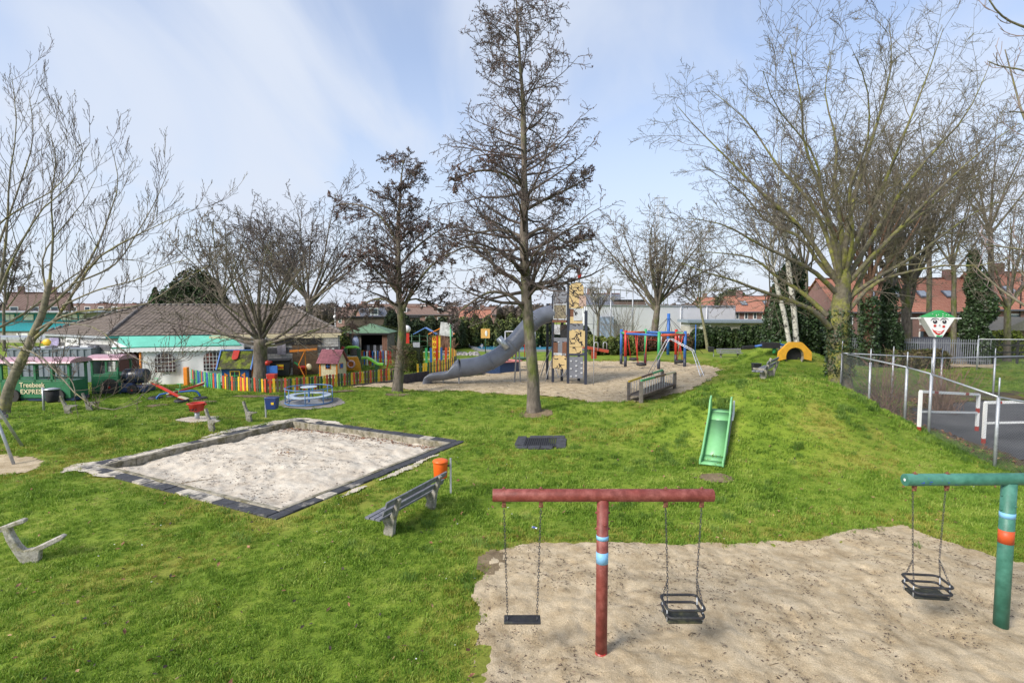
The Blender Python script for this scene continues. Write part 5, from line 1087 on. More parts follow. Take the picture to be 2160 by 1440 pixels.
# bridge
q0, q1, q2, q3 = P(1326, 845), P(1352, 849), P(1423, 821), P(1397, 816)
t = thing('play_bridge', 'low timber play bridge with bar railings and painted hand rails on the sand edge', 'bridge', (q1+q0)/2)
for a, b, cs in ((q0, q3, (yellow, bpan, green)), (q1, q2, (green, bpan, cream))):
    for p in (a, b): MB().box((p.x, p.y, p.z+.45), (.16, .16, 1.1)).build('corner_post', fw, t, w=True)
    for k in range(3): MB().beam(a.lerp(b, k/3)+Vector((0, 0, 1.03)), a.lerp(b, (k+1)/3)+Vector((0, 0, 1.03)), .09, .09).build('hand_rail', cs[k], t, w=True)
    n = 14
    for k in range(1, n): p = a.lerp(b, k/n); MB().cyl(p+Vector((0, 0, .25)), p+Vector((0, 0, 1.0)), .016, n=5).build('bar', galv, t, w=True)
    MB().beam(a+Vector((0, 0, .28)), b+Vector((0, 0, .28)), .08, .12).build('side_beam', brownw, t, w=True)
n = 22; u = (q2-q1).normalized()
for k in range(n):
    f = (k+.5)/n; a, b = q0.lerp(q3, f), q1.lerp(q2, f); MB().beam(a+Vector((0, 0, .3)), b+Vector((0, 0, .3)), .19, .05).build('deck_plank', mat('dark deck plank', (.10, .085, .075), .85, .3), t, w=True)
# rope pyramid pole
c = P(1409, 748); t = thing('rope_climber', 'blue pole with dark climbing ropes behind the hexagon swings', 'rope climber', c); MB().cyl((0, 0, 0), (0, 0, at(1409, 661, c.y).z), .16, n=10).build('mast', blue, t)
zt = at(1409, 668, c.y).z
for k in range(6):
    a = 2*pi*k/6; e = (3.6*cos(a), 3.6*sin(a), .1); MB().cyl((0, 0, zt), e, .02, n=4).build('rope', dark, t)
    a2 = 2*pi*(k+1)/6
    for f in (.4, .6, .8): MB().cyl((3.6*f*cos(a), 3.6*f*sin(a), zt*(1-f)), (3.6*f*cos(a2), 3.6*f*sin(a2), zt*(1-f)), .015, n=4).build('rope', red if f == .6 else dark, t)
c = P(1448, 748); t = thing('turning_bars', 'blue and steel turning bars right of the blue rope mast', 'climbing bars', c)
for x in (-2.6, -.8, .9): MB().cyl((x, 0, 0), (x, 0, 3.1 if x > .5 else 2.5), .05, n=6).build('post', blue if x > .5 else galv, t)
MB().cyl((-2.6, 0, 2.3), (-.8, 0, 2.3), .03, n=6).cyl((-.8, 0, 3.0), (.9, 0, 3.0), .03, n=6).build('bar', ste, t)
# red seesaw beam
a = at(1222, 729, 44); b = at(1284, 741, 43); t = thing('beam_seesaw', 'long brownish red beam seesaw with white handles right of the tower', 'seesaw', (b.x-1, 43.5, 0))
rdp = paint('brick red beam', (.36, .06, .025)); MB().beam((a.x-1.5, a.y, a.z+.25), b, .3, .22).build('beam', rdp, t, w=True); mid = (a+b)/2; MB().box((mid.x, mid.y, mid.z-.4), (.4, .4, .8)).build('pivot', rdp, t, w=True)
for k in (0, .7): p = b+Vector((-1.0+k, 0, .1)); MB().tube([p+Vector((-.14, 0, 0)), p+Vector((-.14, 0, .55)), p+Vector((-.07, 0, .62)), p+Vector((.07, 0, .62)), p+Vector((.14, 0, .55)), p+Vector((.14, 0, 0))], .03, 6).build('handle', ste, t, w=True)
# blue seesaw far right
Ys = P(1632, 752).y; t = thing('blue_seesaw', 'wide blue and black seesaw in front of the dark hedge and birches', 'seesaw', (at(1630, 750, Ys).x, Ys, Hs(at(1630, 750, Ys).x, Ys)))
pts_ = [at(1566, 733, Ys), at(1590, 731, Ys), at(1625, 725, Ys), at(1640, 725, Ys), at(1670, 732, Ys)]
MB().beam(pts_[0], pts_[1], .3, .2).build('seat', dark, t, w=True); MB().tube(pts_[1:], .09, 6).build('beam', blue, t, w=True); c = at(1624, 728, Ys); MB().box(c, (1.2, .5, .4)).build('hub', dark, t, w=True)
MB().cyl((at(1633, 740, Ys).x, Ys, at(1633, 745, Ys).z), (at(1633, 740, Ys).x, Ys, at(1633, 732, Ys).z), .13, n=8).build('post', green, t, w=True)
for px in (1624, 1646): MB().cyl(at(px, 728, Ys), at(px, 716, Ys), .05, n=6).build('handle', dkgreen, t, w=True)
# tunnel
tp = P(1677, 764); t = thing('crawl_tunnel', 'concrete crawl tunnel with orange yellow arch through the grass mound', 'tunnel', tp-Vector((0, 0, .16))); t.scale = (.9, .9, .9)
m = MB(); r0, r1 = .70, 1.28; n = 20; vs = []
for k in range(n+1):
    a = -.25+(pi+.5)*k/n; rr_ = 1/max(abs(cos(a))/1.28, abs(sin(a))/1.12, (abs(cos(a))+abs(sin(a)))/1.62)
    for rad in (r0, rr_):
        for y in (0, .22): vs.append((rad*cos(a), y, .62+rad*sin(a)))
fs = []
for k in range(n): b = 4*k; fs += [(b, b+2, b+6, b+4), (b+2, b+3, b+7, b+6), (b+3, b+1, b+5, b+7), (b+1, b, b+4, b+5)]
m.add(vs, fs).build('arch', paint('tunnel orange', (.80, .40, .03)), t)
m = MB(); m.tube([(0, .05, .62), (0, 3.2, .6)], .70, 24, cap=False); m.build('pipe', concrete, t); MB().tube([(0, .42, .62), (0, .5, .62)], .695, 20).build('pipe_shade_disc', dark, t)  # near-black disc closes the pipe, its colour standing in for the shade inside
MB().prism([(-1.5, -.6), (1.6, -.6), (1.5, .4), (.9, 1.2), (-.8, 1.2), (-1.4, .4)], Matrix.Translation((0, 3.2, .5))@Matrix(((1, 0, 0, 0), (0, 0, -1, 0), (0, 1, 0, 0), (0, 0, 0, 1))), 1.5)
# face sign
fp_ = P(1969, 776); fp_ = Vector((at(1969, 776, 27).x, 27, .2)); t = thing('face_board', 'white kite shaped board with a painted smiling face and green cap on a steel pole', 'play board', Vector((fp_.x, fp_.y, Hs(fp_.x, fp_.y))), -.12)
zb = at(1969, 710, 27).z-t.location.z; MB().cyl((0, 0, -.2), (0, 0, zb+.1), .06, n=10).build('pole', galv, t)
sc = 27/1150; Ml = Matrix.Translation((0, 0, zb))@Matrix(((1, 0, 0, 0), (0, 0, -1, 0), (0, 1, 0, 0), (0, 0, 0, 1)))
S = lambda L_: [(x*sc, z*sc) for x, z in L_]
MB().prism(S([(-6, 0), (8, 0), (31, 41), (-31, 41)]), Ml, .5).build('box', white, t); MB().prism(S([(-28, 41.5), (31, 41.5), (4, 56)]), Ml, .5).build('cap', paint('bright green', (.04, .38, .10)), t)
F_ = Matrix.Translation((0, -.262, 0))@Ml; F2 = Matrix.Translation((0, -.272, 0))@Ml
ell = lambda cx, cz, rx, rz, n=18: [(cx+rx*cos(2*pi*k/n), cz+rz*sin(2*pi*k/n)) for k in range(n)]
for x in (-8, 10):
    MB().prism(S(ell(x, 32, 4, 4)), F_, .02).build('eye', crk, t); MB().prism(S(ell(x-1, 33.4, 1.2, 1.2)), F2, .02).build('eye_glint', white, t)
    MB().prism(S([(x-9, 34), (x-5, 39), (x+1, 40), (x+6, 38), (x+8, 35), (x+5, 37.5), (x, 38.6), (x-4.5, 37.5)]), F_, .02).build('eyebrow', crk, t)
for x, z in ((-8, 23.5), (9, 22)): MB().prism(S(ell(x, z, 2.6, 2.6)), F_, .02).build('cheek', red, t)
MB().prism(S(ell(1, 24.5, 1.5, 2)), F_, .02).build('nose', mat('nose grey', (.4, .4, .4), .5), t)
MB().prism(S([(-13, 17), (-9, 14), (-2, 12), (5, 12), (10, 15), (11, 15), (6, 7), (0, 4), (-5, 6), (-10, 11)]), F_, .02).build('lips', red, t); MB().prism(S([(-7, 12), (-1, 10), (4, 10), (7, 11.5), (3, 8.5), (-2, 8)]), F2, .02).build('teeth', white, t)
MB().prism(S([(-4, 0.5), (6, 0.5), (8, 4), (3, 2.5), (-4, 4)]), F_, .02).build('bow_tie', green, t)
for s in (-1, 1): MB().beam((s*.7, 0, zb+39*sc), (s*1.15, 0, zb+39*sc), .04, .05).build('arm', white, t)
Rr_ = random.Random(3)
for k in range(9): x = Rr_.uniform(-14, 18); MB().prism(S(ell(x, 43+Rr_.uniform(0, 6), .8, .8, 8)), F_, .02).build('cap_spot', white, t)
# ================================================================ CHAIN-LINK FENCES
def chainlink(path, h, label, wires=True, pitch=.075, ext=.55, step=3.0, rr=.003):
    pts = [Vector(p) for p in path]; c = pts[0].copy(); t = thing('chain_link_fence', label, 'chain-link fence', c); posts = []
    for a, b in zip(pts[:-1], pts[1:]):
        ln = (b-a).length; n = max(1, round(ln/step))
        for k in range(n): posts.append(a.lerp(b, k/n))
    posts.append(pts[-1])
    for p in posts:
        z = Hs(p.x, p.y); MB().cyl((p.x, p.y, z-.1), (p.x, p.y, z+h), .048, n=10).build('post', galv, t, w=True)
        if ext: MB().cyl((p.x, p.y, z+h), (p.x, p.y, z+h+ext), .024, n=6).build('post_extension', galv, t, w=True)
    for a, b in zip(pts[:-1], pts[1:]): MB().cyl((a.x, a.y, Hs(a.x, a.y)+h), (b.x, b.y, Hs(b.x, b.y)+h), .032, n=8).build('top_rail', galv, t, w=True)
    if wires:
        wm = paint('mesh wire', (.20, .21, .20), metal=.4)
        for a, b in zip(posts[:-1], posts[1:]):
            m = MB(); ln = (b-a).length; u = (b-a)/ln; za, zb_ = Hs(a.x, a.y), Hs(b.x, b.y); hh = h-.04; lo = .03; H_ = hh-lo
            u2 = Vector((u.x, u.y, 0)); nn = Vector((-u.y, u.x, 0))*.5*rr*2
            def pt(s, z): f = s/ln; return Vector((a.x+u.x*s, a.y+u.y*s, za+(zb_-za)*f+z))
            s0 = -H_
            while s0 < ln:
                for sg in (1, -1):
                    x0, z0, x1, z1 = s0, lo, s0+H_, hh
                    if x0 < 0: z0 += -x0; x0 = 0
                    if x1 > ln: z1 -= x1-ln; x1 = ln
                    if x1-x0 > .03:
                        if sg < 0: z0, z1 = lo+hh-z0, lo+hh-z1
                        p, q = pt(x0, z0), pt(x1, z1); m.tube([p, q], rr, 3, cap=False)
                s0 += pitch
            m.build('wire_mesh', wm, t, w=True)
    return t
fA = Vector((16.35, 26.9, 0)); fZ = Vector((15.0, 13.5, 0))
chainlink([fA, Vector((15.3, 21.0, 0)), Vector((15.02, 19.4, 0)), Vector((14.95, 16.6, 0)), fZ], 2.2, 'galvanised chain-link fence along the foot of the mound beside the asphalt court', step=2.9, ext=.6, rr=.0028, pitch=.09)
chainlink([fA, Vector((22.5, 28.4, 0)), Vector((30, 30.6, 0)), Vector((46, 34.5, 0))], 2.2, 'chain-link fence running back along the far side of the asphalt court', step=3.4, ext=.5, pitch=.12)
chainlink([Vector((36, 42, 0)), Vector((56, 40, 0))], 2.4, 'far chain-link fence before the black gate and brown shed', step=4, ext=.3, pitch=.14)
# goals
def goal(a, b, hh, dy, label):
    a = Vector(a); b = Vector(b); a.z = Hs(a.x, a.y); b.z = Hs(b.x, b.y); t = thing('small_goal', label, 'goal', a, 0, 'red and white goals on the court'); cf = paint('goal red', (.35, .04, .03))
    for k, p in enumerate((a, b)):
        n = 8
        for i in range(n): MB().box((p.x, p.y, p.z+hh*(i+.5)/n), (.09, .09, hh/n)).build('post_segment', cf if i in ((0, 4) if k else (0,)) else white, t, w=True)
    n = 15
    for i in range(n): MB().beam(a.lerp(b, i/n)+Vector((0, 0, hh)), a.lerp(b, (i+1)/n)+Vector((0, 0, hh)), .09, .09).build('bar_segment', cf if i in (3, 11) else white, t, w=True)
    MB().beam(a+Vector((0, 0, hh*.5)), b+Vector((0, 0, hh*.5)), .05, .07).build('lower_bar', white, t, w=True)
goal(P(1938, 910), P(2060, 908), 1.45, 0, 'white goal frame with dark red bands, the farther of the two'); goal(P(2074, 935), P(2195, 932), 1.5, 0, 'white goal frame with dark red bands, cut by the right picture edge')
# ================================================================ BACKGROUND BUILDINGS
def blk(cx, cy, w_, d_, z0, z1, m, name, t): return MB().box((cx, cy, (z0+z1)/2), (w_, d_, z1-z0)).build(name, m, t, w=True)
wp_ = mat('white rendered wall', (.66, .67, .70), .85, .06, .5, .1)
t = thing('white_hall', 'long windowless white hall with a lower grey-roofed wing behind the dark hedge', 'building', (18, 86, 0))
x0, x1 = Xp(1236, 80), Xp(1548, 86)
MB().beam((x0, 80, 2.01), (x1, 86, 1.85), .4, 6.2).build('wall', wp_, t, w=True); MB().beam((x0, 80.3, 2.0), (x0-1, 98, 2.0), .4, 6.1).build('wall', wp_, t, w=True); MB().beam((x1, 86, 1.85), (x1+3, 100, 1.85), .4, 6).build('wall', wp_, t, w=True)
MB().beam((x0-.2, 79.9, 5.12), (x1, 85.9, 4.98), .55, .15).build('coping', galv, t, w=True)
for f in (.62, .8): q = Vector((x0, 79.7, 0)).lerp(Vector((x1, 85.7, 0)), f); MB().cyl((q.x, q.y, 0), (q.x, q.y, 4.9), .06, n=6).build('downpipe', wp_, t, w=True)
dq = Vector((x0, 79.6, 0)).lerp(Vector((x1, 85.6, 0)), .12); MB().box((dq.x, dq.y, 1.8), (2.4, .3, 3.2)).build('door', paint('grey blue door', (.22, .28, .38), var=.4, vs=3), t, w=True); MB().box((dq.x-1.6, dq.y, 1.8), (.5, .3, 3.2)).build('door_side', galv, t, w=True)
x2, x3 = Xp(1455, 78), Xp(1640, 82)
blk((x2+x3)/2, 80, x3-x2, 4, 0, 2.6, mat('beige render', (.42, .40, .36), .85, .1, 1), 'wing_wall', t); blk((x2+x3)/2, 79.8, x3-x2+1, 5, 2.6, 3.0, paint('blue grey edge', (.22, .27, .32)), 'wing_roof', t)
blk(x2+2.2, 78, 1.6, .3, .8, 2.4, white, 'window', t)
# steel frame above hall
Yf = 70; t = thing('steel_frame', 'high grey steel frame with hanging net poles in front of the white hall', 'steel frame', (Xp(1290, Yf), Yf, 0))
zt = at(1240, 607, Yf).z
for px in (1234, 1252, 1288, 1334): MB().cyl((Xp(px, Yf), Yf, 0), (Xp(px, Yf), Yf, zt if px != 1288 else zt-.3), .09, n=6).build('post', galv, t, w=True)
MB().beam((Xp(1234, Yf), Yf, zt), (Xp(1334, Yf), Yf, zt-.4), .1, .14).build('top_beam', galv, t, w=True); MB().beam((Xp(1234, Yf), Yf, zt-4.6), (Xp(1334, Yf), Yf, zt-4.9), .1, .1).build('rail', galv, t, w=True); MB().beam((Xp(1234, Yf), Yf+5, zt-.9), (Xp(1334, Yf), Yf+5, zt-1.2), .1, .1).build('rail', galv, t, w=True)
for k in range(7): x = Xp(1243+13*k, Yf); MB().beam((x, Yf, zt-.1), (x+1.0, Yf+5, zt-1.0), .06, .08).build('rafter', galv, t, w=True)
def gable_house(cx, cy, w_, d_, he, hr, rz, label, wallm, roofm, ridge_x=True, wins=(), name='house', chim=True, cat='house', dormers=0, skylights=0, group=None, cols=6, wrows=((1.0, 2.2), (3.7, 4.9)), end='gable'):
    t = thing(name, label, cat, (cx, cy, 0), rz, group)
    MB().box((0, 0, he/2), (w_, d_, he)).build('wall', wallm, t)
    for s in (-1, 1):
        M = Matrix.Translation((s*w_/2*.998, 0, he))@Matrix(((0, 0, 1, 0), (1, 0, 0, 0), (0, 1, 0, 0), (0, 0, 0, 1))); MB().prism([(-d_/2, 0), (d_/2, 0), (0, hr-he)], M, .1).build('gable', wallm, t)
    ov = .5; a = math.atan2(hr-he, d_/2); L_ = math.hypot(d_/2+ov, (hr-he)*(d_/2+ov)/(d_/2))
    for s in (-1, 1):
        n = 14; m = MB()
        for i in range(n):
            f = (i+.5)/n; y = -s*(d_/2+ov)*(1-f); z = he-(hr-he)*ov/(d_/2)+(hr-(he-(hr-he)*ov/(d_/2)))*f; m.box((0, y, z+.07), (w_+.6, L_/n*1.08, .07), M=Matrix.Rotation(s*(a-.03), 3, 'X'))
        m.build('roof', roofm, t)
    MB().box((0, -d_/2-ov, he-.28), (w_+.6, .16, .18)).build('gutter', paint('grey gutter', (.10, .105, .13)), t)
    MB().box((0, 0, hr+.16), (w_+.6, .3, .16)).build('ridge', mat('dark ridge tile', (.16, .06, .04), .8, .3), t)
    for i in range(cols):
        x = -w_/2+w_*(i+.5)/cols
        for z0, z1 in wrows:
            fo = MB().box((x, -d_/2-.03, (z0+z1)/2), (w_/cols*.42, .1, z1-z0)).build('window', white, t)
            MB().box((x, -d_/2-.09, (z0+z1)/2), (w_/cols*.42-.24, .04, z1-z0-.24)).build('pane', glass, fo)
    if chim:
        for x in (-w_*.3, w_*.25): MB().box((x, 0, hr+.5), (.9, .8, 1.5)).build('chimney', m_redbr, t)
    for k in range(skylights):
        x = -w_/2+w_*(k+.6)/skylights; f = .45; y = -(d_/2)*(1-f); z = he+(hr-he)*f; fo = MB().box((x, y-.08, z+.22), (1.1, 1.4, .1), M=Matrix.Rotation(a, 3, 'X')).build('skylight', paint('grey gutter', (.10, .105, .13)), t); MB().box((x, y-.12, z+.28), (.85, 1.1, .06), M=Matrix.Rotation(a, 3, 'X')).build('pane', mat('sky glass', (.3, .33, .38), .1, .1), fo)
    for k in range(dormers):
        x = -w_/2+w_*(k+.5)/dormers; fo = MB().box((x, -d_/2*.55, he+(hr-he)*.45+.3), (1.6, 1.6, 1.5)).build('dormer', white, t); MB().box((x, -d_/2*.55-.82, he+(hr-he)*.45+.35), (1.2, .05, 1.0)).build('pane', glass, fo)
    return t
r_red = roofmat('orange red roof tile', (.33, .125, .08), (.42, .20, .135), (1, 0), rows=.28, wave=.35)
r_dk = roofmat('slate roof', (.10, .11, .14), (.16, .17, .2), (1, 0), rows=.3, wave=.4)
r_br = roofmat('brown roof tile', (.16, .10, .08), (.22, .15, .12), (1, 0), rows=.3, wave=.4)
gable_house(Xp(1622, 95), 99, 12, 8, 4.2, 6.6, -.05, 'brick terrace with orange tiled roof and small windows right of the white hall', m_redbr, r_red, cols=8, skylights=3, wrows=((2.7, 3.9),))
gable_house(Xp(1755, 75), 80, 11, 9, 3.9, 7.6, -.25, 'brick house with orange roof directly behind the ivy covered tree trunk', m_redbr, r_red, cols=4, skylights=2, wrows=((2.0, 3.2),))
gable_house(Xp(1995, 62), 69, 21, 11, 4.5, 8.3, -.06, 'long terrace with broad orange tiled roof and skylights behind the right fence', m_redbr, r_red, cols=10, skylights=7, wrows=((1.2, 2.3), (2.8, 3.9)))
gable_house(Xp(2330, 60), 67, 18, 11, 4.8, 9.0, -.1, 'orange roofed house at the far right picture edge', m_redbr, r_red, cols=6, skylights=4, wrows=((1.2, 2.3), (3.0, 4.1)))
gable_house(Xp(1505, 150), 150, 9, 9, 5, 7.2, .1, 'small distant house with orange roof above the white hall', m_redbr, r_red, cols=3)
gable_house(Xp(1272, 110), 114, 7.5, 10, 5.2, 7.4, -.1, 'dark grey roofed building showing above the white hall', mat('dark brick', (.13, .09, .08), .9), r_dk, cols=4)
t = thing('flat_annex', 'flat brown brick block above the left part of the white hall', 'building', (Xp(1328, 105), 107, 0)); blk(Xp(1330, 105), 107, 5, 6, 0, 6.0, mat('dark brick', (.13, .09, .08), .9), 'wall', t); blk(Xp(1330, 105), 107, 5.4, 6.4, 6.0, 6.2, dark, 'roof', t)
gable_house(Xp(778, 110), 112, 5.0, 6, 2.6, 4.7, .5, 'small brick house with grey hip roof and white dormer behind the shelter', m_redbr, r_dk, cols=2, dormers=1, wrows=((1.2, 2.2),))
gable_house(Xp(745, 120), 122, 6, 6, 2.8, 4.3, -.3, 'brick house with dark roof left of the small grey roofed house', m_redbr, r_br, cols=3, wrows=((1.2,2.2),))
gable_house(Xp(930, 150), 152, 30, 7, 2.8, 4.5, 0, 'distant row of brown roofed houses above the pool hedge', m_redbr, r_br, chim=False, cols=9, dormers=3, wrows=((1,2),))
gable_house(Xp(1000, 125), 128, 7, 5, 2.4, 4.0, .1, 'distant low house with orange roof above the pool hedge', m_redbr, r_red, cols=3, wrows=((1,2),))
gable_house(Xp(840, 170), 172, 24, 8, 3, 5.4, 0, 'distant brown roofed row left of the pool hedge', m_redbr, r_br, chim=False, cols=6, dormers=3, wrows=((1.2,2.2),))
gable_house(Xp(55, 95), 98, 8, 9, 4.2, 7.2, .55, 'brick house with brown roof behind the left tree', m_redbr, r_br, cols=3)
gable_house(Xp(150, 100), 108, 14, 7, 3.6, 5.2, -.1, 'brown roofed row behind the turquoise school', m_redbr, r_br, chim=False, cols=5)
# turquoise school
tqs = paint('turquoise panel', (.02, .30, .38), var=.1); t = thing('school_building', 'long flat two-storey school with turquoise bands and white windows behind the train', 'building', (Xp(80, 75), 75, 0))
Yb = 74; xl, xr = Xp(-120, Yb), Xp(205, Yb)
blk((xl+xr)/2, Yb+4, xr-xl, 8, 0, 4.05, mat('beige brick', (.36, .34, .31), .85, .15, 2), 'wall', t)
blk((xl+xr)/2, Yb-.1, xr-xl, .3, 1.6, 2.75, tqs, 'lower_band', t); blk((xl+xr)/2-1.2, Yb+.3, xr-xl-2, .9, 2.9, 4.1, tqs, 'upper_band', t); blk((xl+xr)/2, Yb+3, xr-xl+.5, 9, 4.1, 4.25, galv, 'roof_edge', t)
for px in (22, 30, 60, 70, 138, 150, 162, 176):
    fo = blk(Xp(px, Yb), Yb-.25, .62, .12, 3.1, 3.85, white, 'window', t); blk(Xp(px, Yb), Yb-.33, .44, .05, 3.2, 3.75, glass, 'pane', fo)
for px in (40, 48, 56): 
    fo = blk(Xp(px, Yb), Yb-.15, .5, .12, .4, 1.3, white, 'window', t)
# grey canopy near container
t = thing('carport', 'low flat white canopy between the container and the school', 'canopy', (Xp(30, 44), 44, 0)); blk(Xp(20, 44), 45, 8, 3, 2.3, 2.5, galv, 'roof', t)
for x in (-3, 3): blk(Xp(20, 44)+x, 44, .12, .12, 0, 2.3, galv, 'post', t)
# wall behind shelter
t = thing('brown_wall', 'low brown brick building wall behind the green roofed shelter', 'wall', (Xp(790, 68), 68, 0)); blk(Xp(800, 68), 70, 9, 3, 0, 3.5, mat('brown brick', (.17, .13, .10), .9, .2, 3), 'wall', t); blk(Xp(800, 68), 70, 9.4, 3.4, 3.5, 3.65, dark, 'roof', t)
# right metal fence, sheds
p0 = Vector((Xp(1790, 48), 48, 0)); p1 = Vector((Xp(2095, 45), 45, 0)); slat_fence(p0, p1, 2.2, mat('dull zinc bars', (.20, .215, .24), .6, .2, 3), 'tall galvanised bar fence behind the face board', .155, .05, name='bar_fence')
slat_fence((Xp(1690, 56), 56.5, 0), (Xp(1800, 56), 56, 0), 2.4, greyw, 'grey board garden fence left of the galvanised bar fence', .22, .19, name='board_fence')
slat_fence((Xp(1800, 51), 52, 0), (Xp(2090, 50), 50, 0), 2.1, mat('blue grey boards', (.13, .14, .18), .8, .2), 'blue grey board fence behind the bar fence', .24, .22, name='board_fence')
t = thing('black_gate', 'black field gate and rails before the brown shed at the right', 'gate', (Xp(2120, 47), 47, 0))
for z in (.5, 1.0, 1.6): MB().beam((Xp(2098, 47), 47, z), (Xp(2220, 47), 47, z), .06, .12).build('rail', dark, t, w=True)
for px in (2100, 2150, 2200): MB().box((Xp(px, 47), 47, 1), (.14, .14, 2)).build('post', dark, t, w=True)
t = thing('garden_shed', 'brown garden shed with pale gable roof at the right edge', 'shed', (Xp(2140, 54), 54, 0)); blk(Xp(2150, 54), 55, 5, 4, 0, 2.6, mat('shed wood', (.10, .06, .045), .85, .3), 'wall', t)
MB().prism([(-2.9, 0), (2.9, 0), (0, 1.3)], Matrix.Translation((Xp(2150, 54), 55, 2.6))@Matrix(((1, 0, 0, 0), (0, 0, -1, 0), (0, 1, 0, 0), (0, 0, 0, 1))), 4.4).build('roof', mat('shed roof felt', (.24, .22, .18), .9), t, w=True)
t = thing('garden_shed', 'small orange brown shed roof behind the board fence right of the face board', 'shed', (Xp(2010, 54), 54, 0)); blk(Xp(2012, 54), 55, 2.6, 2.4, 0, 2.4, mat('shed wood', (.10, .06, .045), .85, .3), 'wall', t); MB().prism([(-1.7, 0), (1.7, 0), (0, .9)], Matrix.Translation((Xp(2012, 54), 55, 2.4))@Matrix(((1, 0, 0, 0), (0, 0, -1, 0), (0, 1, 0, 0), (0, 0, 0, 1))), 3).build('roof', mat('orange felt', (.35, .14, .07), .9), t, w=True)
# pylon
t = thing('pylon', 'distant lattice pylon above the bare trees at the centre right', 'pylon', (Xp(1390, 150), 150, 0)); zt = at(1390, 415, 150).z; m = MB()
for sx in (-1, 1):
    for sy in (-1, 1): m.tube([(sx*2, sy*2, 0), (sx*.9, sy*.9, zt*.8), (sx*.7, sy*.7, zt)], .1, 4)
m.build('leg', galv, t); m = MB(); z = 0; k = 0
while z < zt-1.2:
    r = 2-1.3*min(1, z/zt)-.0; z2 = z+1.6
    for sy in (-1, 1): m.cyl((-r, sy*r, z), (r, sy*r, z2), .05, n=3); m.cyl((r, sy*r, z), (-r, sy*r, z2), .05, n=3)
    z = z2
m.build('bracing', galv, t)['kind'] = 'stuff'
for z in (zt*.99, zt*.93): MB().beam((-1.8, 0, z), (1.8, 0, z), .2, .2).build('cross_arm', galv, t)
# lamp post behind & thin poles
for px, yb, yt, lab in ((1613, 740, 623, 'thin dark lamp post in front of the orange roofed terrace'), (2150, 700, 500, 'thin grey lamp post at the right edge between the trees')):
    Yq = 62; t = thing('lamp_post', lab, 'lamp post', (Xp(px, Yq), Yq, 0)); MB().cyl((0, 0, 0), (0, 0, at(px, yt, Yq).z), .08, .05, n=6).build('pole', dark, t); MB().box((.25, 0, at(px, yt, Yq).z), (.6, .2, .1)).build('lamp_head', dark, t)
# concrete upstands far left boundary: wire posts
t = thing('wood_stump_fence', 'weathered short palisade of round posts at the far left edge', 'fence', P(8, 880))
for k in range(5): p = P(2+5*k*1.0, 884); MB().cyl((p.x-.2, p.y, -.1), (p.x-.2, p.y, 1.1-.08*k), .1, n=7).build('post', fw, t, w=True)
# ================================================================ TREES
barkm = mat('grey brown bark', (.15, .125, .10), .95, .35, 6, 1.0, 30, col2=(.11, .13, .03), c2s=1.2, c2t=(.5, .66), stretch=(1, 1, .45))
barky = mat('lichen yellow bark', (.155, .135, .095), .95, .3, 6, .9, 30, col2=(.22, .22, .045), c2s=1.6, c2t=(.46, .62))
barkl = mat('pale lichen bark', (.20, .175, .13), .95, .3, 6, .6, 30, col2=(.25, .225, .09), c2s=1.4, c2t=(.52, .62))
twigm = mat('dark twig', (.10, .078, .068), .9, .3, 2); twigg = mat('olive twig', (.13, .11, .08), .9, .3, 1.2, col2=(.16, .15, .055), c2s=.5, c2t=(.52, .7)); twigp = mat('purple brown bud twig', (.105, .075, .07), .8, .3, 1.5, col2=(.17, .145, .09), c2s=.5, c2t=(.45, .6))
catm = mat('alder catkins', (.105, .072, .068), .9, .4, 1.2, col2=(.16, .085, .065), c2s=.6, c2t=(.48, .6)); ivym = mat('ivy leaf', (.028, .06, .016), .55, .6, 2.5, col2=(.10, .14, .05), c2s=9, c2t=(.56, .66), spec=.6)
birchm = mat('birch bark', (.50, .48, .42), .85, .2, 6, .6, 30, col2=(.05, .045, .04), c2s=3.2, c2t=(.53, .58)); dwood = mat('ivy dark wood', (.06, .05, .035), .95, .3, 4)
def nv(v): return v/(np.linalg.norm(v, axis=-1, keepdims=True)+1e-9)
def br_pts(rg, Pn, Dn, Ln, wig, trop, K):
    N_ = len(Pn); pts = np.zeros((N_, K, 3)); pts[:, 0] = Pn; d = nv(Dn); p = Pn.copy()
    for i in range(1, K):
        d = nv(d+rg.normal(0, wig, (N_, 3))+np.array(trop)); p = p+d*(Ln/(K-1))[:, None]; pts[:, i] = p
    return pts
def spawn(rg, pts, rad, Ln, n, t0, t1, ang, ratio, rr, shape=.5, updir=None, var=.35):
    N_, K, _ = pts.shape; idx = np.repeat(np.arange(N_), n); m = len(idx)
    t = (t0+(t1-t0)*((np.tile(np.arange(n), N_)+rg.random(m))/n))*(K-1); i = np.clip(t.astype(int), 0, K-2); f = (t-i)[:, None]
    p = pts[idx, i]*(1-f)+pts[idx, i+1]*f; d = nv(pts[idx, i+1]-pts[idx, i]); r = rad[idx, i]*(1-f[:, 0])+rad[idx, i+1]*f[:, 0]
    q = nv(rg.normal(size=(m, 3))+(0 if updir is None else np.array(updir))); q = nv(q-d*(q*d).sum(1)[:, None]); a = ang*(1+rg.uniform(-.3, .3, m))
    D = d*np.cos(a)[:, None]+q*np.sin(a)[:, None]; tt = t/(K-1)
    return p, D, Ln[idx]*ratio*(1-shape*tt)*(1+rg.uniform(-var, var, m)), r*rr
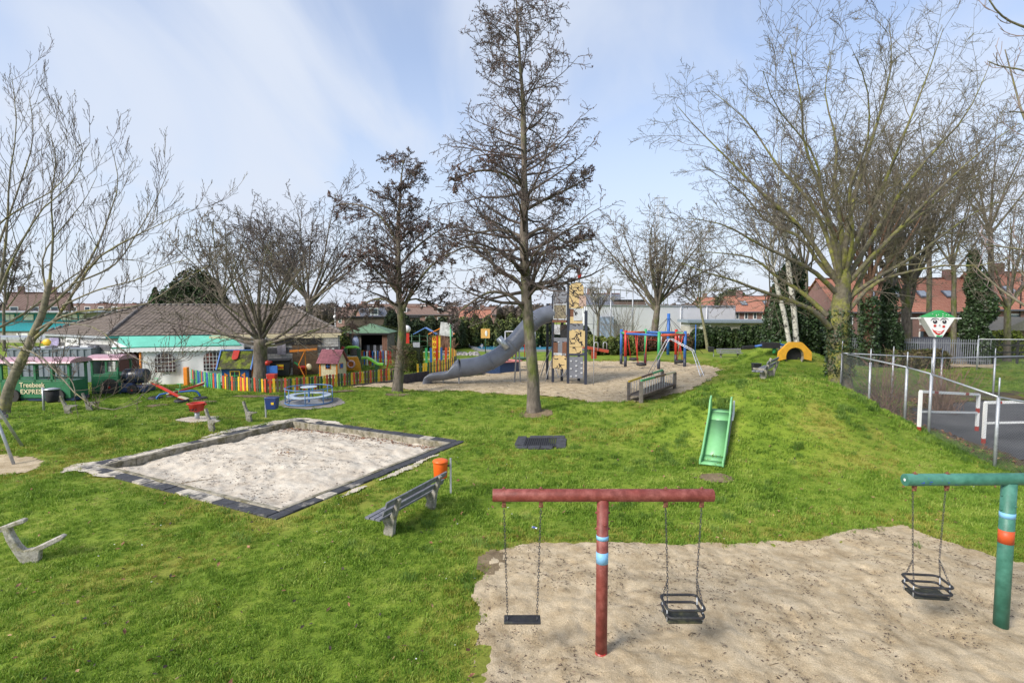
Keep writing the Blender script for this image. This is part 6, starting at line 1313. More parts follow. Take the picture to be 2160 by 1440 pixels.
def tubes_np(pts, rad, n):
    N_, K, _ = pts.shape; d = np.zeros_like(pts); d[:, 1:-1] = pts[:, 2:]-pts[:, :-2]; d[:, 0] = pts[:, 1]-pts[:, 0]; d[:, -1] = pts[:, -1]-pts[:, -2]; d = nv(d)
    ref = nv(np.cross(nv(pts[:, -1]-pts[:, 0]), np.array([.31, .52, .79])))[:, None, :]; a = nv(ref-d*(ref*d).sum(-1, keepdims=True)); b = np.cross(d, a)
    th = 2*np.pi*np.arange(n)/n; V = pts[:, :, None, :]+(a[:, :, None, :]*np.cos(th)[None, None, :, None]+b[:, :, None, :]*np.sin(th)[None, None, :, None])*rad[:, :, None, None]
    base = (np.arange(N_)*K*n)[:, None, None]; i = np.arange(K-1)[None, :, None]*n; j = np.arange(n)[None, None, :]; j2 = (j+1) % n
    Fq = np.stack([base+i+j, base+i+j2, base+i+n+j2, base+i+n+j], -1).reshape(-1, 4); return V.reshape(-1, 3), Fq
def resample(pts, K):
    pts = np.array(pts, float); s = np.concatenate([[0], np.cumsum(np.linalg.norm(np.diff(pts, axis=0), axis=1))]); u = np.linspace(0, s[-1], K)
    return np.stack([np.interp(u, s, pts[:, k]) for k in range(3)], 1), s[-1]
def smoothp(pts): return [tuple(v) for v in smooth_path([Vector(p) for p in pts], 3)]
def leaves_np(rg, C, size, flat=0.0, hang=0.0, asp=.6):
    m = len(C); a = rg.normal(size=(m, 3)); a[:, 2] -= hang*2; a = nv(a); b = nv(np.cross(a, rg.normal(size=(m, 3))+np.array([0, 0, flat*0]))); s = size*(1+rg.uniform(-.4, .4, m))[:, None]
    V = np.stack([C-a*s, C+b*s*asp, C+a*s, C-b*s*asp], 1).reshape(-1, 3); return V, np.arange(4*m).reshape(m, 4)
def merge(parts):
    Vs, Fs, o = [], [], 0
    for V, Fq in parts: Vs.append(V); Fs.append(Fq+o); o += len(V)
    return np.concatenate(Vs), np.concatenate(Fs)
def make_tree(name, label, cat, trunk, trad, limbs, lv, seed, bark, twig, tmin=.009, leaf=None, ivy=None, group=None, tl=None, loc=None, tsides=12, limbpart=True, cc=6):
    """trunk: points; limbs: list of (points, r0, r1); lv: list of level dicts; leaf: (count per twig, size, material, hang)"""
    rg = np.random.default_rng(seed); base = np.array(trunk[0], float); t = thing(name, label, cat, tuple(base), 0, group)
    tp_ = smoothp(trunk); tr = np.interp(np.linspace(0, 1, len(tp_)), np.linspace(0, 1, len(trad)), trad)
    m = MB(); q0 = Vector(tp_[0]); m.tube([q0-Vector((0, 0, .25))]+[Vector(p) for p in tp_], [tr[0]*1.3]+[tr[0]*1.15]+list(tr[1:]), tsides)
    arr = np.array(m.v); nn_ = nz(arr[:, 0]*3+arr[:, 2], arr[:, 1]*3-arr[:, 2]*.5, .5, 5)[:, None]; cen_ = arr.copy()
    m.v = [tuple(v) for v in arr+np.stack([nn_[:, 0], nz(arr[:, 2], arr[:, 0], .4, 6), 0*nn_[:, 0]], 1)*tr[0]*.25]
    m.build('trunk', bark, t, w=True)
    TK = 24; tpn, tlen = resample(tp_, TK); trn = np.interp(np.linspace(0, 1, TK), np.linspace(0, 1, len(trad)), trad)
    parts = []; cur = []
    for pts, r0, r1 in limbs:
        sp, ln = resample(smoothp(pts), 12); rr = np.linspace(r0**.7, r1**.7, 12)**(1/.7); parts.append((sp[None], rr[None], 7)); cur.append((sp, rr, ln))
        if limbpart:
            V, Fq = tubes_np(sp[None], rr[None], 8); mesh_np('limb', V-base, Fq, bark, t, smooth=True)
    gen = None
    if cur: gen = (np.stack([c[0] for c in cur]), np.stack([c[1] for c in cur]), np.array([c[2] for c in cur]))
    thin = []; tw = []
    def run(pts, rad, Ln, levels):
        for k, L_ in enumerate(levels):
            p, D, ln, r = spawn(rg, pts, rad, Ln, L_['n'], L_.get('t0', .15), L_.get('t1', 1.0), L_['ang'], L_['ratio'], L_.get('rr', .5), L_.get('shape', .5), L_.get('up'))
            if 'abs' in L_: ln = L_['abs']*(1+rg.uniform(-.4, .4, len(ln)))
            K = L_.get('K', 5); pts = br_pts(rg, p, D, ln, L_.get('wig', .15), L_.get('trop', (0, 0, .06)), K); r = np.maximum(r, tmin*1.3); rad = np.linspace(1, 0, K)[None]*(r-tmin)[:, None]+tmin; rad = np.maximum(rad, tmin*.6); Ln = ln
            thin.append(tubes_np(pts, rad, 5 if (L_.get('thick') and k == 0) else 3)); last = pts
        return last
    if gen is not None: tw.append(run(*gen, lv))
    if tl: tw.append(run(tpn[None], trn[None], np.array([tlen]), tl))
    V, Fq = merge(thin); crown = mesh_np('crown', V-base, Fq, twig, t); crown['kind'] = 'stuff'
    if leaf:
        C = np.concatenate([x.reshape(-1, 3) for x in tw]); k = rg.integers(0, len(C), int(leaf[0])); C = C[k]+rg.normal(0, leaf[1]*.8, (len(k), 3)); 
        dens = nz(C[:, 0]*1.0+C[:, 1]*.7, C[:, 2], 1.6, seed)+nz(C[:, 0]*1.0, C[:, 2]+C[:, 1], .6, seed+1)*.5; C = C[dens > leaf[4]]
        V, Fq = leaves_np(rg, C, leaf[1], hang=leaf[3]); o = mesh_np('catkins', V-base, Fq, leaf[2], t); o['kind'] = 'stuff'
    if ivy:  # (t0,t1,radius mult, count, size)
        for (a, b, rm, cnt, sz) in ivy:
            u = rg.uniform(a, b, cnt)*(TK-1); i = np.clip(u.astype(int), 0, TK-2); f = (u-i)[:, None]; c = tpn[i]*(1-f)+tpn[i+1]*f; r = np.interp(u, np.arange(TK), trn)*rm+.05; th = rg.uniform(0, 2*np.pi, cnt)
            bump = 1+.5*nz(th*2, c[:, 2], .8, seed); C = c+np.stack([np.cos(th)*r*bump, np.sin(th)*r*bump, 0*r], 1)+rg.normal(0, sz, (cnt, 3)); V, Fq = leaves_np(rg, C, sz, asp=.8); o = mesh_np('ivy', V-base, Fq, ivym, t); o['kind'] = 'stuff'
    return t
def tr_(pts, Y0, dys=None, rnd=0, seed=0):
    n = len(pts); out = []
    for i, (px, py) in enumerate(pts):
        dy = (dys[0]+(dys[1]-dys[0])*i/(n-1)) if dys else 0; out.append(tuple(at(px, py, Y0+dy)))
    return out
# --- tall alder
q = P(1127, 868); Ya = q.y
trk = [tuple(q)]+tr_([(1122, 760), (1112, 640), (1105, 500), (1106, 400), (1105, 300), (1100, 180), (1092, 60), (1088, -20)], Ya)
A1 = dict(n=100, t0=.26, t1=.985, ang=1.25, ratio=.275, shape=.70, rr=.42, wig=.13, trop=(0, 0, .05), K=7, thick=1)
A2 = dict(n=9, t0=.2, t1=1, ang=.8, ratio=.5, shape=.5, rr=.5, wig=.2, trop=(0, 0, -.01), K=5); A3 = dict(n=6, t0=.2, ang=.8, ratio=.45, rr=.5, wig=.25, trop=(0, 0, -.07), K=4)
lmb = [(tr_(p, Ya, dy), r0, .03) for p, dy, r0 in (
    ([(1108, 655), (1080, 625), (1040, 615), (1005, 630), (960, 665)], (0, -1), .10), ([(1105, 615), (1085, 585), (1045, 570), (1030, 530), (985, 520), (940, 540)], (0, 1), .10), ([(1118, 618), (1140, 600), (1175, 590), (1200, 560), (1225, 565)], (0, -.8), .11), ([(1118, 622), (1128, 580), (1132, 550), (1165, 520), (1215, 530)], (0, .5), .09),
    ([(1102, 500), (1060, 485), (1015, 490), (960, 505)], (0, 1), .08), ([(1108, 500), (1150, 480), (1190, 510), (1250, 505)], (0, -1), .08), ([(1104, 395), (1060, 365), (1010, 360), (950, 380)], (0, -1), .08), ([(1106, 445), (1150, 420), (1195, 400), (1250, 370)], (0, 1), .08))]
make_tree('alder_tree', 'tall narrow alder with dark hanging catkins rising to the top edge of the picture', 'tree', trk, [.30, .27, .235, .19, .15, .12, .08, .05, .025], lmb, [dict(A2, n=10, ratio=.38, t0=.25), A2, A3], 11, barkm, twigm, .0085, leaf=(46000, .027, catm, .9, -.45), tl=[A1, A2, A3])
# --- smaller alder
q = P(838, 828); Yb_ = q.y
trk = [tuple(q)]+tr_([(845, 740), (848, 690), (843, 640), (840, 560), (841, 460), (846, 400), (850, 338)], Yb_)
B1 = dict(n=62, t0=.36, t1=.98, ang=1.0, ratio=.27, shape=.68, rr=.45, wig=.15, trop=(0, 0, .04), K=7, thick=1)
lmb = [(tr_(p, Yb_, dy), r0, .035) for p, dy, r0 in (([(850, 655), (870, 610), (905, 565), (935, 540)], (0, -1), .12), ([(846, 660), (810, 630), (770, 640), (730, 680)], (0, 1), .08), ([(840, 620), (815, 590), (780, 560), (745, 540)], (0, -1), .09), ([(840, 520), (815, 470), (770, 435), (715, 430)], (0, 1), .09), ([(843, 560), (880, 520), (920, 490), (945, 480)], (0, 1), .08), ([(847, 640), (880, 630), (920, 650), (955, 660)], (0, 1), .06))]
ta = make_tree('alder_tree', 'smaller rounded alder with dark catkins between the picket fence and the tube slide', 'tree', trk, [.30, .25, .24, .19, .15, .10, .06, .025], lmb, [dict(A2, n=10, ratio=.42, t0=.2), A2, dict(A3, n=5)], 12, barkm, twigm, .011, leaf=(36000, .034, catm, .3, -.42), tl=[B1, A2, dict(A3, n=5)])
# suckers on its trunk
rg = np.random.default_rng(5); Pn = np.array([at(843+rg.uniform(-8, 8), 757+rg.uniform(-22, 22), Yb_) for _ in range(240)]); th = rg.uniform(0, 6.28, 240); Dn = np.stack([np.cos(th), np.sin(th), rg.uniform(-.3, 1, 240)], 1)
pts_ = br_pts(rg, Pn, Dn, rg.uniform(.3, .8, 240), .25, (0, 0, .05), 4); V, Fq = tubes_np(pts_, np.full((240, 4), .012), 3); o = mesh_np('suckers', V-np.array(ta.location), Fq, mat('brown sucker twig', (.16, .11, .07), .9, .3), ta); o['kind'] = 'stuff'
# --- big sycamore on the right
Yc_ = 27.5; q = at(1778, 855, Yc_); q.z = Hs(q.x, q.y); trk = [tuple(q)]+tr_([(1771, 790), (1768, 730), (1770, 670), (1776, 620), (1778, 570)], Yc_)
SL = [([(1750, 690), (1715, 655), (1660, 632), (1600, 612), (1545, 590), (1490, 575), (1425, 550)], (-.3, -3), .17), ([(1745, 665), (1690, 615), (1640, 585), (1590, 545), (1530, 535), (1470, 530)], (0, 1.5), .15), ([(1766, 620), (1720, 575), (1665, 545), (1600, 515), (1530, 475), (1450, 460)], (0, -2), .15), ([(1770, 600), (1725, 530), (1680, 470), (1610, 410), (1540, 340), (1460, 260), (1430, 225)], (0, 0), .17),
      ([(1770, 590), (1745, 500), (1705, 420), (1640, 350), (1580, 260), (1500, 190)], (0, 3), .15), ([(1772, 580), (1752, 480), (1725, 380), (1695, 300), (1690, 210), (1665, 100)], (0, -1.5), .15), ([(1775, 575), (1775, 480), (1760, 390), (1765, 300), (1740, 200), (1752, 120)], (0, 2.5), .15), ([(1778, 575), (1790, 470), (1815, 370), (1850, 260), (1880, 140), (1875, 40)], (0, 0), .17),
      ([(1782, 580), (1815, 490), (1860, 400), (1900, 300), (1945, 190), (1990, 60)], (0, -2), .16), ([(1784, 590), (1835, 510), (1890, 420), (1960, 330), (2040, 240), (2090, 130)], (0, 2), .16), ([(1786, 600), (1840, 540), (1910, 470), (1990, 390), (2080, 310), (2150, 260)], (0, -1), .15), ([(1788, 630), (1850, 585), (1930, 540), (2010, 480), (2090, 430), (2165, 420)], (0, 1), .14),
      ([(1786, 660), (1840, 600), (1910, 575), (1990, 560), (2070, 560), (2140, 540)], (0, -2), .13), ([(1790, 640), (1830, 560), (1880, 500), (1960, 440), (2060, 370), (2140, 340)], (0, 3), .13), ([(1776, 600), (1730, 560), (1690, 500), (1620, 470), (1560, 400), (1480, 350)], (0, 2.5), .13), ([(1770, 610), (1770, 520), (1740, 450), (1720, 330), (1640, 230), (1610, 150)], (0, -4), .12), ([(1776, 600), (1800, 500), (1790, 400), (1830, 300), (1830, 190), (1800, 110)], (0, -4), .12)]
S1 = dict(n=15, t0=.18, t1=1, ang=.72, ratio=.33, shape=.3, rr=.42, wig=.16, trop=(0, 0, .03), K=6, thick=1); S2 = dict(n=8, t0=.15, ang=.75, ratio=.48, rr=.45, wig=.22, trop=(0, 0, .03), K=5); S3 = dict(n=6, t0=.2, ang=.75, ratio=.42, rr=.5, wig=.28, trop=(0, 0, .05), K=4)
make_tree('sycamore_tree', 'big spreading bare tree with lichened limbs and ivy clad trunk at the fence corner', 'tree', trk, [.60, .52, .50, .46, .40, .30], [(tr_(p, Yc_, dy), r0*.9, .014) for p, dy, r0 in SL], [S1, S2, S3], 21, barky, twigg, .0065, ivy=[(.16, .68, .95, 3200, .05), (.35, .55, 1.12, 700, .05)], tsides=20)
# --- near left tree
Yl_ = 23.5; q = P(10, 880); q = Vector((at(6, 880, Yl_).x, Yl_, Hs(at(6, 880, Yl_).x, Yl_)))
trk = [tuple(q)]+tr_([(18, 820), (45, 760), (68, 710), (92, 650), (105, 590)], Yl_)
LL = [([(60, 725), (120, 670), (165, 600), (205, 545), (280, 500), (345, 470), (400, 440)], (0, -2), .12), ([(88, 660), (150, 605), (200, 530), (235, 440), (250, 380), (232, 300)], (0, 1), .10), ([(70, 700), (150, 660), (230, 652), (310, 640), (370, 600), (440, 560)], (0, -3), .10), ([(20, 730), (75, 745), (125, 790), (165, 835), (230, 865), (300, 845)], (0, -4), .07), ([(105, 590), (112, 500), (108, 420), (118, 330), (100, 270)], (0, 0), .09),
      ([(-30, 700), (0, 600), (15, 480), (20, 370), (35, 270), (25, 160)], (0, 1), .12), ([(-10, 640), (30, 540), (90, 440), (140, 400), (175, 340), (165, 275)], (0, -1), .09), ([(-20, 560), (10, 480), (45, 380), (70, 290), (60, 190)], (0, 2), .08), ([(-60, 720), (0, 690), (60, 655), (130, 600), (190, 560), (260, 545), (330, 560)], (0, 2), .10), ([(100, 625), (90, 540), (140, 470), (180, 420), (205, 370)], (0, 3), .07),
      ([(110, 680), (200, 690), (260, 740), (330, 770), (395, 750)], (-1, -3.5), .05), ([(30, 780), (-10, 740), (-60, 700)], (0, 1), .12), ([(130, 645), (210, 610), (290, 590), (350, 560), (405, 545)], (-1, -3), .06), ([(150, 600), (240, 560), (290, 490), (330, 420), (355, 360)], (-1, 1), .06), ([(-40, 520), (0, 470), (60, 430), (120, 395), (190, 300)], (1, -1), .07), ([(160, 835), (150, 800), (110, 770), (60, 740)], (-3, -2), .03)]
N1 = dict(n=13, t0=.15, t1=1, ang=.8, ratio=.26, shape=.2, rr=.42, wig=.08, trop=(0, 0, .20), K=7, thick=1); N2 = dict(n=6, t0=.2, ang=.65, ratio=.45, rr=.55, wig=.10, trop=(0, 0, .22), K=5); N3 = dict(n=4, t0=.3, ang=.6, ratio=.32, rr=.7, wig=.1, trop=(0, 0, .2), K=4)
make_tree('maple_tree', 'pale lichened bare tree with long upward curving twigs at the left edge', 'tree', trk, [.24, .2, .18, .16, .13, .10], [(tr_(p, Yl_, dy), r0*.65, .010) for p, dy, r0 in LL], [N1, N2, N3], 31, barkl, twigp, .0065, tsides=14)
# --- tree inside the picket fence
def spread(name, label, px, pyb, pyt, tr, limbs_px, seed, lv, bark, twig, tmin, Y=None, ivy=None, leaf=None, dyr=2.5, r0=.14, trunkx=None, tl=None):
    q = P(px, pyb) if Y is None else Vector((at(px, pyb, Y).x, Y, 0)); Yq = q.y; tx = trunkx or (px, px); R = random.Random(seed)
    trk = [tuple(q)]+tr_([(px+(tx[1]-px)*f, pyb+(pyt-pyb)*f) for f in (.35, .7, 1)], Yq)
    lm = [(tr_(p, Yq, (0, R.uniform(-dyr, dyr))), r0*R.uniform(.75, 1.1), tmin*1.8) for p in limbs_px]
    return make_tree(name, label, 'tree', trk, tr, lm, lv, seed, bark, twig, tmin, ivy=ivy, leaf=leaf, tl=tl)
def fan(x, y, n, L_, a0, a1, seed, bend=.25, k=5):   # limbs radiating in picture plane, curving up
    R = random.Random(seed); out = []
    for i in range(n):
        a = math.radians(a0+(a1-a0)*(i+.5)/n+R.uniform(-6, 6)); ln = L_*R.uniform(.8, 1.15); pts = [(x+R.uniform(-3, 3), y+R.uniform(-12, 8))]; px, py = pts[0]
        for j in range(k): a += R.uniform(-.16, .16)+bend*(pi/2-a)*.25; px += ln/k*cos(a); py -= ln/k*sin(a); pts.append((px, py))
        out.append(pts)
    return out
G1 = dict(S1, n=11, ratio=.4); G2 = dict(S2, n=7); G3 = dict(S3, n=4)
spread('bare_tree', 'broad bare tree growing inside the picket fence in front of the clubhouse', 549, 816, 715, [.50, .42, .42, .38], fan(548, 725, 15, 205, -8, 188, 41, bend=.3)+fan(550, 700, 9, 190, 40, 140, 42, bend=0), 41, [dict(G1, n=7, ang=.8), dict(G2, n=5), G3], barkm, mat('brown grey twig', (.15, .125, .095), .9, .3, 1.5), .0095, r0=.10, ivy=None)
spread('bare_tree', 'taller bare tree behind the clubhouse roof with an open fan crown', 652, 770, 630, [.36, .32, .3, .28], fan(652, 640, 16, 205, 30, 150, 43, bend=.1), 43, [dict(G1, n=12), G2, G3], barkm, twigm, .015, Y=54, r0=.13, dyr=3)
spread('bare_tree', 'bare tree with upright fan crown in front of the white hall', 1379, 712, 645, [.42, .38, .36, .34], fan(1386, 650, 13, 175, 45, 140, 44, bend=.1), 44, [dict(G1, n=9), G2, G3], barkm, mat('brown grey twig', (.13, .105, .08)), .019, Y=62, r0=.2, trunkx=(1379, 1387), dyr=3)
spread('young_tree', 'small bare tree with a curved pale trunk at the left end of the dark hedge', 1493, 733, 640, [.18, .16, .13, .11], fan(1476, 645, 11, 85, 10, 165, 45), 45, [dict(G1, n=8), G2, G3], mat('olive pale bark', (.22, .21, .12), .9, .3, 5), twigm, .016, Y=62, r0=.07, trunkx=(1493, 1476), dyr=1.5)
# ivy-clad group and birches
spread('birch_tree', 'left leaning birch with speckled pale trunk in front of the ivy mass', 1672, 736, 560, [.20, .19, .17, .12], fan(1628, 565, 7, 150, 70, 130, 46), 46, [dict(G1, n=7), G2, G3], birchm, twigm, .014, Y=47, r0=.08, trunkx=(1672, 1628))
spread('birch_tree', 'right birch with speckled pale trunk reaching above the ivy mass', 1684, 736, 500, [.25, .23, .2, .14], fan(1656, 505, 9, 190, 55, 140, 47), 47, [dict(G1, n=8), G2, G3], birchm, twigm, .014, Y=47.5, r0=.1, trunkx=(1684, 1656))
# right background row
row = [(1832, 735, 590, .38, 'bare tree with a rust brown ivy base left in the row behind the fence', 9, 230), (1878, 738, 560, .34, 'bare multi-stem tree with dark ivy in the row behind the fence', 9, 240), (1912, 742, 600, .46, 'thick trunked bare tree left of the face board', 11, 260), (1700, 720, 560, .3, 'slender bare tree between the birches and the orange roofed house', 7, 150), (2012, 730, 560, .22, 'thin straight bare tree right of the face board', 6, 200), (2125, 745, 640, .30, 'forked bare tree at the right edge before the garden shed', 9, 200), (1815, 700, 520, .3, 'far bare tree behind the sycamore trunk', 9, 230), (1960, 700, 500, .28, 'tall bare background tree behind the orange terrace', 9, 230), (2090, 690, 480, .3, 'tall bare background tree at the right above the terrace', 9, 220)]
for k, (px, pyb, pyt, r, lab, n, L_) in enumerate(row):
    Yk = 44+(k % 3)*2.5 if pyb > 725 else 60
    iv = [(.0, .8, 1.6, 2600, .10)] if k in (0, 1) else ([(.0, .25, 1.4, 900, .09)] if k in (2, 3) else None)
    spread('bare_tree', lab, px, pyb, pyt, [r, r*.9, r*.85, r*.7], fan(px+random.Random(k).uniform(-8, 8), pyt+10, n, L_, 50, 130, 60+k, bend=.0)+(fan(px, pyt+70, 3, L_*.9, 55, 125, 90+k, bend=.3) if r > .3 else []), 60+k, [dict(G1, n=8), G2, G3], barkm if k != 0 else mat('rust brown bark', (.14, .08, .05), .95, .4, 6), mat('brown grey twig', (.13, .105, .08)) if k % 2 else twigg, .014, Y=Yk, r0=r*.45, ivy=iv, dyr=4)
spread('bare_tree', 'small bare tree at the far left edge above the school', 8, 720, 640, [.16, .14, .13, .1], fan(12, 645, 8, 110, 50, 130, 80), 80, [dict(G1, n=8), G2, G3], barkm, twigm, .02, Y=60, r0=.08)
spread('bare_tree', 'bare tree in front of the grey roofed building above the white hall', 1262, 715, 660, [.2, .17, .15, .12], fan(1262, 665, 7, 75, 50, 130, 81), 81, [dict(G1, n=7), G2, G3], barkm, mat('pale twig', (.25, .23, .19), .9), .018, Y=66, r0=.08)
spread('bare_tree', 'background bare tree behind the clubhouse between the two larger crowns', 590, 730, 620, [.2, .17, .15, .12], fan(590, 625, 9, 130, 40, 140, 82), 82, [dict(G1, n=8), G2, G3], barkm, twigm, .02, Y=62, r0=.1)
spread('bare_tree', 'background bare tree behind the clubhouse roof left of the broad tree', 470, 730, 620, [.2, .17, .15, .12], fan(468, 625, 9, 140, 40, 150, 83), 83, [dict(G1, n=8), G2, G3], barkm, mat('brown grey twig', (.13, .105, .08)), .02, Y=60, r0=.1)
# branches reaching in from the right edge
Yn_ = 11; q = Vector((at(2330, 900, Yn_).x, Yn_, 0)); trk = [tuple(q)]+tr_([(2330, 900), (2310, 700), (2290, 500), (2270, 300), (2250, 100)], Yn_)
NL = [([(2310, 760), (2240, 700), (2170, 650), (2110, 610), (2060, 565), (2040, 545)], (0, .5), .055), ([(2300, 600), (2230, 550), (2175, 530), (2110, 520), (2075, 515)], (0, -.5), .04), ([(2290, 420), (2220, 330), (2165, 260), (2140, 180), (2120, 105)], (0, .5), .045), ([(2280, 260), (2220, 180), (2165, 150), (2110, 140), (2085, 130)], (0, 0), .035), ([(2260, 120), (2190, 70), (2130, 45), (2100, 20), (2075, -20)], (0, -.5), .04), ([(2300, 700), (2230, 620), (2180, 600), (2150, 570), (2130, 545)], (0, 1), .04), ([(2290, 300), (2220, 260), (2170, 240), (2130, 235)], (0, -1), .03)]
make_tree('maple_tree', 'near bare tree reaching in with pale purple budded branches from the right edge', 'tree', trk, [.22, .2, .17, .14, .12, .08], [(tr_(p, Yn_, dy), r0, .010) for p, dy, r0 in NL], [dict(N1, n=6, ratio=.22), dict(N2, n=3)], 33, barkl, mat('mauve twig', (.24, .18, .17), .7, .25, 2), .0055)
# undergrowth twigs by fence corner
def twig_bush(label, c, n, h, sp, m, seed, tmin=.008, K=5, trop=.06):
    rg = np.random.default_rng(seed); t = thing('bare_shrub', label, 'shrub', tuple(c)); Pn = rg.normal(0, sp*.15, (n, 3)); Pn[:, 2] = 0; Dn = np.stack([rg.normal(0, .45, n), rg.normal(0, .45, n), np.ones(n)], 1)
    Ln = rg.uniform(.5, 1.1, n)*h; pts = br_pts(rg, Pn, Dn, Ln, .08, (0, 0, trop), K); rad = np.linspace(1.6, .7, K)[None]*tmin*np.ones((n, 1)); th = [tubes_np(pts, rad, 3)]
    p, D, ln, r = spawn(rg, pts, rad, Ln, 4, .3, 1, .5, .4, .7); p2 = br_pts(rg, p, D, ln, .12, (0, 0, .08), 4); th.append(tubes_np(p2, np.full(p2.shape[:2], tmin*.7), 3)); V, Fq = merge(th); o = mesh_np('stems', V, Fq, m, t); o['kind'] = 'stuff'; return t
rb = mat('red brown stem', (.20, .12, .09), .85, .3, 3)
c = gp(16.9, 24.3); twig_bush('bare shrub of reddish stems behind the chain-link fence corner', c, 70, 2.4, 1.6, rb, 3)
c = gp(20.3, 25.6); twig_bush('dense reddish bare shrub between the fence and the asphalt court', c, 110, 2.2, 2.0, rb, 4)
twig_bush('brown rounded bare shrub at the left end of the pool', P(1010, 742)+Vector((-4.2, 0, 0)), 160, 2.0, 2.5, mat('tan stem', (.30, .17, .11), .9), 5, .016)
twig_bush('smaller tan bare shrub left of the rounded one by the pool', P(938, 746), 130, 1.6, 2.4, mat('tan stem', (.30, .17, .11)), 6, .016)
twig_bush('tall sparse bare shrub in front of the white hall', Vector((at(1315, 715, 68).x, 68, 0)), 60, 5.5, 5, mat('pale twig', (.25, .23, .19)), 7, .02)
# ================================================================ HEDGES AND EVERGREENS
def leaf_mass(name, label, cat, boxes, size, n, m, seed, core=True, corem=None):
    rg = np.random.default_rng(seed); b0 = boxes[0]; base = Vector((b0[0], b0[1], 0)); t = thing(name, label, cat, base)
    tot = sum((b[3]*b[5]+b[4]*b[5]+b[3]*b[4]) for b in boxes); Vs = []
    for (x, y, z, w_, d_, h_, kind) in boxes:   # centre x,y, bottom z; half extents w_,d_; height h_
        k = int(n*(w_*h_+d_*h_+w_*d_)/tot); u = rg.normal(size=(k, 3)); u = nv(u)
        if kind == 'e': C = u*(1-.28*rg.random((k, 1))**1.2); C = C*(1+.22*nz(u[:, 0]*2+x, u[:, 2]*2+u[:, 1], .6, seed)[:, None]+.1*nz(u[:, 0]*4+x, u[:, 2]*4, .5, seed+3)[:, None]); C = C*np.array([w_, d_, h_/2])+np.array([x, y, z+h_/2])
        elif kind == 'c':
            hgt = rg.random(k)**.9; rr = (1-hgt)**.8*(.75+.35*rg.random(k))*(1+.3*nz(u[:, 0]*3, hgt*6, .6, seed)); th = rg.uniform(0, 6.283, k); C = np.stack([x+w_*rr*np.cos(th), y+d_*rr*np.sin(th), z+h_*hgt], 1)
        else:
            mx = np.abs(u).max(1, keepdims=True); p = 3.2; q = u/((np.abs(u)**p).sum(1, keepdims=True)**(1/p)); C = q*(1-.12*rg.random((k, 1))); C = C+.10*nz(q[:, 0]*w_*1.0, q[:, 2]*h_+q[:, 1], .9, seed)[:, None]*np.array([.2, 1, 1.2]); C = C*np.array([w_, d_, h_/2])+np.array([x, y, z+h_/2])
        Vs.append(C)
        if core:
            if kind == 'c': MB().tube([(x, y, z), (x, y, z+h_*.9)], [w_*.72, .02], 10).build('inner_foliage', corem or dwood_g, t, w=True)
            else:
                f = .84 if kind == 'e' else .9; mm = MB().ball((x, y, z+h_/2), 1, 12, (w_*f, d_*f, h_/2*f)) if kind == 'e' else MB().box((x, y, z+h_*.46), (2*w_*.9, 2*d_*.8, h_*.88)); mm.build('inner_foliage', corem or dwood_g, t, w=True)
    C = np.concatenate(Vs); V, Fq = leaves_np(rg, C, size, asp=.7); o = mesh_np('foliage', V-np.array(base), Fq, m, t); o['kind'] = 'stuff'; return t
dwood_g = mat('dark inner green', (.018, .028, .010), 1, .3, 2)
hd = mat('dark hedge leaf', (.030, .058, .016), .6, .6, 1.6, col2=(.085, .12, .03), c2s=.9, c2t=(.5, .66), spec=.4); hg = mat('olive hedge leaf', (.085, .105, .03), .7, .6, 1.2, col2=(.17, .19, .045), c2s=.5, c2t=(.47, .6)); hm = mat('mid hedge leaf', (.045, .07, .022), .7, .6, 1.5, col2=(.09, .10, .035), c2s=.6); hb = mat('beech brown leaf', (.17, .075, .045), .8, .5, 2, col2=(.10, .10, .04), c2s=.7, c2t=(.52, .6)); hy = mat('clipped yew leaf', (.06, .085, .015), .7, .5, 2, col2=(.16, .19, .03), c2s=.8, c2t=(.45, .6)); hbr = mat('bare brown thicket', (.13, .10, .08), .9, .5, .3)
def strip_boxes(px0, px1, Y0, Y1, top0, top1, n, seed, d_=1.6, kind='e', zb=-.3, ov=1.25):
    R = random.Random(seed); out = []
    for i in range(n):
        f = (i+.5)/n; px = px0+(px1-px0)*f; Y_ = Y0+(Y1-Y0)*f; h_ = at(px, top0+(top1-top0)*f, Y_).z*R.uniform(.9, 1.08); w_ = abs(px1-px0)/n/1150*Y_/2*ov; out.append((Xp(px, Y_), Y_+R.uniform(-.4, .4), zb, w_, d_, h_-zb, kind))
    return out
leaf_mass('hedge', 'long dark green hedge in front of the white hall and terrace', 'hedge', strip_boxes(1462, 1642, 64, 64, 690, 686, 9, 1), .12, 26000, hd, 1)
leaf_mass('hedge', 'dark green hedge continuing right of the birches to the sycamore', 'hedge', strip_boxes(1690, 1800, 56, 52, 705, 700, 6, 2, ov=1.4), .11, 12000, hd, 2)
leaf_mass('ivy_mass', 'tall mass of dark ivy and conifer behind the two birch trunks', 'ivy', [(Xp(1662, 50), 50, -.2, 2.2, 2.0, 6.6, 'e'), (Xp(1690, 50.5), 50.5, -.2, 1.8, 2, 5.6, 'e'), (Xp(1650, 50), 50, 3.0, 1.0, 1.2, 5.5, 'e'), (Xp(1668, 50), 50, 4.5, 1.1, 1.1, 5.0, 'e'), (Xp(1640, 50), 50, -.2, 1.4, 1.5, 4.2, 'e')], .105, 24000, ivym, 3)
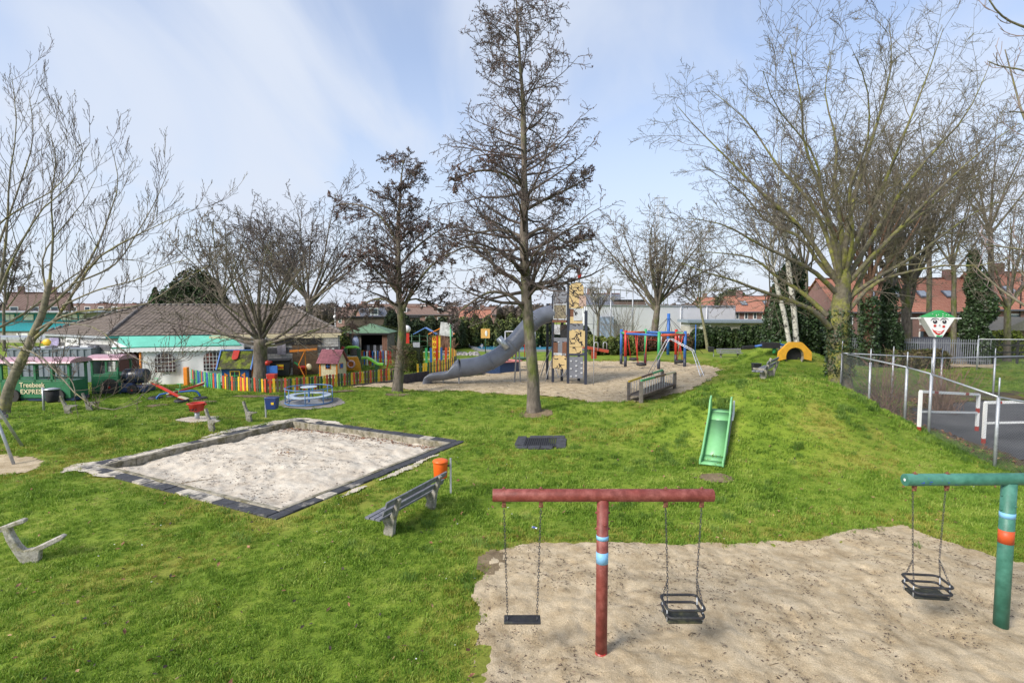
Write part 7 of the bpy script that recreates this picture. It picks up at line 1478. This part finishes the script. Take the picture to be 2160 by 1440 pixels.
leaf_mass('ivy_column', 'dark ivy column swallowing a trunk right of the face board', 'ivy', [(Xp(2066, 46), 46, -.2, 1.1, 1.1, 3.6, 'e'), (Xp(2052, 46), 46, 1.6, 1.0, 1, 3.4, 'e'), (Xp(2070, 46), 46, 3.2, 1.15, 1.1, 3.2, 'e'), (Xp(2056, 46), 46, 5.2, .9, .8, 2.8, 'e'), (Xp(2048, 46), 46, 7.0, .5, .5, 2.8, 'e')], .10, 15000, ivym, 4)
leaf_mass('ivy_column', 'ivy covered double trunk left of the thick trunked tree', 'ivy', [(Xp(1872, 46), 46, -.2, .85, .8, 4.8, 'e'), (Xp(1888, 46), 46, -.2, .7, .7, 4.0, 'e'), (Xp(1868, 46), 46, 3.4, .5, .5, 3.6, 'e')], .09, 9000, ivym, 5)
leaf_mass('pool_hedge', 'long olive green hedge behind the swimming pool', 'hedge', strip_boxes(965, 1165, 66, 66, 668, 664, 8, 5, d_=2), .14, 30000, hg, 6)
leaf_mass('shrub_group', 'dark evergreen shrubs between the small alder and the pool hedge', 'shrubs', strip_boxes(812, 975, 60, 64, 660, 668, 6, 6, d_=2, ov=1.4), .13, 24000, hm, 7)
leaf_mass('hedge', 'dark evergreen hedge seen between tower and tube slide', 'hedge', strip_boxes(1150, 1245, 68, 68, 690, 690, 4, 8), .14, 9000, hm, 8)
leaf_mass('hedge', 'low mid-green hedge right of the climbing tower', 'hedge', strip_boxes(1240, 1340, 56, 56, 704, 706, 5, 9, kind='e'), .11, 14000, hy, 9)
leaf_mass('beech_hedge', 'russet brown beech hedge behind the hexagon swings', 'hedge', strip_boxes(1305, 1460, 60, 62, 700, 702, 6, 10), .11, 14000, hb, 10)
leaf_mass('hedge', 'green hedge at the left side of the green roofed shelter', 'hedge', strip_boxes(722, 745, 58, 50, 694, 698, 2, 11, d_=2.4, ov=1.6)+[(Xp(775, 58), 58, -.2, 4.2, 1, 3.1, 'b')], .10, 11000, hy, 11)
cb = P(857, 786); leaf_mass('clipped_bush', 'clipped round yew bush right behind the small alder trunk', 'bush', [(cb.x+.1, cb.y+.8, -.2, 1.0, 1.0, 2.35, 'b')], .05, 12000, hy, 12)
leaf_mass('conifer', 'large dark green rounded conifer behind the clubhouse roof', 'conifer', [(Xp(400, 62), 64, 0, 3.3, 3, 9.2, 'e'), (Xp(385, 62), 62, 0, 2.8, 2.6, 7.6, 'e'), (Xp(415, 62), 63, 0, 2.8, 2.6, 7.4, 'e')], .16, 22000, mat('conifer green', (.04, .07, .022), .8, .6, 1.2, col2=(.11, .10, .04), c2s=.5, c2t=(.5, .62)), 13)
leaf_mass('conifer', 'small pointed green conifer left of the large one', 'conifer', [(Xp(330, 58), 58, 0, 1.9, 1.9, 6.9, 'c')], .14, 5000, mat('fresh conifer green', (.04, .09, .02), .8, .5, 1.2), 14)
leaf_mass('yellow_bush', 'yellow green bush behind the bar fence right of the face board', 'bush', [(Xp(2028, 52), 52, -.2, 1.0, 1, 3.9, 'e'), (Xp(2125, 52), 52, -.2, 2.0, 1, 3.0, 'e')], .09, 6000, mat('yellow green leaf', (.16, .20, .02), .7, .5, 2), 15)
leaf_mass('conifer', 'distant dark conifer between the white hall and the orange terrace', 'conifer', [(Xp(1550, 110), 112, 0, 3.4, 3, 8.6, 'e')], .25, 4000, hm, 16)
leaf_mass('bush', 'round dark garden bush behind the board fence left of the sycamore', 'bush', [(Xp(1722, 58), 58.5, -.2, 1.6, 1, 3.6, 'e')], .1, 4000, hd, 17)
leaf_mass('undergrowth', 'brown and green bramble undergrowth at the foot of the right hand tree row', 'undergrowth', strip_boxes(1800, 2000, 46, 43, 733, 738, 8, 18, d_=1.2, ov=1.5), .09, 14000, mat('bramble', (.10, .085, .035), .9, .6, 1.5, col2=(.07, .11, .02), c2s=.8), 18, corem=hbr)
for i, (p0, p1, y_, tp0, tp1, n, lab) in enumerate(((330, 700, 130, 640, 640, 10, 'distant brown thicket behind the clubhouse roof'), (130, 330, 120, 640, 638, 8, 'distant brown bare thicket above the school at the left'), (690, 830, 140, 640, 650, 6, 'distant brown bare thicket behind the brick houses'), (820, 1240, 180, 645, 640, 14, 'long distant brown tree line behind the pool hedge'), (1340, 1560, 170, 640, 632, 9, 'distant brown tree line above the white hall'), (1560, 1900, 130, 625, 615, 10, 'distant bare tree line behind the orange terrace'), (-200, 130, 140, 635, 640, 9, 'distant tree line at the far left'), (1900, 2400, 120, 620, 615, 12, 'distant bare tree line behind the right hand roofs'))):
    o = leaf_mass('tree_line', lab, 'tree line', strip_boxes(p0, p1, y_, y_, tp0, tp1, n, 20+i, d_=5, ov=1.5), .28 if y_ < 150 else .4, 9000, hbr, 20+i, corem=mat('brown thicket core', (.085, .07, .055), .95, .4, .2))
t = thing('green_mesh_fence', 'dark green mesh fence in front of the evergreen shrubs', 'fence', P(870, 752)); Yg = 54
for z in (.5, 1.0, 1.5, 2.0): MB().cyl((Xp(835, Yg), Yg, z), (Xp(918, Yg), Yg, z), .03, n=5).build('wire', dkgreen, t, w=True)
for k in range(6): x = Xp(835+16.6*k, Yg); MB().cyl((x, Yg, 0), (x, Yg, 2.2), .05, n=6).build('post', dkgreen, t, w=True)
# ================================================================ GRASS, FALLEN LEAVES, DEBRIS
def clump(seed, nb=26, rad=.11, h=(.025, .06)):
    R = random.Random(seed); V, Fs = [], []
    for k in range(nb):
        a = R.uniform(0, 6.28); r = rad*math.sqrt(R.random()); x, y = r*cos(a), r*sin(a); hh = R.uniform(*h); w_ = R.uniform(.004, .0075); b = R.uniform(0, 6.28); ln = R.uniform(.2, .9)*hh; c = R.uniform(0, 6.28)
        dx, dy = w_*cos(b), w_*sin(b); mx_, my_ = x+ln*.35*cos(c), y+ln*.35*sin(c); o = len(V)
        V += [(x-dx, y-dy, -.01), (x+dx, y+dy, -.01), (mx_+dx*.8, my_+dy*.8, hh*.65), (mx_-dx*.8, my_-dy*.8, hh*.65), (x+ln*cos(c), y+ln*sin(c), hh)]; Fs += [(o, o+1, o+2, o+3), (o+3, o+2, o+4)]
    me = bpy.data.meshes.new('grass_clump'); me.from_pydata(V, [], Fs); me.update(); return me
def blade_mat(name, stops):
    m = bpy.data.materials.new(name); m.use_nodes = True; t = m.node_tree; n = t.nodes.new; l = t.links.new; b = t.nodes['Principled BSDF']
    g = n('ShaderNodeNewGeometry'); a = n('ShaderNodeTexNoise'); a.inputs['Scale'].default_value = .6; a.inputs['Detail'].default_value = 8; a.inputs['Roughness'].default_value = .72; l(g.outputs[0], a.inputs[0])
    oi = n('ShaderNodeObjectInfo'); ad = n('ShaderNodeMath'); ad.operation = 'MULTIPLY_ADD'; ad.inputs[1].default_value = .32; l(oi.outputs['Random'], ad.inputs[0]); sb = n('ShaderNodeMath'); sb.operation = 'SUBTRACT'; sb.inputs[1].default_value = .15; l(a.outputs[0], sb.inputs[0]); l(sb.outputs[0], ad.inputs[2])
    r = n('ShaderNodeValToRGB'); cr = r.color_ramp
    while len(cr.elements) < len(stops): cr.elements.new(.5)
    for e, (p, c) in zip(cr.elements, stops): e.position = p; e.color = (*c, 1)
    l(ad.outputs[0], r.inputs[0]); l(r.outputs[0], b.inputs['Base Color']); b.inputs['Roughness'].default_value = .6; b.inputs['Specular IOR Level'].default_value = .3
    tl = n('ShaderNodeBsdfTranslucent'); l(r.outputs[0], tl.inputs[0]); ms = n('ShaderNodeMixShader'); ms.inputs[0].default_value = .35; l(b.outputs[0], ms.inputs[1]); l(tl.outputs[0], ms.inputs[2]); l(ms.outputs[0], t.nodes['Material Output'].inputs[0]); return m
def instancer(name, me_src, pts, nrm_, scl, m, label=None):
    src = bpy.data.objects.new(name+'_source', me_src); me_src.materials.append(m)
    me = bpy.data.meshes.new(name); me.vertices.add(len(pts)); me.vertices.foreach_set('co', np.asarray(pts, np.float32).ravel())
    for an, ty, val in (('scl', 'FLOAT', scl), ('rot', 'FLOAT_VECTOR', nrm_)):
        a = me.attributes.new(an, ty, 'POINT'); a.data.foreach_set('value' if ty == 'FLOAT' else 'vector', np.asarray(val, np.float32).ravel())
    o = bpy.data.objects.new(name, me); COL.objects.link(o); me.materials.append(m)
    ng = bpy.data.node_groups.new(name+'_nodes', 'GeometryNodeTree'); ng.interface.new_socket('Geometry', in_out='INPUT', socket_type='NodeSocketGeometry'); ng.interface.new_socket('Geometry', in_out='OUTPUT', socket_type='NodeSocketGeometry')
    gi = ng.nodes.new('NodeGroupInput'); go = ng.nodes.new('NodeGroupOutput'); oi = ng.nodes.new('GeometryNodeObjectInfo'); oi.inputs['Object'].default_value = src
    mp_ = ng.nodes.new('GeometryNodeMeshToPoints'); ip = ng.nodes.new('GeometryNodeInstanceOnPoints'); ng.links.new(gi.outputs[0], mp_.inputs['Mesh']); ng.links.new(mp_.outputs[0], ip.inputs['Points']); ng.links.new(oi.outputs['Geometry'], ip.inputs['Instance'])
    for an, ty, sk in (('scl', 'FLOAT', 'Scale'), ('rot', 'FLOAT_VECTOR', 'Rotation')):
        na = ng.nodes.new('GeometryNodeInputNamedAttribute'); na.data_type = ty; na.inputs['Name'].default_value = an; ng.links.new(na.outputs['Attribute'], ip.inputs[sk])
    ng.links.new(ip.outputs[0], go.inputs[0]); md = o.modifiers.new('scatter', 'NODES'); md.node_group = ng; return tag(o, kind='stuff')
rg = np.random.default_rng(77)
def field(n, y0, y1, xl=1.0):
    y = np.sqrt(rg.random(n)*(y1*y1-y0*y0)+y0*y0); x = (rg.random(n)*2-1)*y*xl; return x, y
def on_grass(x, y, pad=0.0):
    x = x+rg.normal(0, .05, len(x)); y = y+rg.normal(0, .05, len(x)); ok = (sbd(x, y) > .62-.06*nz(x, y, .5, 5)) & (np.hypot(x-TRP.x, y-TRP.y) > 1.12) & (np.hypot(x-tp.x, (y-tp.y)+.3) > .9)
    for pl, j in ((SAND1, .10), (SAND2, .3), (SAND3, .15), (SAND4, .1), (SAND5, .3), (PAD, .04), (ASPH, .15)): jx, jy = jag(x, y, j); ok &= ~inpoly(jx, jy, pl)
    for pl in SOILS: jx, jy = jag(x, y, .1); ok &= ~(inpoly(jx, jy, pl) & ((nz(x, y, .25, 57) > -.05) | (rg.random(len(x)) < .45)))
    ok &= ~((nz(x, y, 1.2, 51)+nz(x, y, .4, 52)*.6 > .02) & inpoly(x, y, LITTER)); ok &= ~inpoly(x, y, [(B.x, B.y), (C_.x, C_.y), (D_.x, D_.y), (E_.x, E_.y), (A.x, A.y)]); return ok
m_bl = blade_mat('grass blade', [(.28, (.085, .165, .016)), (.42, (.16, .275, .028)), (.55, (.235, .36, .044)), (.70, (.35, .43, .09))]); m_by = blade_mat('yellowed moss blade', [(.3, (.20, .24, .03)), (.5, (.30, .31, .05)), (.7, (.40, .37, .09))])
cl = [clump(1), clump(2), clump(3)]; cy_ = clump(5, 26, .11, (.025, .06)); ct_ = clump(6, 40, .13, (.07, .15))
for bi, (y0, y1, dens, sc_) in enumerate(((6.0, 12, 95, 1.0), (12, 20, 45, 1.25), (20, 32, 18, 1.5), (32, 50, 6, 2.0))):
    n = int(dens*1.0*(y1*y1-y0*y0)); x, y = field(n, y0, y1, .99); ok = on_grass(x, y); x, y = x[ok], y[ok]; z = H(x, y); yl = yel(x, y); isy = rg.random(len(x)) < yl*.65
    rot = np.stack([rg.normal(0, .12, len(x)), rg.normal(0, .12, len(x)), rg.uniform(0, 6.28, len(x))], 1); s = sc_*(.75+.5*rg.random(len(x)))*(1+.6*nz(x, y, 1.7, 61)+.5*nz(x, y, .5, 62)); pts = np.stack([x, y, z], 1)
    sel = rg.integers(0, 3, len(x))
    for k in range(3):
        q = (sel == k) & ~isy; instancer('lawn_grass', cl[k].copy(), pts[q], rot[q], s[q], m_bl)
    instancer('yellow_grass', cy_.copy(), pts[isy], rot[isy], s[isy], m_by)
# taller tufts: on mounds, round posts and the fence foot
x, y = field(2600, 8, 34, .95); xm = rg.normal(9.6, 3.0, 1500); ym = rg.normal(18.3, 1.6, 1500); x = np.concatenate([x, xm]); y = np.concatenate([y, ym]); ok = on_grass(x, y) & (nz(x, y, 1.4, 71)+nz(x, y, .5, 72)*.9 > .25); x, y = x[ok], y[ok]
xf = np.concatenate([rg.normal(15.0, .35, 500)+.0, rg.normal(SAND1[6][0], 3, 1)]); yf = np.concatenate([rg.uniform(14, 27, 500), [11]]); xf = xf+np.interp(yf, [13.5, 19.4, 21, 27], [0, .05, .3, 1.3]); x = np.concatenate([x, xf]); y = np.concatenate([y, yf])
instancer('grass_tufts', ct_, np.stack([x, y, H(x, y)], 1), np.stack([0*x, 0*x, rg.uniform(0, 6.28, len(x))], 1), .7+.7*rg.random(len(x)), blade_mat('dark tuft blade', [(.3, (.07, .14, .02)), (.5, (.12, .22, .035)), (.7, (.20, .30, .06))]))
def debris(name, x, y, zoff, size, m, asp=.5, tilt=.35, zf=None):
    k = len(x); z = (H(x, y) if zf is None else zf(x, y))+zoff; C = np.stack([x, y, z], 1); th = rg.uniform(0, 6.28, k); a = np.stack([np.cos(th), np.sin(th), rg.normal(0, tilt, k)], 1); b = np.stack([-np.sin(th), np.cos(th), rg.normal(0, tilt, k)], 1); s = size*(.5+rg.random(k))[:, None]
    V = np.stack([C-a*s, C+b*s*asp, C+a*s, C-b*s*asp+np.array([0, 0, 1])*s*.2], 1).reshape(-1, 3); return tag(mesh_np(name, V, np.arange(4*k).reshape(k, 4), m), kind='stuff')
lfb = mat('fallen leaf brown', (.16, .06, .03), .8, .6, 7, col2=(.42, .26, .13), c2s=5, c2t=(.5, .6)); lfd = mat('dark wet leaf', (.035, .022, .018), .8, .5, 7); twd = mat('dark debris', (.075, .05, .035), .9, .5, 9, col2=(.25, .17, .11), c2s=6)
x, y = field(5000, 6.5, 26, .98); ok = on_grass(x, y) & (nz(x, y, 1.3, 83)+nz(x, y, .4, 84)*.7 > .12); debris('dry_grass_bits', x[ok], y[ok], .04, .022, mat('dry grass', (.30, .22, .10), .9, .4, 5), asp=.3)
x, y = field(1100, 6.5, 26, .98); ok = on_grass(x, y); debris('fallen_leaves', x[ok], y[ok], .05, .042, lfb)
x, y = field(1500, 6.5, 26, .98); ok = on_grass(x, y) & (nz(x, y, 2.2, 81) > -.05); debris('dark_leaves', x[ok], y[ok], .045, .032, lfd)
x, y = rg.uniform(14.5, 24, 6000), rg.uniform(13, 31, 6000); ok = inpoly(x, y, LITTER); debris('leaf_litter', x[ok], y[ok], .07, .06, lfb, tilt=.6)
x, y = rg.uniform(-1.2, 11, 15000), rg.uniform(6.2, 13, 15000); ok = inpoly(x, y, SAND1) & (nz(x, y, .8, 91)+nz(x, y, .3, 92) > -.04); zf1 = lambda x, y: H(x, y)+.03+.06*(nz(x, y, 0.5, 31)*0.9+nz(x, y, 0.22, 32)*0.7+nz(x, y, 0.1, 33)*0.35)
debris('sand_debris', x[ok], y[ok], +.006, .024, twd, asp=.24, tilt=.15, zf=zf1)
zfs = lambda x, y: -.17+.12*np.clip(np.minimum(SB_A-np.abs((x-SB_C[0])*SB_U[0]+(y-SB_C[1])*SB_U[1]), SB_B-np.abs((x-SB_C[0])*SB_V[0]+(y-SB_C[1])*SB_V[1]))/1.6, 0, 1)+.10*nz(x, y, .9, 41)+.07*nz(x, y, .32, 42)+.045*nz(x, y, .13, 43)+.13*np.clip(1-((x-SB_C[0])*SB_U[0]+(y-SB_C[1])*SB_U[1]+SB_A)/.9, 0, 1)
u, v = rg.uniform(-SB_A+.1, SB_A-.1, 4200), rg.uniform(-SB_B+.1, SB_B-.1, 4200); x = SB_C[0]+SB_U[0]*u+SB_V[0]*v; y = SB_C[1]+SB_U[1]*u+SB_V[1]*v; ok = nz(x, y, .7, 95)+nz(x, y, .3, 96) > .05
debris('sand_debris', x[ok], y[ok], +.008, .028, twd, asp=.4, tilt=.15, zf=zfs)
u = np.concatenate([SB_A-.12-np.abs(rg.normal(0, .25, 900)), rg.normal(0.2, .2, 60), rg.normal(2.9, .3, 150)]); v = np.concatenate([rg.uniform(-SB_B+.1, SB_B-.1, 900), rg.normal(.3, .2, 60), rg.normal(3.3, .3, 150)]); u = np.clip(u, -SB_A, SB_A-.05); v = np.clip(v, -SB_B, SB_B-.05)
x = SB_C[0]+SB_U[0]*u+SB_V[0]*v; y = SB_C[1]+SB_U[1]*u+SB_V[1]*v; debris('leaf_drift', x, y, .012, .035, lfb, tilt=.3, zf=zfs)
x, y = rg.uniform(-12, 20, 9000), rg.uniform(27, 50, 9000); ok = inpoly(x, y, SAND2) & (nz(x, y, 1.2, 97)+nz(x, y, .4, 98) > 0); debris('sand_debris', x[ok], y[ok], .06, .05, twd, asp=.4, tilt=.15)
x, y = field(260, 7, 24, .98); ok = on_grass(x, y) & (nz(x, y, 3, 88) > 0); debris('daisies', x[ok], y[ok], .055, .014, paint('daisy white', (.75, .75, .7)), asp=1.0, tilt=.1)
# a few sticks on the front sand
R = random.Random(8); stm = mat('stick wood', (.20, .15, .09), .9, .3, 6)
for k, (px, py, ln, an) in enumerate(((1960, 1402, .42, .25), (1990, 1405, .4, .2), (1900, 1290, .14, 1.0), (1810, 1280, .18, .6), (1640, 1395, .25, .1), (1345, 1430, .5, -1.0), (2100, 1385, .5, -.3), (420, 1010, .9, .5), (380, 1420, .12, .8), (1460, 1330, .14, .4))):
    p = P(px, py, .05); t = thing('stick', ['long pale stick lying in the front sand near the bottom edge', 'thin forked stick beside the long one in the front sand', 'short green stick in the sand below the cradle seat', 'short grey stick left of the cradle seat', 'thin stick right of the red post near the bottom edge', 'long dark stick at the bottom edge right of the red post', 'long stick near the teal post foot', 'thin straight stick in the grass left of the sandbox', 'short brown stick in the grass at the bottom left', 'short dark stick in the sand right of the red post'][k], 'stick', p)
    MB().tube([(-ln/2*cos(an), -ln/2*sin(an), 0), (0, .02, .01), (ln/2*cos(an), ln/2*sin(an), 0)], [.011, .012, .006], 5).build('stick_wood', stm, t)
